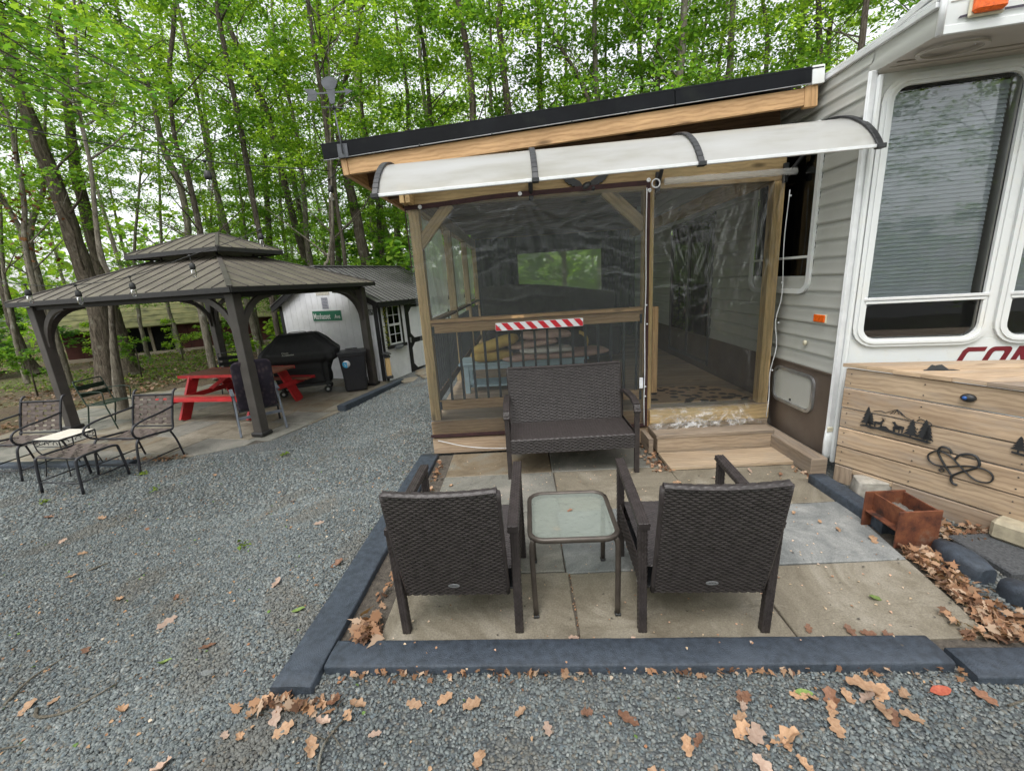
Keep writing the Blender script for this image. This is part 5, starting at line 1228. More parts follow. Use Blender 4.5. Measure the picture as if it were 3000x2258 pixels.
m = MB(); m.grid(cover, 110, 46); n0 = len(m.v); m.face([45*0+i for i in range(0)]) if False else None
gr_c = m.build('cover', 'cover_black', gr, local=True); MB().prism([(-.335, -.175), (.335, -.175), (.335, .175), (-.335, .175)], (0, 0, 1.248), (1, 0, 0), (0, 1, 0), .012).build('cover_top', 'cover_black', gr, local=True)
MB().tube(smoothline([(-.17, -.03, 1.26), (-.14, -.03, 1.285), (0, -.03, 1.292), (.14, -.03, 1.285), (.17, -.03, 1.26)], 4), .012, 6, flat=.6).build('strap_handle', 'cover_black', gr, local=True)
for txt, z in (('Classic', .905), ('Accessories', .865)): text_mesh(txt, .045, 'print_grey', 'print', gr, (-.30, -.375, z), (1, 0, 0), (0, -.02, 1), .001, align='LEFT', local=True)
MB().box((0, 0, .20), (.98, .5, .06)).build('base_shelf', 'black_metal', gr, local=True)
for x in (-.42, .42):
    for y in (-.24, .24):
        MB().tube([(x, y-.02, .075), (x, y+.02, .075)], .072, 16).build('wheel', 'tyre', gr, local=True); MB().tube([(x, y-.024, .075), (x, y+.024, .075)], .03, 10).build('wheel_hub', 'steel', gr, local=True); MB().box((x, y, .16), (.04, .05, .1)).build('leg', 'black_metal', gr, local=True)
m = MB(); m.box((-5.27, 9.45, -.12), (.48, .19, .30), rotz(R(20))); single(m, 'grey_board', 'wood_grey', 'grey board propped between the picnic table and the covered grill', 'board')
# ------------------------------------------------------------------ wheeled bin
bn_ = thing('wheeled_bin', 'black wheeled refuse bin with round blue and white sticker beside the shed', 'bin', (-3.56, 8.66, GB), R(21))
def bK(m, n, mat='bin_black'): return m.build(n, mat, bn_, local=True)
m = MB(); bb = []
for k, (z, wx, wy) in enumerate([(.02, .20, .21), (.05, .215, .225), (.40, .235, .25), (.74, .262, .28), (.76, .275, .295), (.80, .275, .295)]):
    for x, y in rrect(-wx, -wy, wx, wy, .05, 4): m.v.append((x, y, z))
n = 20
m.v = [(x, y, z) for x, y, z in m.v]; n = len(rrect(0, 0, 1, 1, .1, 4))
for k in range(5):
    for i in range(n): j = (i+1) % n; m.face([k*n+i, k*n+j, (k+1)*n+j, (k+1)*n+i], None, False)
m.face([5*n+i for i in range(n)]); m.face([i for i in range(n)][::-1]); bK(m, 'body')
m = MB(); m.prism(rrect(-.285, -.31, .285, .31, .05, 4), (0, 0, .802), (1, 0, 0), (0, 1, 0), .025); m.grid(lambda u, v: Vector((-.25+.5*u, -.27+.54*v, .828+.035*math.sin(math.pi*u)**.6*math.sin(math.pi*v)**.6)), 14, 14); bK(m, 'lid')
for y in (-.1, .15): bK(MB().beam((-.12, y, .862), (.12, y, .862), .025, .012), 'lid_rib')
for s in (-1, 1): bK(MB().tube([(s*.17, .22, .10), (s*.24, .22, .10)], .10, 16), 'wheel', 'tyre')
bK(MB().tube([(-.22, .30, .77), (.22, .30, .77)], .014, 8), 'handle')
stk = bK(MB().lathe([(.0, .004), (.075, .003), (.075, 0)], (-.13, -.268, .60), 24, rot=Matrix.Rotation(R(90+4), 3, 'X')), 'sticker', 'reflect_white')
m = MB(); m.prism([(-.13+.073*math.cos(a), .60+.073*math.sin(a)) for a in [R(80+t*200/12) for t in range(13)]], (0, -.2735, 0), (1, 0, 0), (0, 0, 1), .001); m.build('sticker_print', 'sticker_blue', stk, local=True)
text_mesh('L', .07, 'reflect_white', 'sticker_letter', stk, (-.165, -.2755, .572), (1, 0, 0), (0, 0, 1), .001, local=True)
# ------------------------------------------------------------------ bollard
bo = thing('solar_cap_post', 'short timber post with black solar lantern cap at the shed corner', 'post', (-2.98, 9.10, -.19), R(25))
def oB(m, n, mat): return m.build(n, mat, bo, local=True)
oB(MB().box((0, 0, .26), (.10, .10, .46)), 'post', 'wood_post'); oB(MB().box((0, 0, .03), (.15, .15, .06), b=.01), 'foot', 'black_metal'); oB(MB().box((0, 0, .485), (.13, .13, .045)), 'collar', 'black_metal')
oB(MB().box((0, 0, .52), (.10, .10, .035)), 'lamp_glass', 'glass_bulb'); oB(MB().lathe([(.125, 0), (.125, .012), (.04, .05), (0, .055)], (0, 0, .535), 4, rot=rotz(R(45)), smooth=False), 'cap', 'black_metal')
# ------------------------------------------------------------------ shed
SCn = Vector((-3.12, 9.30, 0)); GD = Vector((-.906, .423, 0)); DD = Vector((.423, .906, 0)); SW, SL_, SE, SR, SB = 3.2, 3.7, 1.47, 2.24, -.34
GNm = -DD; DNm = -GD
shed = thing('garden_shed', 'white garden shed with black trim and ribbed metal roof behind the gazebo', 'shed', (SCn.x, SCn.y, SB))
def Sg(s, z, out=0.): p = SCn+GD*s-DD*out; return Vector((p.x, p.y, z))
def Sd(s, z, out=0.): p = SCn+DD*s-GD*out; return Vector((p.x, p.y, z))
def sh(m, n, mat='shed_white', **k): return m.build(n, mat, shed, **k)
roofz = lambda s: SE+(SR-SE)*(1-abs(s-SW/2)/(SW/2))
k = 0; s = 0.
while s < SW-.01:
    a, b = s+.004, min(SW, s+.2)-.004; pl = [(a, SB), (b, SB), (b, roofz(b))]+([(SW/2, SR)] if a < SW/2 < b else [])+[(a, roofz(a))]
    sh(MB().prism([(-x, z) for x, z in pl], Sg(0, 0, 0), -GD, (0, 0, 1), .012), 'siding_board'); s += .2
sh(MB().prism([(-x, z) for x, z in [(0, SB), (SW, SB), (SW, SE), (SW/2, SR), (0, SE)]], Sg(0, 0, -.03), -GD, (0, 0, 1), .02), 'wall_sheet', 'shed_white')
s = 0
while s < SL_:
    sh(MB().prism([(s+.004, SB), (min(SL_, s+.2)-.004, SB), (min(SL_, s+.2)-.004, SE), (s+.004, SE)], Sd(0, 0, 0), DD, (0, 0, 1), .012), 'siding_board'); s += .2
sh(MB().prism([(0, SB), (SL_, SB), (SL_, SE), (0, SE)], Sd(0, 0, -.03), DD, (0, 0, 1), .02), 'wall_sheet', 'shed_white')
for p in (Sg(.05, 0, .016),): sh(MB().box((p.x, p.y, (SB+SE)/2), (.11, .02, SE-SB), frame(-GD)), 'corner_trim', 'shed_black')
for p in (Sd(.035, 0, .016),): sh(MB().box((p.x, p.y, (SB+SE)/2), (.07, .02, SE-SB), frame(DD)), 'corner_trim', 'shed_black')
p = Sg(SW-.05, 0, .016); sh(MB().box((p.x, p.y, (SB+SE)/2), (.11, .02, SE-SB), frame(-GD)), 'corner_trim', 'shed_black')
sl3 = (SR-SE)/(SW/2)
for s0, s1 in ((-.14, SW/2), (SW+.14, SW/2)):
    z0_ = SE-.14*sl3; sh(MB().beam(Sg(s0, z0_+.0, .12), Sg(s1, SR, .12), .03, .13), 'rake_board', 'shed_black')
sh(MB().beam(Sg(-.15, SE-.12*sl3-.01, .12), Sg(-.15, SE-.12*sl3-.01, -SL_-.1), .03, .10), 'eave_board', 'shed_black')
R0 = Sg(-.17, SE-.17*sl3+.07, .16); R1 = Sg(-.17, SE-.17*sl3+.07, -SL_-.15); T0 = Sg(SW/2, SR+.07, .16); T1 = Sg(SW/2, SR+.07, -SL_-.15)
roof_side(R0, R1, T0, T1, .15, shed, 'shed_roof', 'gazebo_dark', .022)
L0 = Sg(SW+.17, SE-.17*sl3+.07, .16); L1 = Sg(SW+.17, SE-.17*sl3+.07, -SL_-.15); roof_side(L1, L0, T1, T0, .23, shed, 'shed_roof', 'shed_roof', .02)
sh(MB().beam(T0+Vector((0, 0, .02)), T1+Vector((0, 0, .02)), .16, .03), 'ridge_cap', 'shed_roof')
# window on the door side
w_ = sh(MB().prism([(.24, .49), (.66, .49), (.66, 1.37), (.24, 1.37)], Sd(0, 0, .002+.012), DD, (0, 0, 1), .004), 'window', 'curtain_print')
for z in (.50, .93, 1.36): MB().box(Sd(.45, z, .028), (.44, .02, .04 if z != .93 else .05), frame(DD)).build('window_rail', 'rv_white', w_)
for s in (.25, .65): MB().box(Sd(s, .93, .028), (.035, .02, .90), frame(DD)).build('window_stile', 'rv_white', w_)
MB().box(Sd(.45, .93, .026), (.014, .012, .86), frame(DD)).build('muntin', 'rv_white', w_)
for z in (.715, 1.145): MB().box(Sd(.45, z, .026), (.4, .012, .014), frame(DD)).build('muntin', 'rv_white', w_)
MB().prism([(.26, .51), (.64, .51), (.64, 1.35), (.26, 1.35)], Sd(0, 0, .021), DD, (0, 0, 1), .002).build('pane', 'glass_rv', w_)
for s in (.195, .705): sh(MB().box(Sd(s, .93, .022), (.07, .02, 1.0), frame(DD)), 'window_trim', 'shed_black')
sh(MB().box(Sd(.45, .44, .05), (.62, .07, .07), frame(DD)), 'window_sill', 'shed_black')
# double doors
for d0 in (.86, 1.78):
    d = sh(MB().box(Sd(d0+.45, .50, .024), (.90, .02, 1.66), frame(DD)), 'door', 'shed_black')
    for z0_, z1_ in ((-.20, .42), (.54, 1.27)):
        pl = [(d0+.24, z0_), (d0+.70, z0_), (d0+.82, z0_+.12), (d0+.82, z1_-.12), (d0+.70, z1_), (d0+.24, z1_), (d0+.12, z1_-.12), (d0+.12, z0_+.12)]
        MB().prism(pl, Sd(0, 0, .035), DD, (0, 0, 1), .006).build('door_panel', 'shed_white', d)
MB().box(Sd(.93, .50, .05), (.03, .03, .12), frame(DD)).build('handle', 'steel', bpy.data.objects['door'])
# garland of yellow-green leaves round the window
gl_ = thing('leaf_garland', 'yellow-green artificial leaf garland hung round the shed window', 'garland', tuple(Sd(.2, 1.3, .05)))
V = []; F_ = []; Cc = []
for k in range(420):
    if k < 170: c = Sd(.14+random.gauss(0, .03), random.uniform(.45, 1.36), .045+random.uniform(0, .03))
    else: c = Sd(random.uniform(.08, 1.7), 1.385+random.gauss(0, .028), .05+random.uniform(0, .05))
    r_ = random.uniform(.014, .03); a = Vector((random.gauss(0, 1), random.gauss(0, 1), random.gauss(0, 1))).normalized(); b = a.orthogonal().normalized()
    i = len(V); V += [tuple(c-a*r_), tuple(c+b*r_*.6), tuple(c+a*r_), tuple(c-b*r_*.6)]; F_.append([i, i+1, i+2, i+3]); col = random.choice(((.30, .30, .04), (.16, .20, .04), (.02, .03, .01), (.05, .07, .02))); Cc += [col]*4
o = bpy.data.objects.new('leaves', np_mesh('leaves', V, F_, 'ground_cover', cols=Cc)); COL.objects.link(o); o.parent = gl_
o.data.transform(XF[gl_.name].inverted())
# papers, ornaments, street sign, small plaque
for (s0, s1, z0_, z1_), nm, lb, mt in (((1.45, 1.66, 1.36, 1.63), 'notice_sheet', 'printed bluish notice sheet above the green street sign', 'paper'), ((1.36, 1.80, 1.68, 1.83), 'woven_mat_sign', 'pale woven panel at the top of the shed gable', 'tile_cream')):
    m = MB(); m.prism([(-s1, z0_), (-s0, z0_), (-s0, z1_), (-s1, z1_)], Sg(0, 0, .016), -GD, (0, 0, 1), .004)
    t = thing(nm, lb, 'notice' if mt == 'paper' else 'panel', tuple(Sg((s0+s1)/2, z0_, .02))); m.build('sheet', mt, t)
    if mt == 'paper':
        for k in range(7): MB().box(Sg((s0+s1)/2+random.uniform(-.01, .01), z1_-.03-.034*k, .0215), (.15 if k % 3 else .18, .001, .012), frame(-GD), .0002).build('print_line', 'chair_grey', t)
    else:
        for k in range(9): MB().box(Sg(s0+.02+.05*k, (z0_+z1_)/2, .0215), (.008, .002, z1_-z0_), frame(-GD), .0002).build('weave_line', 'print_grey', t)
sg = thing('street_sign', 'green street sign reading Manhasset Ave on the shed gable', 'street sign', tuple(Sg(1.55, 1.07, .02)))
def tilt_rect(s0, s1, z0_, z1_, r, out, d): return MB().prism([(-a, b) for a, b in rrect(s0, z0_, s1, z1_, r, 3)][::-1], Sg(0, 0, out), -GD, (0, 0, 1), d)
tilt_rect(1.06, 2.04, 1.075, 1.335, .02, .016, .006).build('border', 'sign_white', sg); tilt_rect(1.075, 2.025, 1.09, 1.32, .015, .0225, .002).build('plate', 'sign_green', sg)
text_mesh('Manhasset', .185, 'sign_white', 'lettering', sg, Sg(2.0, 1.135, .0265), -GD, (0, 0, 1), .003, align='LEFT', xs=.72); text_mesh('Ave', .135, 'sign_white', 'lettering', sg, Sg(1.30, 1.14, .0265), -GD, (0, 0, 1), .001, align='LEFT', xs=.85)
fx = thing('metal_wall_ornament', 'small black metal ornament of squares hanging beside the shed corner', 'wall ornament', tuple(Sg(.16, 1.2, .02)))
for z0_, z1_ in ((1.20, 1.31), (1.42, 1.52)):
    for a, b in (((.12, z0_), (.23, z0_)), ((.23, z0_), (.23, z1_)), ((.23, z1_), (.12, z1_)), ((.12, z1_), (.12, z0_)), ((.12, z0_), (.23, z1_)), ((.17, z0_), (.17, z1_))):
        MB().tube([Sg(a[0], a[1], .022), Sg(b[0], b[1], .022)], .005, 5).build('bar', 'black_metal', fx)
pq = thing('welcome_plaque', 'small grey oval plaque with pale scribbled pattern below the shed window', 'plaque', tuple(Sd(.47, .38, .09)))
MB().prism([(.46+.15*math.cos(a), .42+.055*math.sin(a)) for a in [k*math.pi/10 for k in range(20)]], Sd(0, 0, .088), DD, (0, 0, 1), .006).build('plate', 'chair_grey', pq)
for k in range(6): MB().tube([Sd(.36+k*.036, .395, .097), Sd(.375+k*.036, .445, .097)], .004, 5).build('pattern', 'print_grey', pq)

# ------------------------------------------------------------------ string lights
def bulb_string(knots, bulbs, label, glabel, wire_r=.0035):
    m = MB(); m.tube(smoothline(knots, 8), wire_r, 6, cap=True); single(m, 'light_cable', 'bulb_black', label, 'cable')
    for (x, y, z, drop), lb in bulbs:
        t = thing('string_light_bulb', lb, 'light bulb', (x, y, z-drop-.14), 0, 'clear bulbs hanging from the light cables')
        MB().tube([(x, y, z), (x+.004, y, z-drop)], .0035, 5).build('hook', 'bulb_black', t); MB().lathe([(.0, .012), (.012, .006), (.016, -.004), (.006, -.012)], (x, y, z), 10).build('cap', 'bulb_black', t)
        MB().lathe([(0, 0), (.012, -.004), (.021, -.012), (.024, -.04), (.022, -.058), (.018, -.06)], (x+.004, y, z-drop), 12).build('socket', 'bulb_black', t)
        MB().lathe([(.017, -.058), (.020, -.075), (.022, -.10), (.017, -.125), (0, -.135)], (x+.004, y, z-drop), 12).build('glass', 'glass_bulb', t)
        MB().tube([(x+.004, y, z-drop-.06), (x+.009, y, z-drop-.09), (x-.001, y, z-drop-.115)], .001, 4).build('filament', 'steel', t)
bulb_string([(-4.3, .3, 2.95), (-3.3, 1.6, 2.72), (-2.658, 2.428, 2.678), (-2.112, 3.159, 2.655), (-1.55, 3.88, 2.72)], [((-2.112, 3.159, 2.655, .06), 'clear bulb hanging alone from the upper cable against the trees')], 'thin black cable crossing from the left edge to the porch roof corner', '')
bulb_string([(-5.3, 4.0, 2.10), (-4.54, 3.93, 1.97), (-4.03, 3.89, 1.935), (-3.484, 3.86, 1.975), (-3.0, 4.0, 2.13), (-2.5, 4.33, 2.36), (-2.0, 4.20, 2.60), (-1.67, 4.15, 2.72), (-1.45, 3.95, 2.78)],
            [((-4.54, 3.93, 1.97, .04), 'clear bulb in front of the left eave corner of the gazebo'), ((-4.03, 3.89, 1.935, .045), 'clear bulb in front of the gazebo eave, second from the left'), ((-3.484, 3.86, 1.975, .05), 'clear bulb in front of the middle of the gazebo roof'), ((-3.0, 4.0, 2.13, .06), 'clear bulb just below the upper roof tier of the gazebo'),
             ((-2.5, 4.33, 2.36, .03), 'clear bulb right of the gazebo peak beside a thin trunk'), ((-1.67, 4.15, 2.72, .05), 'clear bulb nearest the porch roof corner')], 'sagging black light cable running in front of the gazebo roof', '')

# ------------------------------------------------------------------ far cabin and parked vehicle
CB = Vector((-16.6, 16.9, 0)); CU = Vector((.876, .483, 0)); CV = Vector((-.483, .876, 0))
cb = thing('cabin', 'low dark red cabin with mossy roof deep in the wood', 'cabin', (CB.x, CB.y, -.35))
def Cb(a, b, z): p = CB+CU*a+CV*b; return Vector((p.x, p.y, z))
def cB(m, n, mat='cabin_red'): return m.build(n, mat, cb)
a = -1.5
while a < 7.5:
    if not (.4 < a < 1.9): cB(MB().box(Cb(a+.25, 0, .3), (.49, .06, 1.3), frame(CU)), 'wall_board')
    a += .5
cB(MB().box(Cb(3, 1.4, .2), (9, .05, 1.2), frame(CU)), 'inner_wall', 'dark_inside'); cB(MB().box(Cb(1.2, .05, .3), (.1, .1, 1.3), frame(CU)), 'door_post', 'wood_grey')
cB(MB().box(Cb(2.0, .0, .3), (.12, .12, 1.3), frame(CU)), 'door_post', 'wood_grey'); cB(MB().box(Cb(3, -.06, -.28), (9, .1, .14), frame(CU)), 'sill_beam', 'wood_grey')
for k in range(8):
    cB(MB().beam(Cb(3, -.55+.42*k, .86+.20*k), Cb(3, -.55+.42*(k+1)+.04, .86+.20*(k+1)), 9.6, .05), 'roof_course', 'cabin_roof')
for k in range(7): cB(MB().beam(Cb(3, 6.1-.42*k, .90+.20*k), Cb(3, 6.1-.42*(k+1), .90+.20*(k+1)), 9.6, .05), 'roof_course', 'cabin_roof')
vh = thing('parked_pickup', 'dark parked pickup with white cap half hidden by trunks at the far left', 'pickup', (-20.6, 12.9, -.35), R(38))
def vK(m, n, mat): return m.build(n, mat, vh, local=True)
vK(MB().box((0, 0, .72), (4.6, 1.8, .62), b=.12), 'body', 'car_black'); vK(MB().prism([(-2.1, 0), (.6, 0), (.45, .75), (-2.0, .78)], (0, -.85, 1.02), (1, 0, 0), (0, 0, 1), -1.7), 'bed_cap', 'car_white')
vK(MB().prism([(.7, 0), (2.0, 0), (1.4, .55), (.75, .58)], (0, -.8, 1.02), (1, 0, 0), (0, 0, 1), -1.6), 'cab', 'car_black'); vK(MB().box((-.75, -.86, 1.45), (2.0, .02, .4), b=.01), 'window', 'glass_dark'); vK(MB().box((2.28, 0, .5), (.12, 1.6, .22), b=.03), 'bumper', 'steel')
for x in (-1.5, 1.5):
    for y in (-.85, .85): w2 = vK(MB().tube([(x, y-.1, .36), (x, y+.1, .36)], .36, 20), 'wheel', 'tyre'); MB().tube([(x, y-.11, .36), (x, y+.11, .36)], .18, 14).build('rim', 'steel', w2, local=True)
# ------------------------------------------------------------------ wicker seating
def weave(name, fn, L, H, parent, px=.042, py=.0118, amp=.0045, mat='wicker', vertical=False):
    """woven surface: fn(u,v)->(point, normal); strands run along u, over and under, rows alternate"""
    ncol = max(2, int(round(L/px))); nrow = max(2, int(round(H/py)))
    us = np.arange(ncol*6+1)/(ncol*6); fr = (0., .3, .7); vs = np.array([(r+f)/nrow for r in range(nrow) for f in fr]+[1.])
    V = []
    for j, v_ in enumerate(vs):
        r = j//3; k = j % 3
        for i, u_ in enumerate(us):
            p, n = fn(u_, v_); 
            if k == 0: h = -1.0
            else:
                ph = (i/6+(r % 2)*.5) % 1.0; c = math.cos(2*math.pi*ph); h = -.55 if c < -.9 else (.72 if c < -.3 else 1.0)
            V.append(p+n*(amp*h))
    nu, nv = len(us), len(vs); i = np.arange(nu*nv).reshape(nv, nu)
    F = np.stack([i[:-1, :-1].ravel(), i[:-1, 1:].ravel(), i[1:, 1:].ravel(), i[1:, :-1].ravel()], 1)
    o = bpy.data.objects.new(name, np_mesh(name, np.array([tuple(p) for p in V]), F, mat, smooth=True)); COL.objects.link(o)
    if parent is not None: o.parent = parent
    return o
def weave_flat(name, o, ex, ey, L, H, parent, **k):
    o = Vector(o); ex = Vector(ex); ey = Vector(ey); n = ex.cross(ey)
    return weave(name, lambda u, v: (o+ex*(L*u)+ey*(H*v), n), L, H, parent, **k)
def weave_post(name, p, q, w_, d_, parent, px=.026, side=(1, 0, 0)):
    """square leg or arm wrapped in wicker, one mesh"""
    p = Vector(p); q = Vector(q); t = (q-p); L = t.length; t.normalize(); s = Vector(side); s = (s-t*s.dot(t)).normalized(); r = t.cross(s)
    corners = [(-w_/2, -d_/2), (w_/2, -d_/2), (w_/2, d_/2), (-w_/2, d_/2)]; nL = max(4, int(L/px)*4); V = []; per = []
    for a in range(4):
        x0, y0 = corners[a]; x1, y1 = corners[(a+1) % 4]; ns = max(2, int(math.hypot(x1-x0, y1-y0)/.012)); nn = Vector((y1-y0, -(x1-x0), 0)).normalized()
        for i in range(ns):
            for f in (0., .3, .7): per.append((x0+(x1-x0)*(i+f)/ns, y0+(y1-y0)*(i+f)/ns, nn.x, nn.y, f, i+a))
    for j in range(nL+1):
        for x, y, nx, ny, f, i in per:
            h = -.5 if f == 0 else (.5 if ((j//2+i) % 2) else -.15)+.25
            V.append(tuple(p+t*(L*j/nL)+s*(x+nx*.0028*h)+r*(y+ny*.0028*h)))
    k = len(per); F = []
    for j in range(nL):
        for i in range(k): i2 = (i+1) % k; F.append([j*k+i, j*k+i2, (j+1)*k+i2, (j+1)*k+i])
    base = len(V); c0 = len(V); V.append(tuple(p)); V.append(tuple(q))
    for i in range(k): i2 = (i+1) % k; F.append([c0, i2, i, i]); F.append([c0+1, nL*k+i, nL*k+i2, nL*k+i2])
    F3 = [f[:3] for f in F[-2*k:]]; F4 = F[:-2*k]
    me = bpy.data.meshes.new(name); me.from_pydata(V, [], F4+F3); me.polygons.foreach_set('use_smooth', [True]*len(F4)+[False]*len(F3)); me.materials.append(MATS['wicker']); me.update()
    o = bpy.data.objects.new(name, me); COL.objects.link(o); o.parent = parent; return o
def wicker_seat(name, label, W, loc, rz, H=.86, love=False, group=None):
    """local frame: sitter faces +y; rear legs near y=0, front legs near y=.60; W = outer width"""
    t = thing(name, label, 'loveseat' if love else 'armchair', loc, rz, group); h = W/2; lg = .039
    for s in (-1, 1):
        weave_post('leg', (s*(h-lg/2), .0, 0), (s*(h-lg/2+.008), -.015, .60), lg, lg, t)
        weave_post('leg', (s*(h-lg/2), .59, 0), (s*(h-lg/2), .59, .60 if love else .62), lg, lg, t)
        if love:
            ar = smoothline([(s*(h-lg/2), -.03, .60), (s*(h-lg/2), .22, .65), (s*(h-lg/2), .45, .655), (s*(h-lg/2), .575, .62), (s*(h-lg/2), .605, .56)], 3)
            for i in range(0, len(ar)-1, 3): pass
            weave_post('armrest', ar[0], ar[3], .055, .03, t); weave_post('armrest', ar[3]-(ar[4]-ar[3])*.1, ar[6], .055, .03, t); weave_post('armrest', ar[6]-(ar[7]-ar[6])*.1, ar[9], .055, .03, t); weave_post('armrest', ar[9]-(ar[10]-ar[9])*.1, ar[12], .055, .03, t)
        else: weave_post('armrest', (s*(h-lg/2+.004), -.04, .598), (s*(h-lg/2), .62, .632), .050, .032, t)
    w0, w1 = h-lg-(.012 if love else .026), h-lg-(.0 if love else .022)
    def back(u, v):
        ww = w0+(w1-w0)*v; x = (2*u-1)*ww; bow = .018*(1-(2*u-1)**2); y = (-.035-.125*v-.02*math.sin(v*2.2)-bow*v*.8) if not love else (.135-.115*v-.01*math.sin(v*2.2))
        zb = .27 if love else .245; z = zb+(H-zb)*v-.007*(1-(2*u-1)**2)*v
        return Vector((x, y, z)), Vector((0, -1, -.2)).normalized()
    # rear face and front face of the backrest, with a wrapped rim
    wk = dict(px=.052, py=.0145, amp=.0055) if love else {}
    bk = weave('backrest', lambda u, v: back(u, v), 2*w0, H-.27, t, **wk)
    weave('backrest_front', lambda u, v: (back(1-u, v)[0]+Vector((0, .03, 0)), Vector((0, 1, .2)).normalized()), 2*w0, H-.27, t, **wk)
    for side in (0, 1):
        P_ = [back(side, v/12)[0]+Vector((0, .015, 0)) for v in range(13)]
        MB().tube(P_, .016, 8, flat=1.0).build('rim', 'wicker', t, local=True)
    rimp = [back(u/16, 1)[0]+Vector((0, .015, .004)) for u in range(17)]
    for a, b in zip(range(0, 16, 2), range(2, 17, 2)): pass
    weave('top_rim', lambda u, v: ((lambda b_: b_+Vector((0, .015+.022*math.cos(math.pi*(1-v)), .016*math.sin(math.pi*v))))(back(u, 1)[0]), Vector((0, -math.cos(math.pi*v), math.sin(math.pi*v)))), 2*w1, .05, t, px=.05, py=.013, amp=.003)
    # seat: top, front apron, sides
    z1, z0 = .365, .235
    weave_flat('seat', (-h+lg, .0, z1), (1, 0, 0), (0, 1, 0), W-2*lg, .60, t, px=.05 if love else .036, py=.015 if love else .010, amp=.005 if love else .0036)
    weave_flat('front_apron', (h-lg, .605, z0), (-1, 0, 0), (0, 0, 1), W-2*lg, z1-z0, t, **wk)
    for s in (-1, 1): weave_flat('side_apron', (s*(h-.012), .015 if s > 0 else .57, z0), (0, s, 0), (0, 0, 1), .56, z1-z0-.0, t)
    MB().box((0, .3, z0+.006), (W-2*lg, .58, .01)).build('seat_pan', 'black_metal', t, local=True)
    if not love:
        tg = MB(); tg.prism([(.028*math.cos(a), .011*math.sin(a)) for a in [k*math.pi/10 for k in range(20)]], (0, -.080, .335), (1, 0, 0), (0, -.2, 1), .004)
        o = tg.build('name_plate', 'steel', t, local=True); dk = MB()
        for k in range(5): dk.box((-.014+k*.007, -.0855, .337), (.0035, .001, .004), b=.0002)
        dk.build('plate_print', 'black_metal', t, local=True)
        for s in (-1, 1): MB().lathe([(.005, 0), (.005, .003), (0, .004)], (s*(h+.001), .015, .27), 8, rot=Matrix.Rotation(s*R(90), 3, 'Y')).build('bolt', 'steel', t, local=True)
    return t
ch = wicker_seat('wicker_armchair', 'dark brown wicker armchair left of the small glass table, seen from behind', .62, (-.387, 1.80, 0), R(-2.2), group='dark wicker armchairs with their backs to the viewer')
ch2 = copy_tree(ch, None, (.803, 1.745, 0), R(-3.0)); ch2['label'] = 'dark brown wicker armchair right of the small glass table, seen from behind'
wicker_seat('wicker_loveseat', 'dark wicker loveseat standing against the porch rail, facing the viewer', 1.165, (.385, 4.085, 0), R(180.5), H=.89, love=True)
# ------------------------------------------------------------------ small glass table
gt = thing('glass_side_table', 'small bronze-framed side table with rippled glass top between the two wicker armchairs', 'table', (.208, 2.09, 0), R(-1))
def T_(m, n, mat='bronze_tube'): return m.build(n, mat, gt, local=True)
ro = rrect(-.222, -.235, .222, .235, .075, 6); loop = [(x, y, .458) for x, y in ro]
T_(MB().tube(loop+[loop[0], loop[1]], .0135, 10, cap=False, flat=1.15), 'frame')
ri = [(x*.955, y*.955) for x, y in ro]; m = MB(); b = len(m.v)
m.grid(lambda u, v: Vector(((2*u-1)*.212*(1 if abs(2*v-1) < .75 else 1-.28*((abs(2*v-1)-.75)/.25)**2), (2*v-1)*.225, .462)), 20, 20); T_(m, 'glass_top', 'glass_table')
T_(MB().tube([(x*.90, y*.90, .452) for x, y in ro]+[(ro[0][0]*.9, ro[0][1]*.9, .452)], .006, 6, cap=False), 'glass_rim')
for sx in (-1, 1):
    for sy in (-1, 1):
        pts = smoothline([(sx*.190, sy*.205, .452), (sx*.208, sy*.212, .440), (sx*.216, sy*.216, .405), (sx*.216, sy*.218, .30), (sx*.212, sy*.222, .012)], 4)
        T_(MB().tube(pts, .0145, 8, flat=1.0), 'leg'); T_(MB().box((sx*.212, sy*.222, .008), (.03, .03, .016)), 'foot_cap', 'black_metal')
# ------------------------------------------------------------------ rusty steel box
rb = thing('rusty_fire_box', 'rust-coloured open steel box of welded plates holding old ash', 'fire box', (2.31, 2.42, 0))
def B_(m, n, mat='rust'): return m.build(n, mat, rb)
B_(MB().box((2.313, 2.300, .121), (.252, .012, .242), b=.002), 'end_plate'); B_(MB().box((2.313, 2.552, .121), (.252, .012, .242), b=.002), 'end_plate')
B_(MB().box((2.243, 2.426, .170), (.010, .242, .125), b=.002), 'side_plate'); B_(MB().box((2.430, 2.426, .170), (.010, .242, .125), b=.002), 'side_plate')
B_(MB().box((2.235, 2.426, .108), (.08, .242, .010), b=.002), 'ledge'); B_(MB().box((2.34, 2.426, .120), (.17, .24, .010), b=.002), 'floor_plate')
B_(MB().grid(lambda u, v: Vector((2.25+.174*u, 2.308+.236*v, .150+.022*math.sin(5*u+2)*math.sin(6*v)+.008*math.sin(31*u+17*v))), 14, 18), 'ash', 'ash')
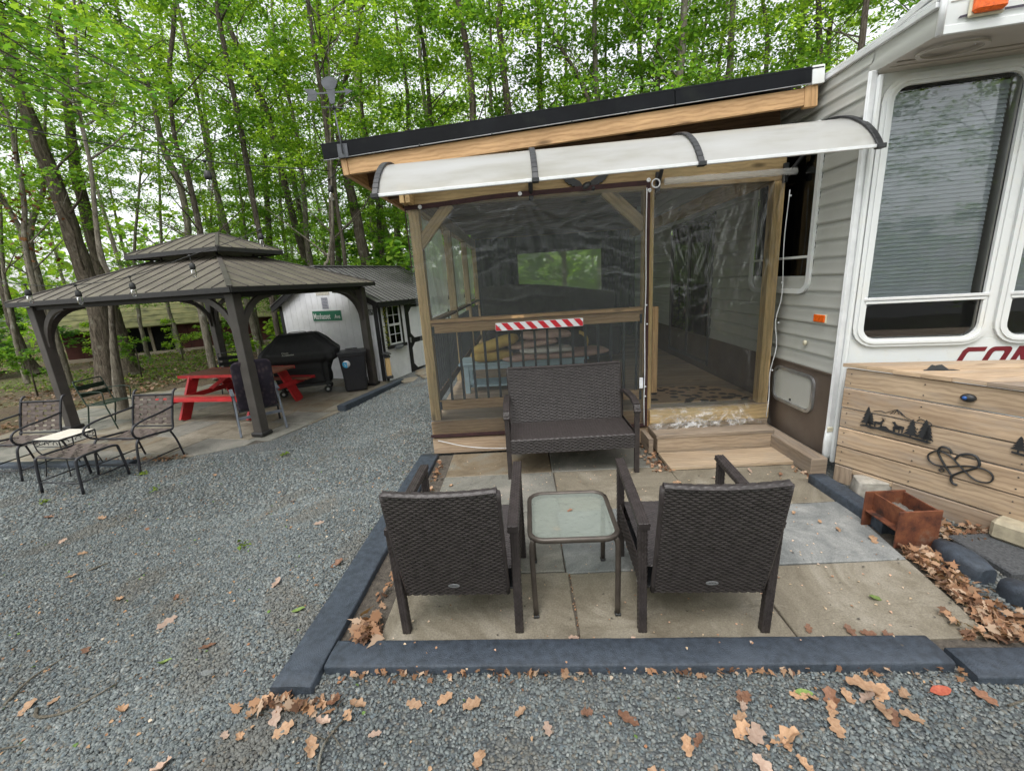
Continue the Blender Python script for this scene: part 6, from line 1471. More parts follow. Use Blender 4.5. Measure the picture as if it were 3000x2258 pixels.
TREES = [
 ('bark_rough', 'thick rough-barked tree rising behind the left half of the gazebo roof', [(-10.71, 10.41, -0.3, 0.214), (-10.58, 10.55, 1.44, 0.189), (-10.59, 10.54, 2.68, 0.174), (-10.62, 10.5, 4.25, 0.15), (-10.68, 10.45, 5.6, 0.13), (-10.72, 10.41, 6.51, 0.105), (-10.69, 10.43, 7.39, 0.089), (-10.62, 10.48, 9.39, 0.053), (-10.55, 10.52, 11.39, 0.018)]),
 ('bark_rough', 'thick lichened tree just right of the rough-barked one, behind the gazebo', [(-12.19, 12.62, -0.3, 0.251), (-12.19, 12.62, 0.65, 0.201), (-12.18, 12.62, 1.51, 0.176), (-12.18, 12.62, 3.27, 0.149), (-12.14, 12.66, 5.09, 0.126), (-12.06, 12.74, 6.28, 0.106), (-11.92, 12.88, 7.77, 0.087), (-11.78, 13.01, 9.21, 0.068), (-11.59, 13.19, 11.21, 0.041), (-11.39, 13.37, 13.21, 0.014)]),
 ('bark_smooth', 'slim forked trunk standing in front of the two thick trunks', [(-8.12, 8.03, -0.3, 0.119), (-8.06, 8.09, 0.53, 0.082), (-7.99, 8.17, 1.29, 0.05), (-7.87, 8.28, 2.27, 0.04), (-7.89, 8.26, 2.78, 0.045), (-7.76, 8.4, 4.2, 0.032), (-7.71, 8.45, 5.22, 0.029), (-7.58, 8.58, 6.23, 0.026), (-7.32, 8.84, 8.23, 0.016), (-7.07, 9.09, 10.23, 0.012)]),
 ('bark_dark', 'dark leaning trunk at the far left beside the parked pickup', [(-16.35, 13.61, -0.3, 0.211), (-16.41, 13.53, 0.32, 0.122), (-16.43, 13.51, 1.0, 0.099), (-16.44, 13.49, 1.54, 0.108), (-16.38, 13.56, 2.55, 0.107), (-16.36, 13.6, 3.68, 0.095), (-16.32, 13.67, 5.68, 0.057), (-16.29, 13.74, 7.68, 0.019)]),
 ('bark_smooth', 'thin pale trunk crossing the dark leaning one at the far left', [(-14.59, 11.86, -0.3, 0.081), (-14.59, 11.87, 0.23, 0.058), (-14.56, 11.9, 0.9, 0.057), (-14.53, 11.94, 1.43, 0.052), (-14.49, 12.0, 2.2, 0.043), (-14.39, 12.11, 3.21, 0.043), (-14.19, 12.36, 4.81, 0.034), (-13.94, 12.67, 6.81, 0.02), (-13.69, 12.98, 8.81, 0.012)]),
 ('bark_smooth', 'forked grey trunk left of the gazebo, its upright stem', [(-12.82, 11.18, -0.36, 0.128), (-12.76, 11.24, 1.39, 0.111), (-12.68, 11.32, 2.49, 0.092), (-12.66, 11.35, 3.39, 0.082), (-12.51, 11.52, 4.1, 0.063), (-12.3, 11.75, 4.72, 0.052), (-12.14, 11.94, 5.72, 0.039), (-11.82, 12.32, 7.72, 0.023), (-11.5, 12.7, 9.72, 0.012)]),
 ('bark_smooth', 'grey stem leaning left out of the fork beside the gazebo', [(-12.7, 11.3, -0.36, 0.097), (-12.68, 11.32, 2.49, 0.084), (-12.66, 11.34, 3.39, 0.074), (-12.72, 11.28, 3.97, 0.056), (-12.79, 11.2, 4.51, 0.047), (-13.05, 10.9, 6.51, 0.028), (-13.31, 10.61, 8.51, 0.012)]),
 ('bark_smooth', 'thin reddish-grey trunk near the left photo edge with withered leaves', [(-11.34, 9.83, -0.36, 0.057), (-11.23, 9.95, 2.91, 0.05), (-11.08, 10.11, 4.11, 0.047), (-11.02, 10.18, 4.99, 0.043), (-10.97, 10.23, 5.74, 0.036), (-10.98, 10.23, 6.37, 0.032), (-11.01, 10.23, 8.37, 0.019), (-11.04, 10.23, 10.37, 0.012)]),
 ('bark_smooth', 'grey trunk leaning left above the left slope of the gazebo roof', [(-8.46, 11.17, -0.36, 0.095), (-8.39, 11.21, 2.78, 0.083), (-8.3, 11.27, 3.69, 0.077), (-8.29, 11.28, 4.55, 0.076), (-8.42, 11.19, 5.45, 0.064), (-8.4, 11.2, 6.56, 0.049), (-8.56, 11.08, 7.28, 0.039), (-8.61, 11.04, 8.16, 0.034), (-8.72, 10.95, 10.16, 0.02), (-8.84, 10.86, 12.16, 0.012)]),
 ('bark_dark', 'dark trunk rising from behind the gazebo ridge, left of centre', [(-7.63, 10.54, -0.36, 0.085), (-7.59, 10.56, 2.7, 0.074), (-7.54, 10.59, 3.55, 0.068), (-7.55, 10.59, 4.69, 0.058), (-7.61, 10.54, 5.33, 0.044), (-7.48, 10.63, 6.58, 0.048), (-7.26, 10.79, 7.58, 0.044), (-7.1, 10.9, 8.32, 0.04), (-6.67, 11.2, 10.32, 0.024), (-6.24, 11.49, 12.32, 0.012)]),
 ('bark_dark', 'slender dark trunk rising behind the right end of the gazebo top roof', [(-6.53, 11.25, -0.36, 0.078), (-6.52, 11.25, 2.67, 0.068), (-6.51, 11.25, 3.12, 0.062), (-6.51, 11.26, 4.08, 0.066), (-6.48, 11.27, 5.64, 0.064), (-6.49, 11.26, 7.09, 0.057), (-6.49, 11.26, 7.86, 0.052), (-6.45, 11.29, 8.49, 0.047), (-6.32, 11.39, 10.49, 0.028), (-6.2, 11.48, 12.49, 0.012)]),
 ('bark_dark', 'tall dark trunk leaning left above the right slope of the gazebo', [(-6.88, 14.44, -0.36, 0.13), (-6.93, 14.42, 2.25, 0.113), (-7.0, 14.39, 3.07, 0.111), (-7.13, 14.33, 4.41, 0.1), (-7.21, 14.29, 5.98, 0.097), (-7.3, 14.24, 7.15, 0.095), (-7.47, 14.16, 7.83, 0.086), (-7.71, 14.05, 8.78, 0.072), (-7.96, 13.93, 9.85, 0.064), (-8.43, 13.71, 11.85, 0.038), (-8.89, 13.48, 13.85, 0.013)]),
 ('bark_dark', 'thin dark trunk directly behind the weathervane', [(-4.81, 11.0, -0.36, 0.069), (-4.71, 11.04, 2.09, 0.06), (-4.58, 11.09, 3.2, 0.059), (-4.43, 11.15, 4.55, 0.063), (-4.36, 11.18, 5.7, 0.057), (-4.37, 11.18, 6.84, 0.05), (-4.36, 11.18, 8.11, 0.039), (-4.34, 11.18, 10.11, 0.023), (-4.33, 11.18, 12.11, 0.012)]),
 ('bark_smooth', 'pale distant trunk behind the weathervane figure', [(-7.32, 17.54, -0.36, 0.121), (-7.22, 17.58, 2.29, 0.105), (-6.99, 17.67, 5.43, 0.119), (-6.66, 17.8, 9.41, 0.138), (-6.64, 17.81, 11.17, 0.159), (-6.59, 17.83, 12.15, 0.142), (-6.49, 17.87, 14.15, 0.085), (-6.39, 17.91, 16.15, 0.028)]),
 ('bark_rough', 'stout trunk between the shed roof and the porch roof corner', [(-4.53, 13.25, -0.36, 0.171), (-4.56, 13.24, 2.09, 0.149), (-4.6, 13.22, 2.91, 0.146), (-4.69, 13.19, 4.2, 0.129), (-4.77, 13.17, 5.19, 0.107), (-4.81, 13.15, 6.21, 0.074), (-4.53, 13.25, 7.19, 0.055), (-4.06, 13.41, 8.33, 0.049), (-3.75, 13.51, 9.33, 0.037), (-3.13, 13.71, 11.33, 0.022), (-2.51, 13.91, 13.33, 0.012)]),
 ('bark_dark', 'very thin trunk between the weathervane trunk and the stout one', [(-4.78, 12.08, -0.36, 0.063), (-4.77, 12.09, 2.1, 0.055), (-4.75, 12.1, 3.08, 0.053), (-4.76, 12.1, 3.91, 0.047), (-4.72, 12.11, 4.71, 0.034), (-4.62, 12.13, 6.71, 0.02), (-4.52, 12.16, 8.71, 0.012)]),
 ('bark_smooth', 'grey distant trunk behind the shed roof beside the porch post', [(-6.07, 21.14, -0.36, 0.227), (-6.08, 21.14, 2.24, 0.197), (-6.1, 21.14, 3.75, 0.182), (-6.27, 21.09, 5.06, 0.157), (-6.39, 21.05, 7.77, 0.131), (-6.54, 21.01, 9.08, 0.119), (-6.54, 21.01, 10.88, 0.097), (-6.54, 21.01, 12.88, 0.058), (-6.54, 21.01, 14.88, 0.019)]),
 ('bark_smooth', 'pale grey trunk in the distance above the left end of the porch roof', [(-7.62, 23.82, -0.36, 0.185), (-7.54, 23.84, 8.16, 0.161), (-7.43, 23.87, 9.79, 0.136), (-7.52, 23.84, 11.03, 0.111), (-7.47, 23.86, 13.31, 0.087), (-7.43, 23.88, 15.31, 0.052), (-7.38, 23.9, 17.31, 0.017)]),
 ('bark_rough', 'grey-brown trunk with a side limb rising over the middle of the porch roof', [(-0.08, 13.0, -0.36, 0.127), (-0.06, 13.0, 5.2, 0.11), (-0.03, 13.0, 6.23, 0.107), (-0.07, 13.0, 7.01, 0.087), (-0.1, 13.0, 7.68, 0.08), (-0.13, 13.0, 8.28, 0.079), (-0.02, 13.0, 8.98, 0.072), (0.29, 13.0, 10.98, 0.043), (0.61, 13.0, 12.98, 0.014)]),
 ('bark_smooth', 'pale trunk above the right half of the porch roof', [(6.77, 18.81, -0.36, 0.139), (6.84, 18.79, 6.78, 0.121), (6.93, 18.76, 8.55, 0.11), (7.17, 18.67, 9.62, 0.091), (7.08, 18.71, 11.38, 0.074), (6.98, 18.76, 13.38, 0.044), (6.88, 18.8, 15.38, 0.015)]),
 ('bark_dark', 'dark narrow trunk above the right end of the porch roof', [(7.13, 13.19, -0.36, 0.078), (7.08, 13.22, 5.59, 0.068), (7.01, 13.26, 6.84, 0.056), (6.97, 13.28, 7.74, 0.05), (6.81, 13.37, 8.6, 0.045), (6.44, 13.58, 10.6, 0.027), (6.07, 13.79, 12.6, 0.012)]),
 ('bark_smooth', 'thin trunk in front of the dark cabin doorway', [(-14.02, 15.41, -0.3, 0.08), (-14.01, 15.43, 0.71, 0.065), (-13.98, 15.46, 1.4, 0.064), (-13.77, 15.64, 3.34, 0.051), (-13.33, 16.04, 5.55, 0.039), (-12.93, 16.4, 7.55, 0.023), (-12.53, 16.76, 9.55, 0.012)]),
 ('bark_smooth', 'thin grey trunk in front of the red cabin wall', [(-13.86, 16.81, -0.3, 0.097), (-13.88, 16.8, 0.72, 0.066), (-13.91, 16.78, 1.71, 0.065), (-13.72, 16.93, 3.74, 0.049), (-13.4, 17.19, 6.09, 0.042), (-13.13, 17.41, 8.09, 0.025), (-12.86, 17.63, 10.09, 0.012)]),
 ('bark_smooth', 'thin leaning trunk at the right end of the red cabin', [(-9.86, 15.81, -0.3, 0.084), (-9.89, 15.8, 0.76, 0.075), (-9.87, 15.81, 1.78, 0.066), (-9.74, 15.89, 3.42, 0.058), (-9.63, 15.96, 5.29, 0.042), (-9.51, 16.03, 7.29, 0.025), (-9.39, 16.11, 9.29, 0.012)]),
 ('bark_dark', 'slender dark trunk behind the cabin roof', [(-14.34, 19.25, -0.82, 0.107), (-14.27, 19.3, 0.26, 0.088), (-14.13, 19.4, 1.92, 0.078), (-13.62, 19.78, 4.72, 0.069), (-13.26, 20.05, 6.72, 0.041), (-12.89, 20.32, 8.72, 0.014)]),
 ('bark_rough', 'medium trunk just left of the white shed', [(-9.01, 15.58, -0.36, 0.158), (-8.98, 15.6, 0.38, 0.137), (-8.87, 15.66, 1.72, 0.127), (-8.84, 15.68, 3.03, 0.11), (-8.59, 15.83, 5.5, 0.072), (-8.39, 15.95, 7.5, 0.043), (-8.19, 16.07, 9.5, 0.014)]),
 ('bark_smooth', 'whitish sapling stem rising above the left of the shed roof', [(-4.75, 10.47, -0.36, 0.041), (-4.67, 10.51, 2.13, 0.036), (-4.56, 10.56, 2.51, 0.031), (-4.37, 10.64, 3.25, 0.026), (-4.26, 10.69, 4.17, 0.02), (-4.02, 10.8, 6.17, 0.012), (-3.78, 10.91, 8.17, 0.012)]),
 ('bark_smooth', 'grey distant trunk behind the gazebo peak', [(-11.02, 16.69, -0.36, 0.105), (-11.03, 16.68, 2.7, 0.091), (-11.04, 16.67, 4.22, 0.081), (-10.91, 16.76, 6.93, 0.064), (-10.76, 16.86, 9.6, 0.049), (-10.65, 16.93, 11.6, 0.029), (-10.54, 17.01, 13.6, 0.012)]),
 ('bark_dark', 'thin dark slanting trunk above the middle right of the porch roof', [(2.84, 12.69, -0.36, 0.057), (2.46, 12.76, 4.96, 0.05), (1.95, 12.86, 6.7, 0.049), (1.5, 12.95, 7.52, 0.043), (0.88, 13.07, 8.66, 0.037), (-0.21, 13.28, 10.66, 0.022), (-1.3, 13.49, 12.66, 0.012)]),
]
# ------------------------------------------------------------------ vegetation
def unit(a): return a/np.linalg.norm(a, axis=-1, keepdims=True)
def leaf_cloud(C, size, pal, lay=.45, rng=None):
    """folded two-quad leaves at centres C (n,3); lay = how far normals stray from vertical"""
    n = len(C); rng = rng or RNG
    nrm = unit(np.stack([rng.normal(0, lay, n), rng.normal(0, lay, n), np.ones(n)], 1)); a = rng.uniform(0, 2*np.pi, n)
    t = np.stack([np.cos(a), np.sin(a), np.zeros(n)], 1); t = unit(t-nrm*(t*nrm).sum(1, keepdims=True)); b = np.cross(nrm, t)
    s = (size*rng.uniform(.65, 1.35, n))[:, None]; droop = rng.uniform(.05, .5, n)[:, None]
    P = []
    for lx, ly, lz in ((0, -.9, 0), (.78, -.25, .22), (.46, .55, .12), (0, 1.1, -.25), (-.46, .55, .12), (-.78, -.25, .22)):
        P.append(C+s*(b*lx+t*ly+nrm*(lz-droop*max(0, ly)*.5)))
    V = np.stack(P, 1).reshape(-1, 3); i = (np.arange(n)*6)[:, None]
    F = np.concatenate([i+np.array([[0, 1, 2, 3]]), i+np.array([[0, 3, 4, 5]])], 0)
    pal = np.array(pal); c = pal[rng.integers(0, len(pal), n)]*rng.uniform(.8, 1.2, (n, 1)); return V, F, np.repeat(c, 6, 0)
PAL = {'lime': [(.105, .165, .018), (.13, .19, .022), (.085, .14, .018), (.15, .20, .03), (.07, .12, .015)],
       'mid': [(.06, .115, .018), (.08, .14, .02), (.045, .09, .015), (.10, .15, .022), (.065, .12, .025)],
       'deep': [(.035, .085, .02), (.05, .105, .022), (.03, .07, .015), (.07, .125, .025)]}
def crown_mesh(name, seed, nspray, per, rad, h, z0, size, pal, shape=0):
    rng = np.random.default_rng(seed); cs = []
    for k in range(nspray):
        z = z0+(h-z0)*rng.uniform(0, 1)**.9; f = (z-z0)/(h-z0); rr = rad*(.55+.6*math.sin(math.pi*min(1, f*.85+.12)))
        a = rng.uniform(0, 2*np.pi); r = rr*math.sqrt(rng.uniform(.02, 1)); c = np.array([r*math.cos(a), r*math.sin(a), z])
        sr = rng.uniform(.35, .85)*rad*.42; m = int(per*rng.uniform(.6, 1.4)); q = rng.normal(0, .5, (m, 3))*np.array([sr, sr*.75, .13+.07*sr]); ca, sa = math.cos(a), math.sin(a)
        x = q[:, 0]*ca-q[:, 1]*sa; y = q[:, 0]*sa+q[:, 1]*ca; zz = q[:, 2]-.18*np.abs(q[:, 0])/max(sr, .1)*sr
        cs.append(np.stack([x, y, zz], 1)+c)
    V, F, Cc = leaf_cloud(np.concatenate(cs), size, PAL[pal], rng=rng); return np_mesh(name, V, F, 'leaf_green', cols=Cc)
CR = {}
for i, (pal, ns, per, rad, h, z0, sz) in enumerate((('lime', 56, 84, 2.3, 8.5, .6, .044), ('mid', 56, 80, 2.5, 9, .8, .047), ('lime', 52, 85, 1.9, 7, .4, .040), ('mid', 52, 82, 2.4, 8, .8, .050), ('mid', 50, 90, 1.8, 6.5, .4, .044), ('lime', 62, 78, 2.9, 9.5, 1.5, .045))):
    CR[i] = crown_mesh('crown', 100+i, ns, per, rad, h, z0, sz, pal)
SHRUB = [crown_mesh('crown', 200+i, 16, 60, .9, 1.9, .25, .05, p) for i, p in enumerate(('mid', 'lime', 'deep'))]
def limbs(m, pts, rng, n, z_lo, spread=1.6, r0=.03):
    P_ = [Vector(p[:3]) for p in pts]
    for k in range(n):
        zt = rng.uniform(z_lo, P_[-1].z-.5)
        for a, b in zip(P_[:-1], P_[1:]):
            if a.z <= zt <= b.z:
                c = a+(b-a)*((zt-a.z)/(b.z-a.z)); an = rng.uniform(0, 2*math.pi); L = rng.uniform(.6, 1.3)*spread; d = Vector((math.cos(an), math.sin(an), rng.uniform(.35, 1.1))).normalized()
                q = [c, c+d*L*.35+Vector((0, 0, .05)), c+d*L*.7+Vector((rng.uniform(-.15, .15), rng.uniform(-.15, .15), .12)), c+d*L+Vector((rng.uniform(-.3, .3), rng.uniform(-.3, .3), .3))]
                m.tube(q, [r0, r0*.7, r0*.45, .005], 5, cap=False)
                e = q[2]; m.tube([e, e+Vector((rng.uniform(-.5, .5), rng.uniform(-.5, .5), rng.uniform(0, .5)))], [r0*.4, .004], 4, cap=False); break
rr_ = random.Random(3)
def trunk_mesh(m, pts, flare=True, n=14):
    sp = smoothline([p[:3] for p in pts], 5); rs = []
    for i in range(len(sp)):
        t = i/5; k = min(len(pts)-2, int(t)); f = t-k; rs.append(max(.01, pts[k][3]+(pts[k+1][3]-pts[k][3])*min(1, f)))
    sp = [p+Vector((rr_.uniform(-.2, .2), rr_.uniform(-.2, .2), 0))*rs[i]*.5 for i, p in enumerate(sp)]
    b = len(m.v); m.tube(sp, rs, n, cap=False)
    if rs[0] > .15:      # bark furrows as relief on the big trunks
        for i in range(len(sp)):
            for k in range(n):
                v = Vector(m.v[b+i*n+k]); d = (v-sp[i]); m.v[b+i*n+k] = tuple(sp[i]+d*(1+.07*(-1)**k+rr_.uniform(-.05, .05)+(.35 if i == 0 else .12 if i == 1 else 0)))
for idx, (bark, lab, pts) in enumerate(TREES):
    b0 = Vector((pts[0][0], pts[0][1], -.36)); t = thing('forest_tree', lab, 'tree', tuple(b0), 0, 'trees of the wood behind the yard')
    big = max(p[3] for p in pts[:4]) > .14; m = MB(); trunk_mesh(m, pts, n=22 if big else 10)
    limbs(m, pts, rr_, 9 if not big else 6, 2.3, 1.5, .022 if not big else .035); m.build('trunk', bark, t)
    top = pts[-1]; o = bpy.data.objects.new('crown', CR[idx % 6]); COL.objects.link(o); o.parent = t
    mid = pts[len(pts)//2]; sc = rr_.uniform(.8, 1.05); zc = rr_.uniform(3.2, 4.6) if idx not in (0, 1, 2) else 4.6
    o.location = Vector((mid[0], mid[1], zc))-b0; o.scale = (sc*.9, sc*.9, sc*.95); o.rotation_euler = (0, 0, rr_.uniform(0, 6.3))
    if idx in (3, 5, 8, 11, 14, 16, 18, 20, 23): 
        o2 = bpy.data.objects.new('lower_crown', CR[(idx+2) % 6]); COL.objects.link(o2); o2.parent = t; o2.location = Vector((mid[0]+rr_.uniform(-1, 1), mid[1]+rr_.uniform(.2, 1.5), 1.2))-b0; o2.scale = (.7, .7, .6); o2.rotation_euler = (0, 0, rr_.uniform(0, 6.3))
# side limb of the tree above the porch roof
t = bpy.data.objects['forest_tree']
# generic trunks for the rest of the wood
GT = []
for k in range(5):
    m = MB(); x = y = 0; pts = []
    for i in range(7): pts.append((x, y, i*2.0-.1, .13*(1-i/7.5))); x += rr_.uniform(-.22, .22); y += rr_.uniform(-.22, .22)
    trunk_mesh(m, pts, n=8); limbs(m, pts, rr_, 8, 2.5, 1.6, .02); GT.append(m.mesh('trunk', ('bark_smooth', 'bark_dark', 'bark_rough', 'bark_smooth', 'bark_dark')[k]))
def ok_spot(x, y):
    if -10.2 < x < 3.5 and y < 11.6: return False
    if 2 < x < 7 and y < 13: return False
    if math.dist((x, y), (-14.5, 19)) < 5.5 and not (y > 23): return False
    if -13 < x < -8.5 and 9 < y < 14: return False
    d = math.hypot(x, y); ang = math.degrees(math.atan2(x, y))
    if -56 < ang < -34 and d < 19: return False
    return True
cnt = 0; placed = []; far = []
def far_tree(x, y, s, low, lab, grp, vi=None):
    t = thing('forest_tree', lab, 'tree', (x, y, -.36), rr_.uniform(0, 6.3), grp); t.scale = (1, 1, 1)
    a = bpy.data.objects.new('trunk', rr_.choice(GT)); COL.objects.link(a); a.parent = t; a.scale = (s, s, s*1.05)
    b = bpy.data.objects.new('crown', CR[rr_.randrange(6) if vi is None else vi]); COL.objects.link(b); b.parent = t; b.location = (0, 0, low); b.scale = (s, s, s*1.05); b.rotation_euler = (0, 0, rr_.uniform(0, 6))
    if d_ > 13 and rr_.random() < .35:
        c = bpy.data.objects.new('upper_crown', CR[rr_.randrange(6)]); COL.objects.link(c); c.parent = t; c.location = (rr_.uniform(-.6, .6), rr_.uniform(-.6, .6), low+4.5*s); c.scale = (s*.9, s*.9, s*.8); c.rotation_euler = (0, 0, rr_.uniform(0, 6))
    return t
tries = 0
while cnt < 80 and tries < 6000:
    tries += 1; ang = R(rr_.uniform(-57, 44)); d_ = 12.5+32*rr_.random()**.85; x, y = d_*math.sin(ang), d_*math.cos(ang)
    if not ok_spot(x, y) or any(math.dist((x, y), p) < 1.5+.025*d_ for p in placed): continue
    placed.append((x, y)); cnt += 1
    if x > 1.5: lab, grp = 'leafy green tree of the wood seen above the porch and trailer roofs', 'leafy trees above the porch and trailer roofs'
    elif x < -6: lab, grp = 'slender leafy tree of the wood behind the gazebo', 'slender leafy trees behind the gazebo'
    else: lab, grp = 'leafy tree of the wood behind the shed and porch', 'leafy trees behind the shed and porch'
    far_tree(x, y, rr_.uniform(.8, 1.2), rr_.choice((-.3, .2, .8, 2.2, 3.0)) if d_ > 17 else rr_.choice((2.2, 3.0, 3.6)), lab, grp)
random_right = [(4.2, 12.6), (6.0, 13.8), (8.3, 13.2), (2.6, 13.4), (9.8, 15.5), (1.0, 14.6), (-1.4, 13.2), (4.9, 16.2), (7.2, 17.0), (-2.6, 15.0)]
for x, y in random_right:
    d_ = 20; far_tree(x, y, rr_.uniform(1.0, 1.25), rr_.choice((2.4, 3.0, 3.6)), 'leafy green tree of the wood seen above the porch and trailer roofs', 'leafy trees above the porch and trailer roofs', rr_.choice((3, 4, 1, 3)))
rg = np.random.default_rng(91); n = 15000; an = np.radians(rg.uniform(-60, 45, n)); dd_ = rg.uniform(38, 62, n); zz_ = rg.uniform(0, 1, n)**1.25*9-.4
V, F_, Cc = leaf_cloud(np.stack([np.sin(an)*dd_, np.cos(an)*dd_, zz_], 1), .26, PAL['mid']+PAL['lime'], .7, rg)
o = bpy.data.objects.new('distant_wood', np_mesh('distant_wood', V, F_, 'leaf_green', cols=Cc)); COL.objects.link(o); o['kind'] = 'stuff'; o['label'] = 'far-off wood reading as one green mass between the trunks'
# trees closing the yard behind the viewer: the windows mirror them
for x, y in ((-9.5, -9), (-3.5, -15), (1.5, -14), (5.5, -11), (-13, -3), (-7, -14), (-5, -9.5), (-1, -10.5), (3.2, -9), (8.5, -8), (11, -13), (-15, -9), (-17, -1), (0, -19), (6, -17), (-10, -18)):
    d_ = 20; far_tree(x, y, 1.15, .6, 'leafy tree behind the viewer, seen only mirrored in the trailer windows', 'trees mirrored in the trailer windows')
for k in range(16):
    x, y = -16+2.0*k, -10.5-3*math.sin(k*1.7)
    t = thing('forest_shrub', 'leafy shrub at the wood edge behind the viewer, seen only in reflections', 'shrub', (x, y, -.36), k*1.3, 'shrubs behind the viewer'); b = bpy.data.objects.new('foliage', SHRUB[k % 3]); COL.objects.link(b); b.parent = t; b.scale = (2.4, 2.4, 1.7)
# understorey shrubs
for k in range(64):
    for _ in range(50):
        ang = R(rr_.uniform(-56, 10)); d_ = rr_.uniform(12.5, 30); x, y = d_*math.sin(ang), d_*math.cos(ang)
        if ok_spot(x, y): break
    else: continue
    t = thing('forest_shrub', 'leafy green shrub of the undergrowth between the trunks', 'shrub', (x, y, -.36), rr_.uniform(0, 6), 'undergrowth shrubs between the trunks')
    b = bpy.data.objects.new('foliage', SHRUB[k % 3]); COL.objects.link(b); b.parent = t; s = rr_.uniform(.9, 2.1); b.scale = (s, s, s*rr_.uniform(.7, 1.1))
for x, y, s, lab in ((-12.3, 14.9, .75, 'bright green sapling in front of the red cabin wall'), (-14.6, 14.4, .8, 'bright green sapling left of the cabin doorway'), (-10.9, 11.6, .6, 'small leafy sapling just behind the two thick trunks'), (-12.4, 10.2, .6, 'small leafy sapling behind the left gazebo post'), (-17.3, 13.2, .9, 'bushy sapling at the far left beside the pickup')):
    t = thing('sapling', lab, 'sapling', (x, y, -.36)); MB().tube([(x, y, -.36), (x+.05, y, .5), (x, y+.05, 1.2*s)], [.02, .015, .006], 6).build('stem', 'bark_dark', t)
    b = bpy.data.objects.new('foliage', SHRUB[1 if 'bright' in lab else 0]); COL.objects.link(b); b.parent = t; b.location = (0, 0, .35); b.scale = (s*.9, s*.9, s*.8)
for x, y, s in ((.3, 11.3, 1.5), (1.3, 11.9, 1.6), (2.2, 11.2, 1.4), (-.4, 12.4, 1.7), (.9, 10.8, 1.2)):
    t = thing('forest_shrub', 'leafy shrub showing green through the rear opening of the porch', 'shrub', (x, y, -.1), x*2, 'shrubs behind the rear opening of the porch')
    b = bpy.data.objects.new('foliage', SHRUB[1]); COL.objects.link(b); b.parent = t; b.scale = (s, s, s*.95)
# tall broken stump with a flat tray, left edge
sp_ = thing('tree_stump', 'lichen-covered tall stump with a flat tray on top at the left photo edge', 'stump', (-8.58, 5.78, -.34))
m = MB(); trunk_mesh(m, [(-8.47, 5.93, -.36, .14), (-8.42, 5.99, .29, .12), (-8.36, 6.04, .70, .115), (-8.34, 6.06, 1.0, .11)], n=14); m.v = m.v; m.build('trunk', 'bark_smooth', sp_)
MB().lathe([(0, 1.0), (.19, 1.0), (.21, 1.02), (.205, 1.03), (0, 1.015)], (-8.34, 6.06, 0), 20).build('tray', 'steel', sp_)
# overhanging maple boughs with star-shaped leaves (upper left, near)
def star_leaf(rng, size):
    o = [(0, -.55), (.16, -.42), (.62, -.50), (.50, -.18), (.98, .12), (.58, .20), (.50, .48), (.28, .42), (0, 1.1), (-.28, .42), (-.50, .48), (-.58, .20), (-.98, .12), (-.50, -.18), (-.62, -.50), (-.16, -.42)]
    return np.array([(x*size, y*size, -.14*abs(x)*size-.12*max(0, y)*size) for x, y in o])
def star_cloud(name, C, size, pal, mat='leaf_green', seed=1, lay=.3, xs=1.0):
    rng = np.random.default_rng(seed); n = len(C); base = star_leaf(rng, 1.0)*np.array([xs, 1, 1]); k = len(base)
    nrm = unit(np.stack([rng.normal(0, lay, n), rng.normal(0, lay, n), np.ones(n)], 1)); a = rng.uniform(0, 2*np.pi, n)
    t = np.stack([np.cos(a), np.sin(a), np.zeros(n)], 1); t = unit(t-nrm*(t*nrm).sum(1, keepdims=True)); b = np.cross(t, nrm); s = (size*rng.uniform(.6, 1.25, n))
    V = C[:, None, :]+s[:, None, None]*(b[:, None, :]*base[None, :, 0:1]+t[:, None, :]*base[None, :, 1:2]+nrm[:, None, :]*base[None, :, 2:3])
    V = V.reshape(-1, 3); F = (np.arange(n)*k)[:, None]+np.arange(k)[None]
    pal = np.array(pal); c = pal[rng.integers(0, len(pal), n)]*rng.uniform(.8, 1.2, (n, 1)); return np_mesh(name, V, F, mat, cols=np.repeat(c, k, 0))
bg_ = thing('overhanging_bough', 'broad-leaved maple boughs reaching in from the upper left corner', 'branch', (-3.9, 3.4, 3.4))
rng = np.random.default_rng(5); cl = []; bm2 = MB()
def bough(p0, p1, sag, n):
    """curved limb with alternate side twigs, each twig carrying a flat spray of leaves"""
    p0, p1 = Vector(p0), Vector(p1); mid = (p0+p1)/2+Vector((rng.normal(0, .1), rng.normal(0, .1), sag)); L = smoothline([p0, mid, p1], 10); k = len(L)
    bm2.tube(L, [.014*(1-.85*i/k) for i in range(k)], 5, cap=False)
    for i in range(n):
        q = L[int((.15+.85*i/n)*(k-1))]; a = rng.uniform(0, 6.28); t = Vector((math.cos(a), math.sin(a), rng.uniform(-.35, .1)))*rng.uniform(.18, .42)
        e = q+t; bm2.tube([q, q+t*.5+Vector((0, 0, .03)), e], [.004, .003, .0015], 4, cap=False)
        m_n = int(rng.uniform(10, 22)); f = rng.uniform(.3, 1.15, m_n)[:, None]
        cl.append(np.array(q)[None]+np.array(t)[None]*f+rng.normal(0, 1, (m_n, 3))*np.array([.09, .09, .028])-np.array([0, 0, .02]))
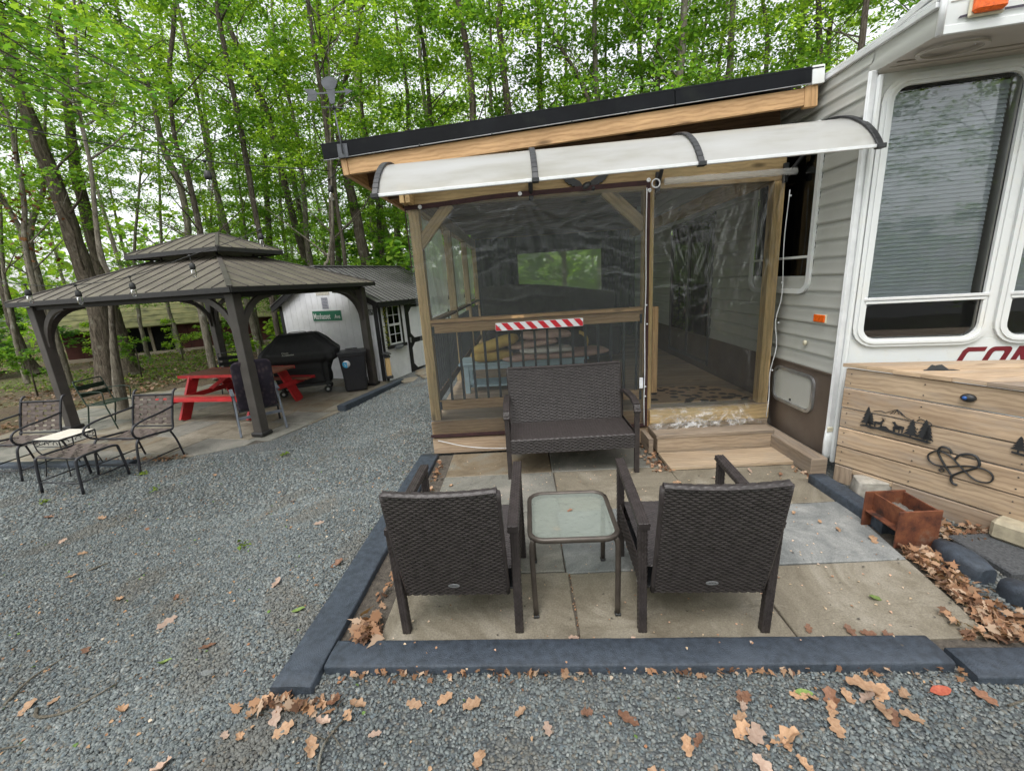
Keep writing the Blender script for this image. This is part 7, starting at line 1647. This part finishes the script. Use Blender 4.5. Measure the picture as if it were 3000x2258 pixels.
for a, b, sg_, n in (((-5.4, 3.2, 4.6), (-2.95, 4.3, 3.05), .10, 26), ((-5.2, 2.6, 4.3), (-3.45, 3.95, 3.2), .12, 22), ((-4.9, 3.6, 4.9), (-3.05, 4.25, 3.5), .05, 22), ((-5.0, 3.0, 4.8), (-3.4, 4.1, 3.85), .08, 22),
                     ((-5.0, 2.4, 3.9), (-3.75, 3.7, 3.1), .10, 18), ((-4.8, 3.9, 5.1), (-3.2, 4.4, 4.05), .04, 18), ((-5.6, 4.2, 4.8), (-3.7, 4.4, 3.4), .10, 20), ((-5.2, 2.3, 3.5), (-4.1, 3.5, 3.0), .05, 14)):
    bough(a, b, sg_, n)
bm2.build('twigs', 'bark_dark', bg_)
lv = bpy.data.objects.new('leaves', star_cloud('leaves', np.concatenate(cl), .040, PAL['mid']+PAL['deep']+PAL['lime'][:1], seed=9)); COL.objects.link(lv); lv.parent = bg_; lv.location = -Vector((-3.9, 3.4, 3.4))
# withered red-brown leaf cluster on the thin left trunk
wl = thing('withered_twigs', 'withered red-brown leaves clinging to twigs at the left edge', 'twigs', (-11.0, 10.1, 4.0)); cl = rng.normal(0, 1, (130, 3))*np.array([.35, .35, .75])+np.array([-11.0, 10.1, 4.1])
lv = bpy.data.objects.new('leaves', star_cloud('leaves', cl, .06, [(.16, .06, .03), (.11, .04, .025), (.2, .09, .04)], 'leaf_brown', 4, .9)); COL.objects.link(lv); lv.parent = wl; lv.location = (11.0, -10.1, -4.0)
# ground cover and leaf litter of the wood
def cover_stuff(name, n, box, z, size, pal, mat, lay, label, mask=None, seed=3):
    rg = np.random.default_rng(seed); x = rg.uniform(box[0], box[1], n); y = rg.uniform(box[2], box[3], n)
    k = ~((x > -9.6) & (x < 6) & (y < 11.4)) | ((y < 9.4) & (x < -9.0)) if mask is None else mask(x, y)
    x, y = x[k], y[k]; zz = z+rg.uniform(0, .10 if 'cover' in name else .03, len(x)); V, F, Cc = leaf_cloud(np.stack([x, y, zz], 1), size, pal, lay, rg)
    o = bpy.data.objects.new(name, np_mesh(name, V, F, mat, cols=Cc)); COL.objects.link(o); o['kind'] = 'stuff'; o['label'] = label; return o
cover_stuff('ground_cover', 34000, (-24, -6, 6.5, 27), -.36, .035, PAL['mid']+PAL['lime'], 'ground_cover', .6, 'low green plants covering the woodland floor', mask=lambda x, y: (~((x > -9.4) & (y < 11.2))) & ((np.sin(x*.9+1.3)+np.sin(y*1.1+.5)+np.sin((x+y)*.45)) > -.3), seed=8)
cover_stuff('leaf_litter', 22000, (-24, -5, 6.0, 27), -.37, .045, [(.20, .12, .07), (.26, .17, .11), (.14, .08, .05), (.30, .22, .16)], 'leaf_brown', .35, 'brown leaf litter under the trees', mask=lambda x, y: ~((x > -9.4) & (y < 11.2)), seed=12)
# ------------------------------------------------------------------ fallen leaves, twigs, litter
def oak_leaf_mesh(seed, curl, lobes=True):
    r = random.Random(seed); n = 26; out = []
    for i in range(n):
        a = 2*math.pi*i/n; ln = math.cos(a); wd = math.sin(a)
        k = 1+(.34*math.cos(a*7+r.uniform(-.3, .3)) if lobes else .06*math.cos(a*5)); k *= r.uniform(.9, 1.08)
        out.append((wd*.55*k, ln*(.95+.12*k)) if lobes else (wd*.5*(1-.45*ln*ln*abs(ln))*r.uniform(.95, 1.05), ln*1.05))
    V = [(0, 0, .01), (0, .5, .01), (0, -.5, .01)]
    def z(x, y): return curl*(abs(x)**1.4*1.0+.30*math.sin(y*3+seed)+.22*math.sin(x*7+y*5+seed)*.5)
    V = [(x, y, z(x, y)) for x, y, _ in V]; mid = []
    for x, y in out: mid.append((x*.55, y*.6, z(x*.55, y*.6)+.04*curl))
    ol = [(x, y, z(x, y)) for x, y in out]; V += mid+ol; F = []
    for i in range(n):
        j = (i+1) % n; F.append((3+i, 3+j, 3+n+j, 3+n+i)); F.append((0, 3+j, 3+i))
    m = len(V); V += [(0, -1.1, .02), (.02, -1.55, .06), (-.02, -1.1, .02)]; F.append((m, m+1, m+2))
    me = bpy.data.meshes.new('fallen_leaf'); me.from_pydata([(x, y, zz) for x, y, zz in V], [], F); me.polygons.foreach_set('use_smooth', [True]*len(F)); me.update(); return me
def leafmat(name, c1, c2, tr=.1):
    mt, n, b = _new(name); r = ramp(n, noise(n, coords(n), 3.0, 5), [(.3, c1), (.7, c2)]); rr = ramp(n, orand(n), [(0, (.75, .75, .75)), (1, (1.2, 1.15, 1.1))]); o = mixc(n, 1.0, r.outputs[0], rr.outputs[0], 'MULTIPLY'); n.links.new(o, b.inputs['Base Color']); b.inputs['Roughness'].default_value = .7
leafmat('leaf_tan', (.27, .155, .085), (.42, .275, .17)); leafmat('leaf_rust', (.13, .062, .035), (.24, .125, .075)); leafmat('leaf_pale', (.33, .225, .17), (.44, .33, .26)); leafmat('leaf_fresh', (.10, .17, .035), (.20, .27, .08)); leafmat('leaf_red', (.26, .05, .03), (.38, .11, .06))
LM = {}
for mt in ('leaf_tan', 'leaf_rust', 'leaf_pale', 'leaf_fresh', 'leaf_red'):
    for k in range(4):
        me = oak_leaf_mesh(k*7+3, (.30, .55, .8, .2)[k], mt not in ('leaf_fresh', 'leaf_red')); me.materials.append(MATS[mt]); LM[mt, k] = me
rl = random.Random(17)
def leaf(x, y, size, mt=None, label=None, grp=None, z=None, k=None):
    mt = mt or rl.choice(('leaf_tan', 'leaf_tan', 'leaf_rust', 'leaf_pale', 'leaf_tan'))
    o = bpy.data.objects.new('fallen_leaf', LM[mt, rl.randrange(4) if k is None else k]); COL.objects.link(o)
    zz = (GZ(x, y)+.018) if z is None else z; o.location = (x, y, zz); o.scale = (size, size, size); o.rotation_euler = (rl.uniform(-.35, .35), rl.uniform(-.35, .35), rl.uniform(0, 6.3))
    tag(o, label or 'curled brown fallen leaf lying on the crushed stone in the foreground', 'leaf', grp or ('brown leaves fallen on the crushed stone' if not label else None)); return o
for x, y in [(1.63, 1.65), (1.39, 1.40), (1.31, 1.385), (1.09, 1.39), (1.06, 1.40), (.84, 1.40), (.8, 1.36), (.78, 1.32), (.75, 1.27), (.9, 1.21), (.78, 1.15), (1.32, 1.33), (1.14, 1.34), (1.18, 1.38), (1.77, 1.37), (.57, 1.24), (1.11, 1.27), (.81, 1.40), (.53, 1.22), (.92, 1.15), (1.24, 1.39), (1.46, 1.39), (1.42, 1.30), (1.36, 1.30), (.70, 1.02), (.62, 1.08), (.86, 1.05), (.40, 1.12), (.33, 1.33), (.18, 1.36), (.02, 1.30), (-.10, 1.37)]:
    leaf(x+rl.uniform(-.01, .01), y, rl.uniform(.022, .043))
for x, y in [(-1.78, 1.84), (-2.52, 1.69), (-2.96, 2.5), (-3.62, 2.79), (-3.85, 3.1), (-4.89, 3.76), (-4.26, 3.69), (-1.3, 2.4), (-1.65, 2.29), (-2.27, 3.61), (-1.71, 3.0), (-1.07, 1.33), (-.92, 1.26), (-.91, 1.45), (-.80, 1.43), (-.92, 1.36), (-1.22, 1.45), (-1.13, 1.38), (-.82, 1.38), (-1.25, 1.40), (-1.97, 1.53), (-2.72, 2.04), (-2.66, 1.68), (-1.5, 1.22), (-1.24, 1.31), (-1.31, 1.32), (-4.25, 3.31), (-3.75, 4.58), (-3.58, 3.44), (-2.44, 2.4), (-.55, 1.42), (-.42, 1.44), (-.3, 1.41), (-.68, 1.30), (-1.35, 1.05), (-.6, 1.10), (-.25, 1.2)]:
    leaf(x, y, rl.uniform(.022, .042))
leaf(-2.28, 2.14, .052, 'leaf_pale', 'large tan oak leaf lying flat alone in the middle of the left gravel', k=3)
leaf(.90, 1.235, .055, 'leaf_tan', 'long lobed tan oak leaf in the gravel below the right armchair', k=1)
leaf(.80, 1.255, .05, 'leaf_pale', 'greyish pink flat leaf left of the long lobed one', k=3)
leaf(1.33, 1.42, .06, 'leaf_tan', 'tan spiky oak leaf leaning against the long front timber', z=.01, k=0)
leaf(1.62, 1.40, .042, 'leaf_red', 'bright orange-red leaf on the gravel near the right edge', k=3)
leaf(1.76, 1.90, .036, 'leaf_fresh', 'fresh green leaf on the tan slate slab at right', z=.006, k=3)
leaf(-1.36, 2.01, .036, 'leaf_fresh', 'pale green leaf on the gravel beside the left edging timber', k=3)
leaf(-1.99, 1.79, .032, 'leaf_fresh', 'curled bright green leaf just below the large tan leaf', k=2)
leaf(1.08, 1.41, .034, 'leaf_fresh', 'yellow-green leaf among brown ones right of the front timber middle', k=3)
leaf(2.13, 2.38, .036, 'leaf_tan', 'star-shaped tan leaf on the blue slate slab beside the rusty box', z=.008, k=0)
for x, y in [(1.95, 2.6), (1.85, 2.72), (2.0, 2.5), (1.55, 3.3), (1.9, 3.4), (2.1, 3.3), (1.3, 3.15), (1.95, 3.55), (.0, 1.67), (.45, 1.68), (-.2, 1.70), (.17, 1.72), (.16, 2.65), (1.30, 1.72), (1.55, 1.68), (1.48, 1.7), (1.22, 3.25), (1.98, 3.68), (1.5, 3.62), (-.7, 3.4)]:
    leaf(x, y, rl.uniform(.018, .032), None, 'small brown leaf lying on the slate patio', 'small brown leaves on the slate patio', z=.008)
leaf(.21, 2.12, .016, 'leaf_rust', 'tiny brown leaf in the middle of the glass table top', z=.466, k=0)
# drifts of dry leaves (nobody could count these)
def drift(n, fn, size, seed, label, name='leaf_drift'):
    rg = np.random.default_rng(seed); C = np.array([fn(rg) for _ in range(n)])
    pal = [(.34, .21, .13), (.27, .145, .08), (.18, .09, .05), (.42, .30, .21), (.32, .18, .10), (.12, .065, .04)]
    me = star_cloud(name, C, size*1.15, pal, 'leaf_brown', seed, .75, xs=.62); o = bpy.data.objects.new(name, me); COL.objects.link(o); o['kind'] = 'stuff'; o['label'] = label
def d_right(r):
    t = r.uniform(0, 1); x = 2.10+.30*t+r.normal(0, .05); y = 1.66+.62*(1-t)*0+r.uniform(0, .62)*(1-.0*t)
    yy = 1.60+r.uniform(0, .68); xx = 2.10+(yy-1.7)*.17+abs(r.normal(0, .085)); return (xx, yy, .008+r.uniform(0, .045)*math.exp(-abs(xx-2.25)*4))
drift(380, d_right, .032, 31, 'drift of dry brown leaves between the slate patio and the rounded black logs')
drift(170, lambda r: (r.uniform(1.95, 3.0), 1.63+abs(r.normal(0, .07)), .005+r.uniform(0, .03)), .036, 32, 'dry leaves banked behind the right-hand flat black timber')
drift(120, lambda r: (-.88+r.normal(0, .022), r.uniform(1.66, 4.0), .0+r.uniform(0, .03)), .026, 33, 'dry leaves in the gap between the left timber and the slate')
drift(70, lambda r: (-.88+r.normal(0, .03), 1.72+abs(r.normal(0, .08)), .015+r.uniform(0, .05)), .046, 34, 'heap of big dry leaves in the corner where the two timbers meet')
drift(140, lambda r: (lambda x: (x, 1.555-.035*x+abs(r.normal(0, .022))*-1, -.005+r.uniform(0, .02)))(r.uniform(-.95, 1.8)), .021, 35, 'fringe of dry leaves along the front of the long black timber')
drift(120, lambda r: (1.16+r.normal(0, .05), r.uniform(3.45, 4.1), .01+r.uniform(0, .02)), .022, 36, 'dry leaves beside the porch step')
drift(110, lambda r: (r.uniform(2.25, 2.42), r.uniform(2.5, 3.5), .0+r.uniform(0, .02)), .02, 37, 'dry leaves along the slate edge by the thick timber beam')
drift(170, lambda r: (r.uniform(2.5, 3.0), 2.42+r.normal(0, .06), .0+r.uniform(0, .03)), .028, 38, 'dry leaves between the dark slab and the wooden box')
drift(200, lambda r: (r.uniform(-5.9, -4.6), 5.20+r.normal(0, .03), -.30+r.uniform(0, .04)), .022, 39, 'dry leaves banked on the timber edge of the gazebo patio')
drift(60, lambda r: (-1.10+r.normal(0, .10), 1.43+r.normal(0, .02), -.01+r.uniform(0, .03)), .03, 40, 'dry leaves heaped at the end of the left timber')
drift(160, lambda r: (.203+r.normal(0, .008), r.uniform(1.64, 2.9), -.004), .007, 41, 'crumbled leaf bits in the slate joint')
rg = np.random.default_rng(77); n = 520; x = rg.uniform(-.8, 2.2, n); y = rg.uniform(1.5, 4.0, n); z = np.where(y < 1.68, .056, .006)
V, F, Cc = leaf_cloud(np.stack([x, y, z], 1), .0062, [(.55, .34, .24), (.5, .38, .26), (.35, .2, .12), (.6, .45, .35), (.1, .09, .08)], .12, rg)
o = bpy.data.objects.new('seed_litter', np_mesh('seed_litter', V, F, 'leaf_brown', cols=Cc)); COL.objects.link(o); o['kind'] = 'stuff'; o['label'] = 'tiny pinkish tree seeds scattered on the slate'
n = 1500; x = rg.uniform(-5.5, 2.6, n); y = rg.uniform(.5, 5, n); k = ~on_hard(x, y); x, y = x[k], y[k]
V, F, Cc = leaf_cloud(np.stack([x, y, ground_z(x, y)+.014], 1), .0085, [(.42, .27, .16), (.30, .15, .08), (.5, .42, .33), (.36, .2, .1), (.12, .2, .05)], .4, rg)
o = bpy.data.objects.new('leaf_scraps', np_mesh('leaf_scraps', V, F, 'leaf_brown', cols=Cc)); COL.objects.link(o); o['kind'] = 'stuff'; o['label'] = 'small scraps of dry leaves strewn over the gravel'
# bigger pale flat stones among the gravel
for x, y, s in ((-1.64, 1.66, .035), (-1.45, 1.08, .05), (-1.62, 1.22, .035), (-1.05, 1.18, .03), (-.98, 1.12, .035), (-2.05, 2.6, .025), (-.2, 1.0, .03), (.55, 1.35, .025)):
    m = MB(); m.prism([(x+s*rl.uniform(.6, 1.1)*math.cos(a), y+s*.6*rl.uniform(.7, 1.1)*math.sin(a)) for a in [k*math.pi/4 for k in range(8)]], (0, 0, GZ(x, y)+.004), (1, 0, 0), (0, 1, 0), .011)
    single(m, 'flat_stone', 'slate_blue', 'larger pale flat stone lying among the gravel chips', 'stone', 'larger flat stones in the gravel')
def twig(pts, r, label, branches=()):
    m = MB(); P_ = [(x, y, GZ(x, y)+.018+.006*math.sin(i*2.1)) for i, (x, y) in enumerate(pts)]; sp = smoothline(P_, 5)
    m.tube(sp, [r*(1-.65*i/len(sp)) for i in range(len(sp))], 6)
    for (x0, y0), (x1, y1) in branches: m.tube([(x0, y0, GZ(x0, y0)+.02), (x1, y1, GZ(x1, y1)+.02)], [r*.5, r*.2], 5)
    single(m, 'twig', 'bark_smooth', label, 'twig')
twig([(-2.84, 1.72), (-2.87, 1.88), (-2.82, 2.03)], .008, 'straight pale twig at the left photo edge on the gravel')
twig([(-2.58, 1.66), (-2.5, 1.60), (-2.36, 1.60), (-2.26, 1.65), (-2.18, 1.71)], .009, 'long curved brown twig lying on the left gravel')
twig([(-.84, 1.14), (-.87, 1.26), (-.83, 1.38), (-.80, 1.46)], .006, 'thin forked dark twig leaning toward the corner of the timbers', (((-.86, 1.28), (-1.0, 1.33)), ((-.85, 1.3), (-.78, 1.24))))
twig([(1.81, 1.33), (1.95, 1.36)], .005, 'short pale twig at the right edge of the foreground gravel')
twig([(-3.55, 2.86), (-3.46, 2.95)], .008, 'short whitish stick in the middle of the left gravel')
twig([(-2.72, 1.42), (-2.55, 1.45), (-2.4, 1.46)], .006, 'thin brown twig beside a rust-brown leaf at the lower left')
# a few weeds in the gravel
for x, y in ((-5.3, 4.1), (-4.2, 4.25), (-4.75, 4.72), (-3.2, 5.1), (-2.3, 2.9)):
    rg = np.random.default_rng(int(abs(x*100))); C = np.stack([x+rg.normal(0, .03, 14), y+rg.normal(0, .03, 14), GZ(x, y)+.02+rg.uniform(0, .03, 14)], 1); V, F, Cc = leaf_cloud(C-np.array([x, y, GZ(x, y)]), .016, PAL['lime'], .5, rg)
    o = bpy.data.objects.new('weed', np_mesh('weed', V, F, 'ground_cover', cols=Cc)); COL.objects.link(o); o.location = (x, y, GZ(x, y)); tag(o, 'small green weed sprouting in the gravel', 'weed', 'weeds sprouting in the gravel')
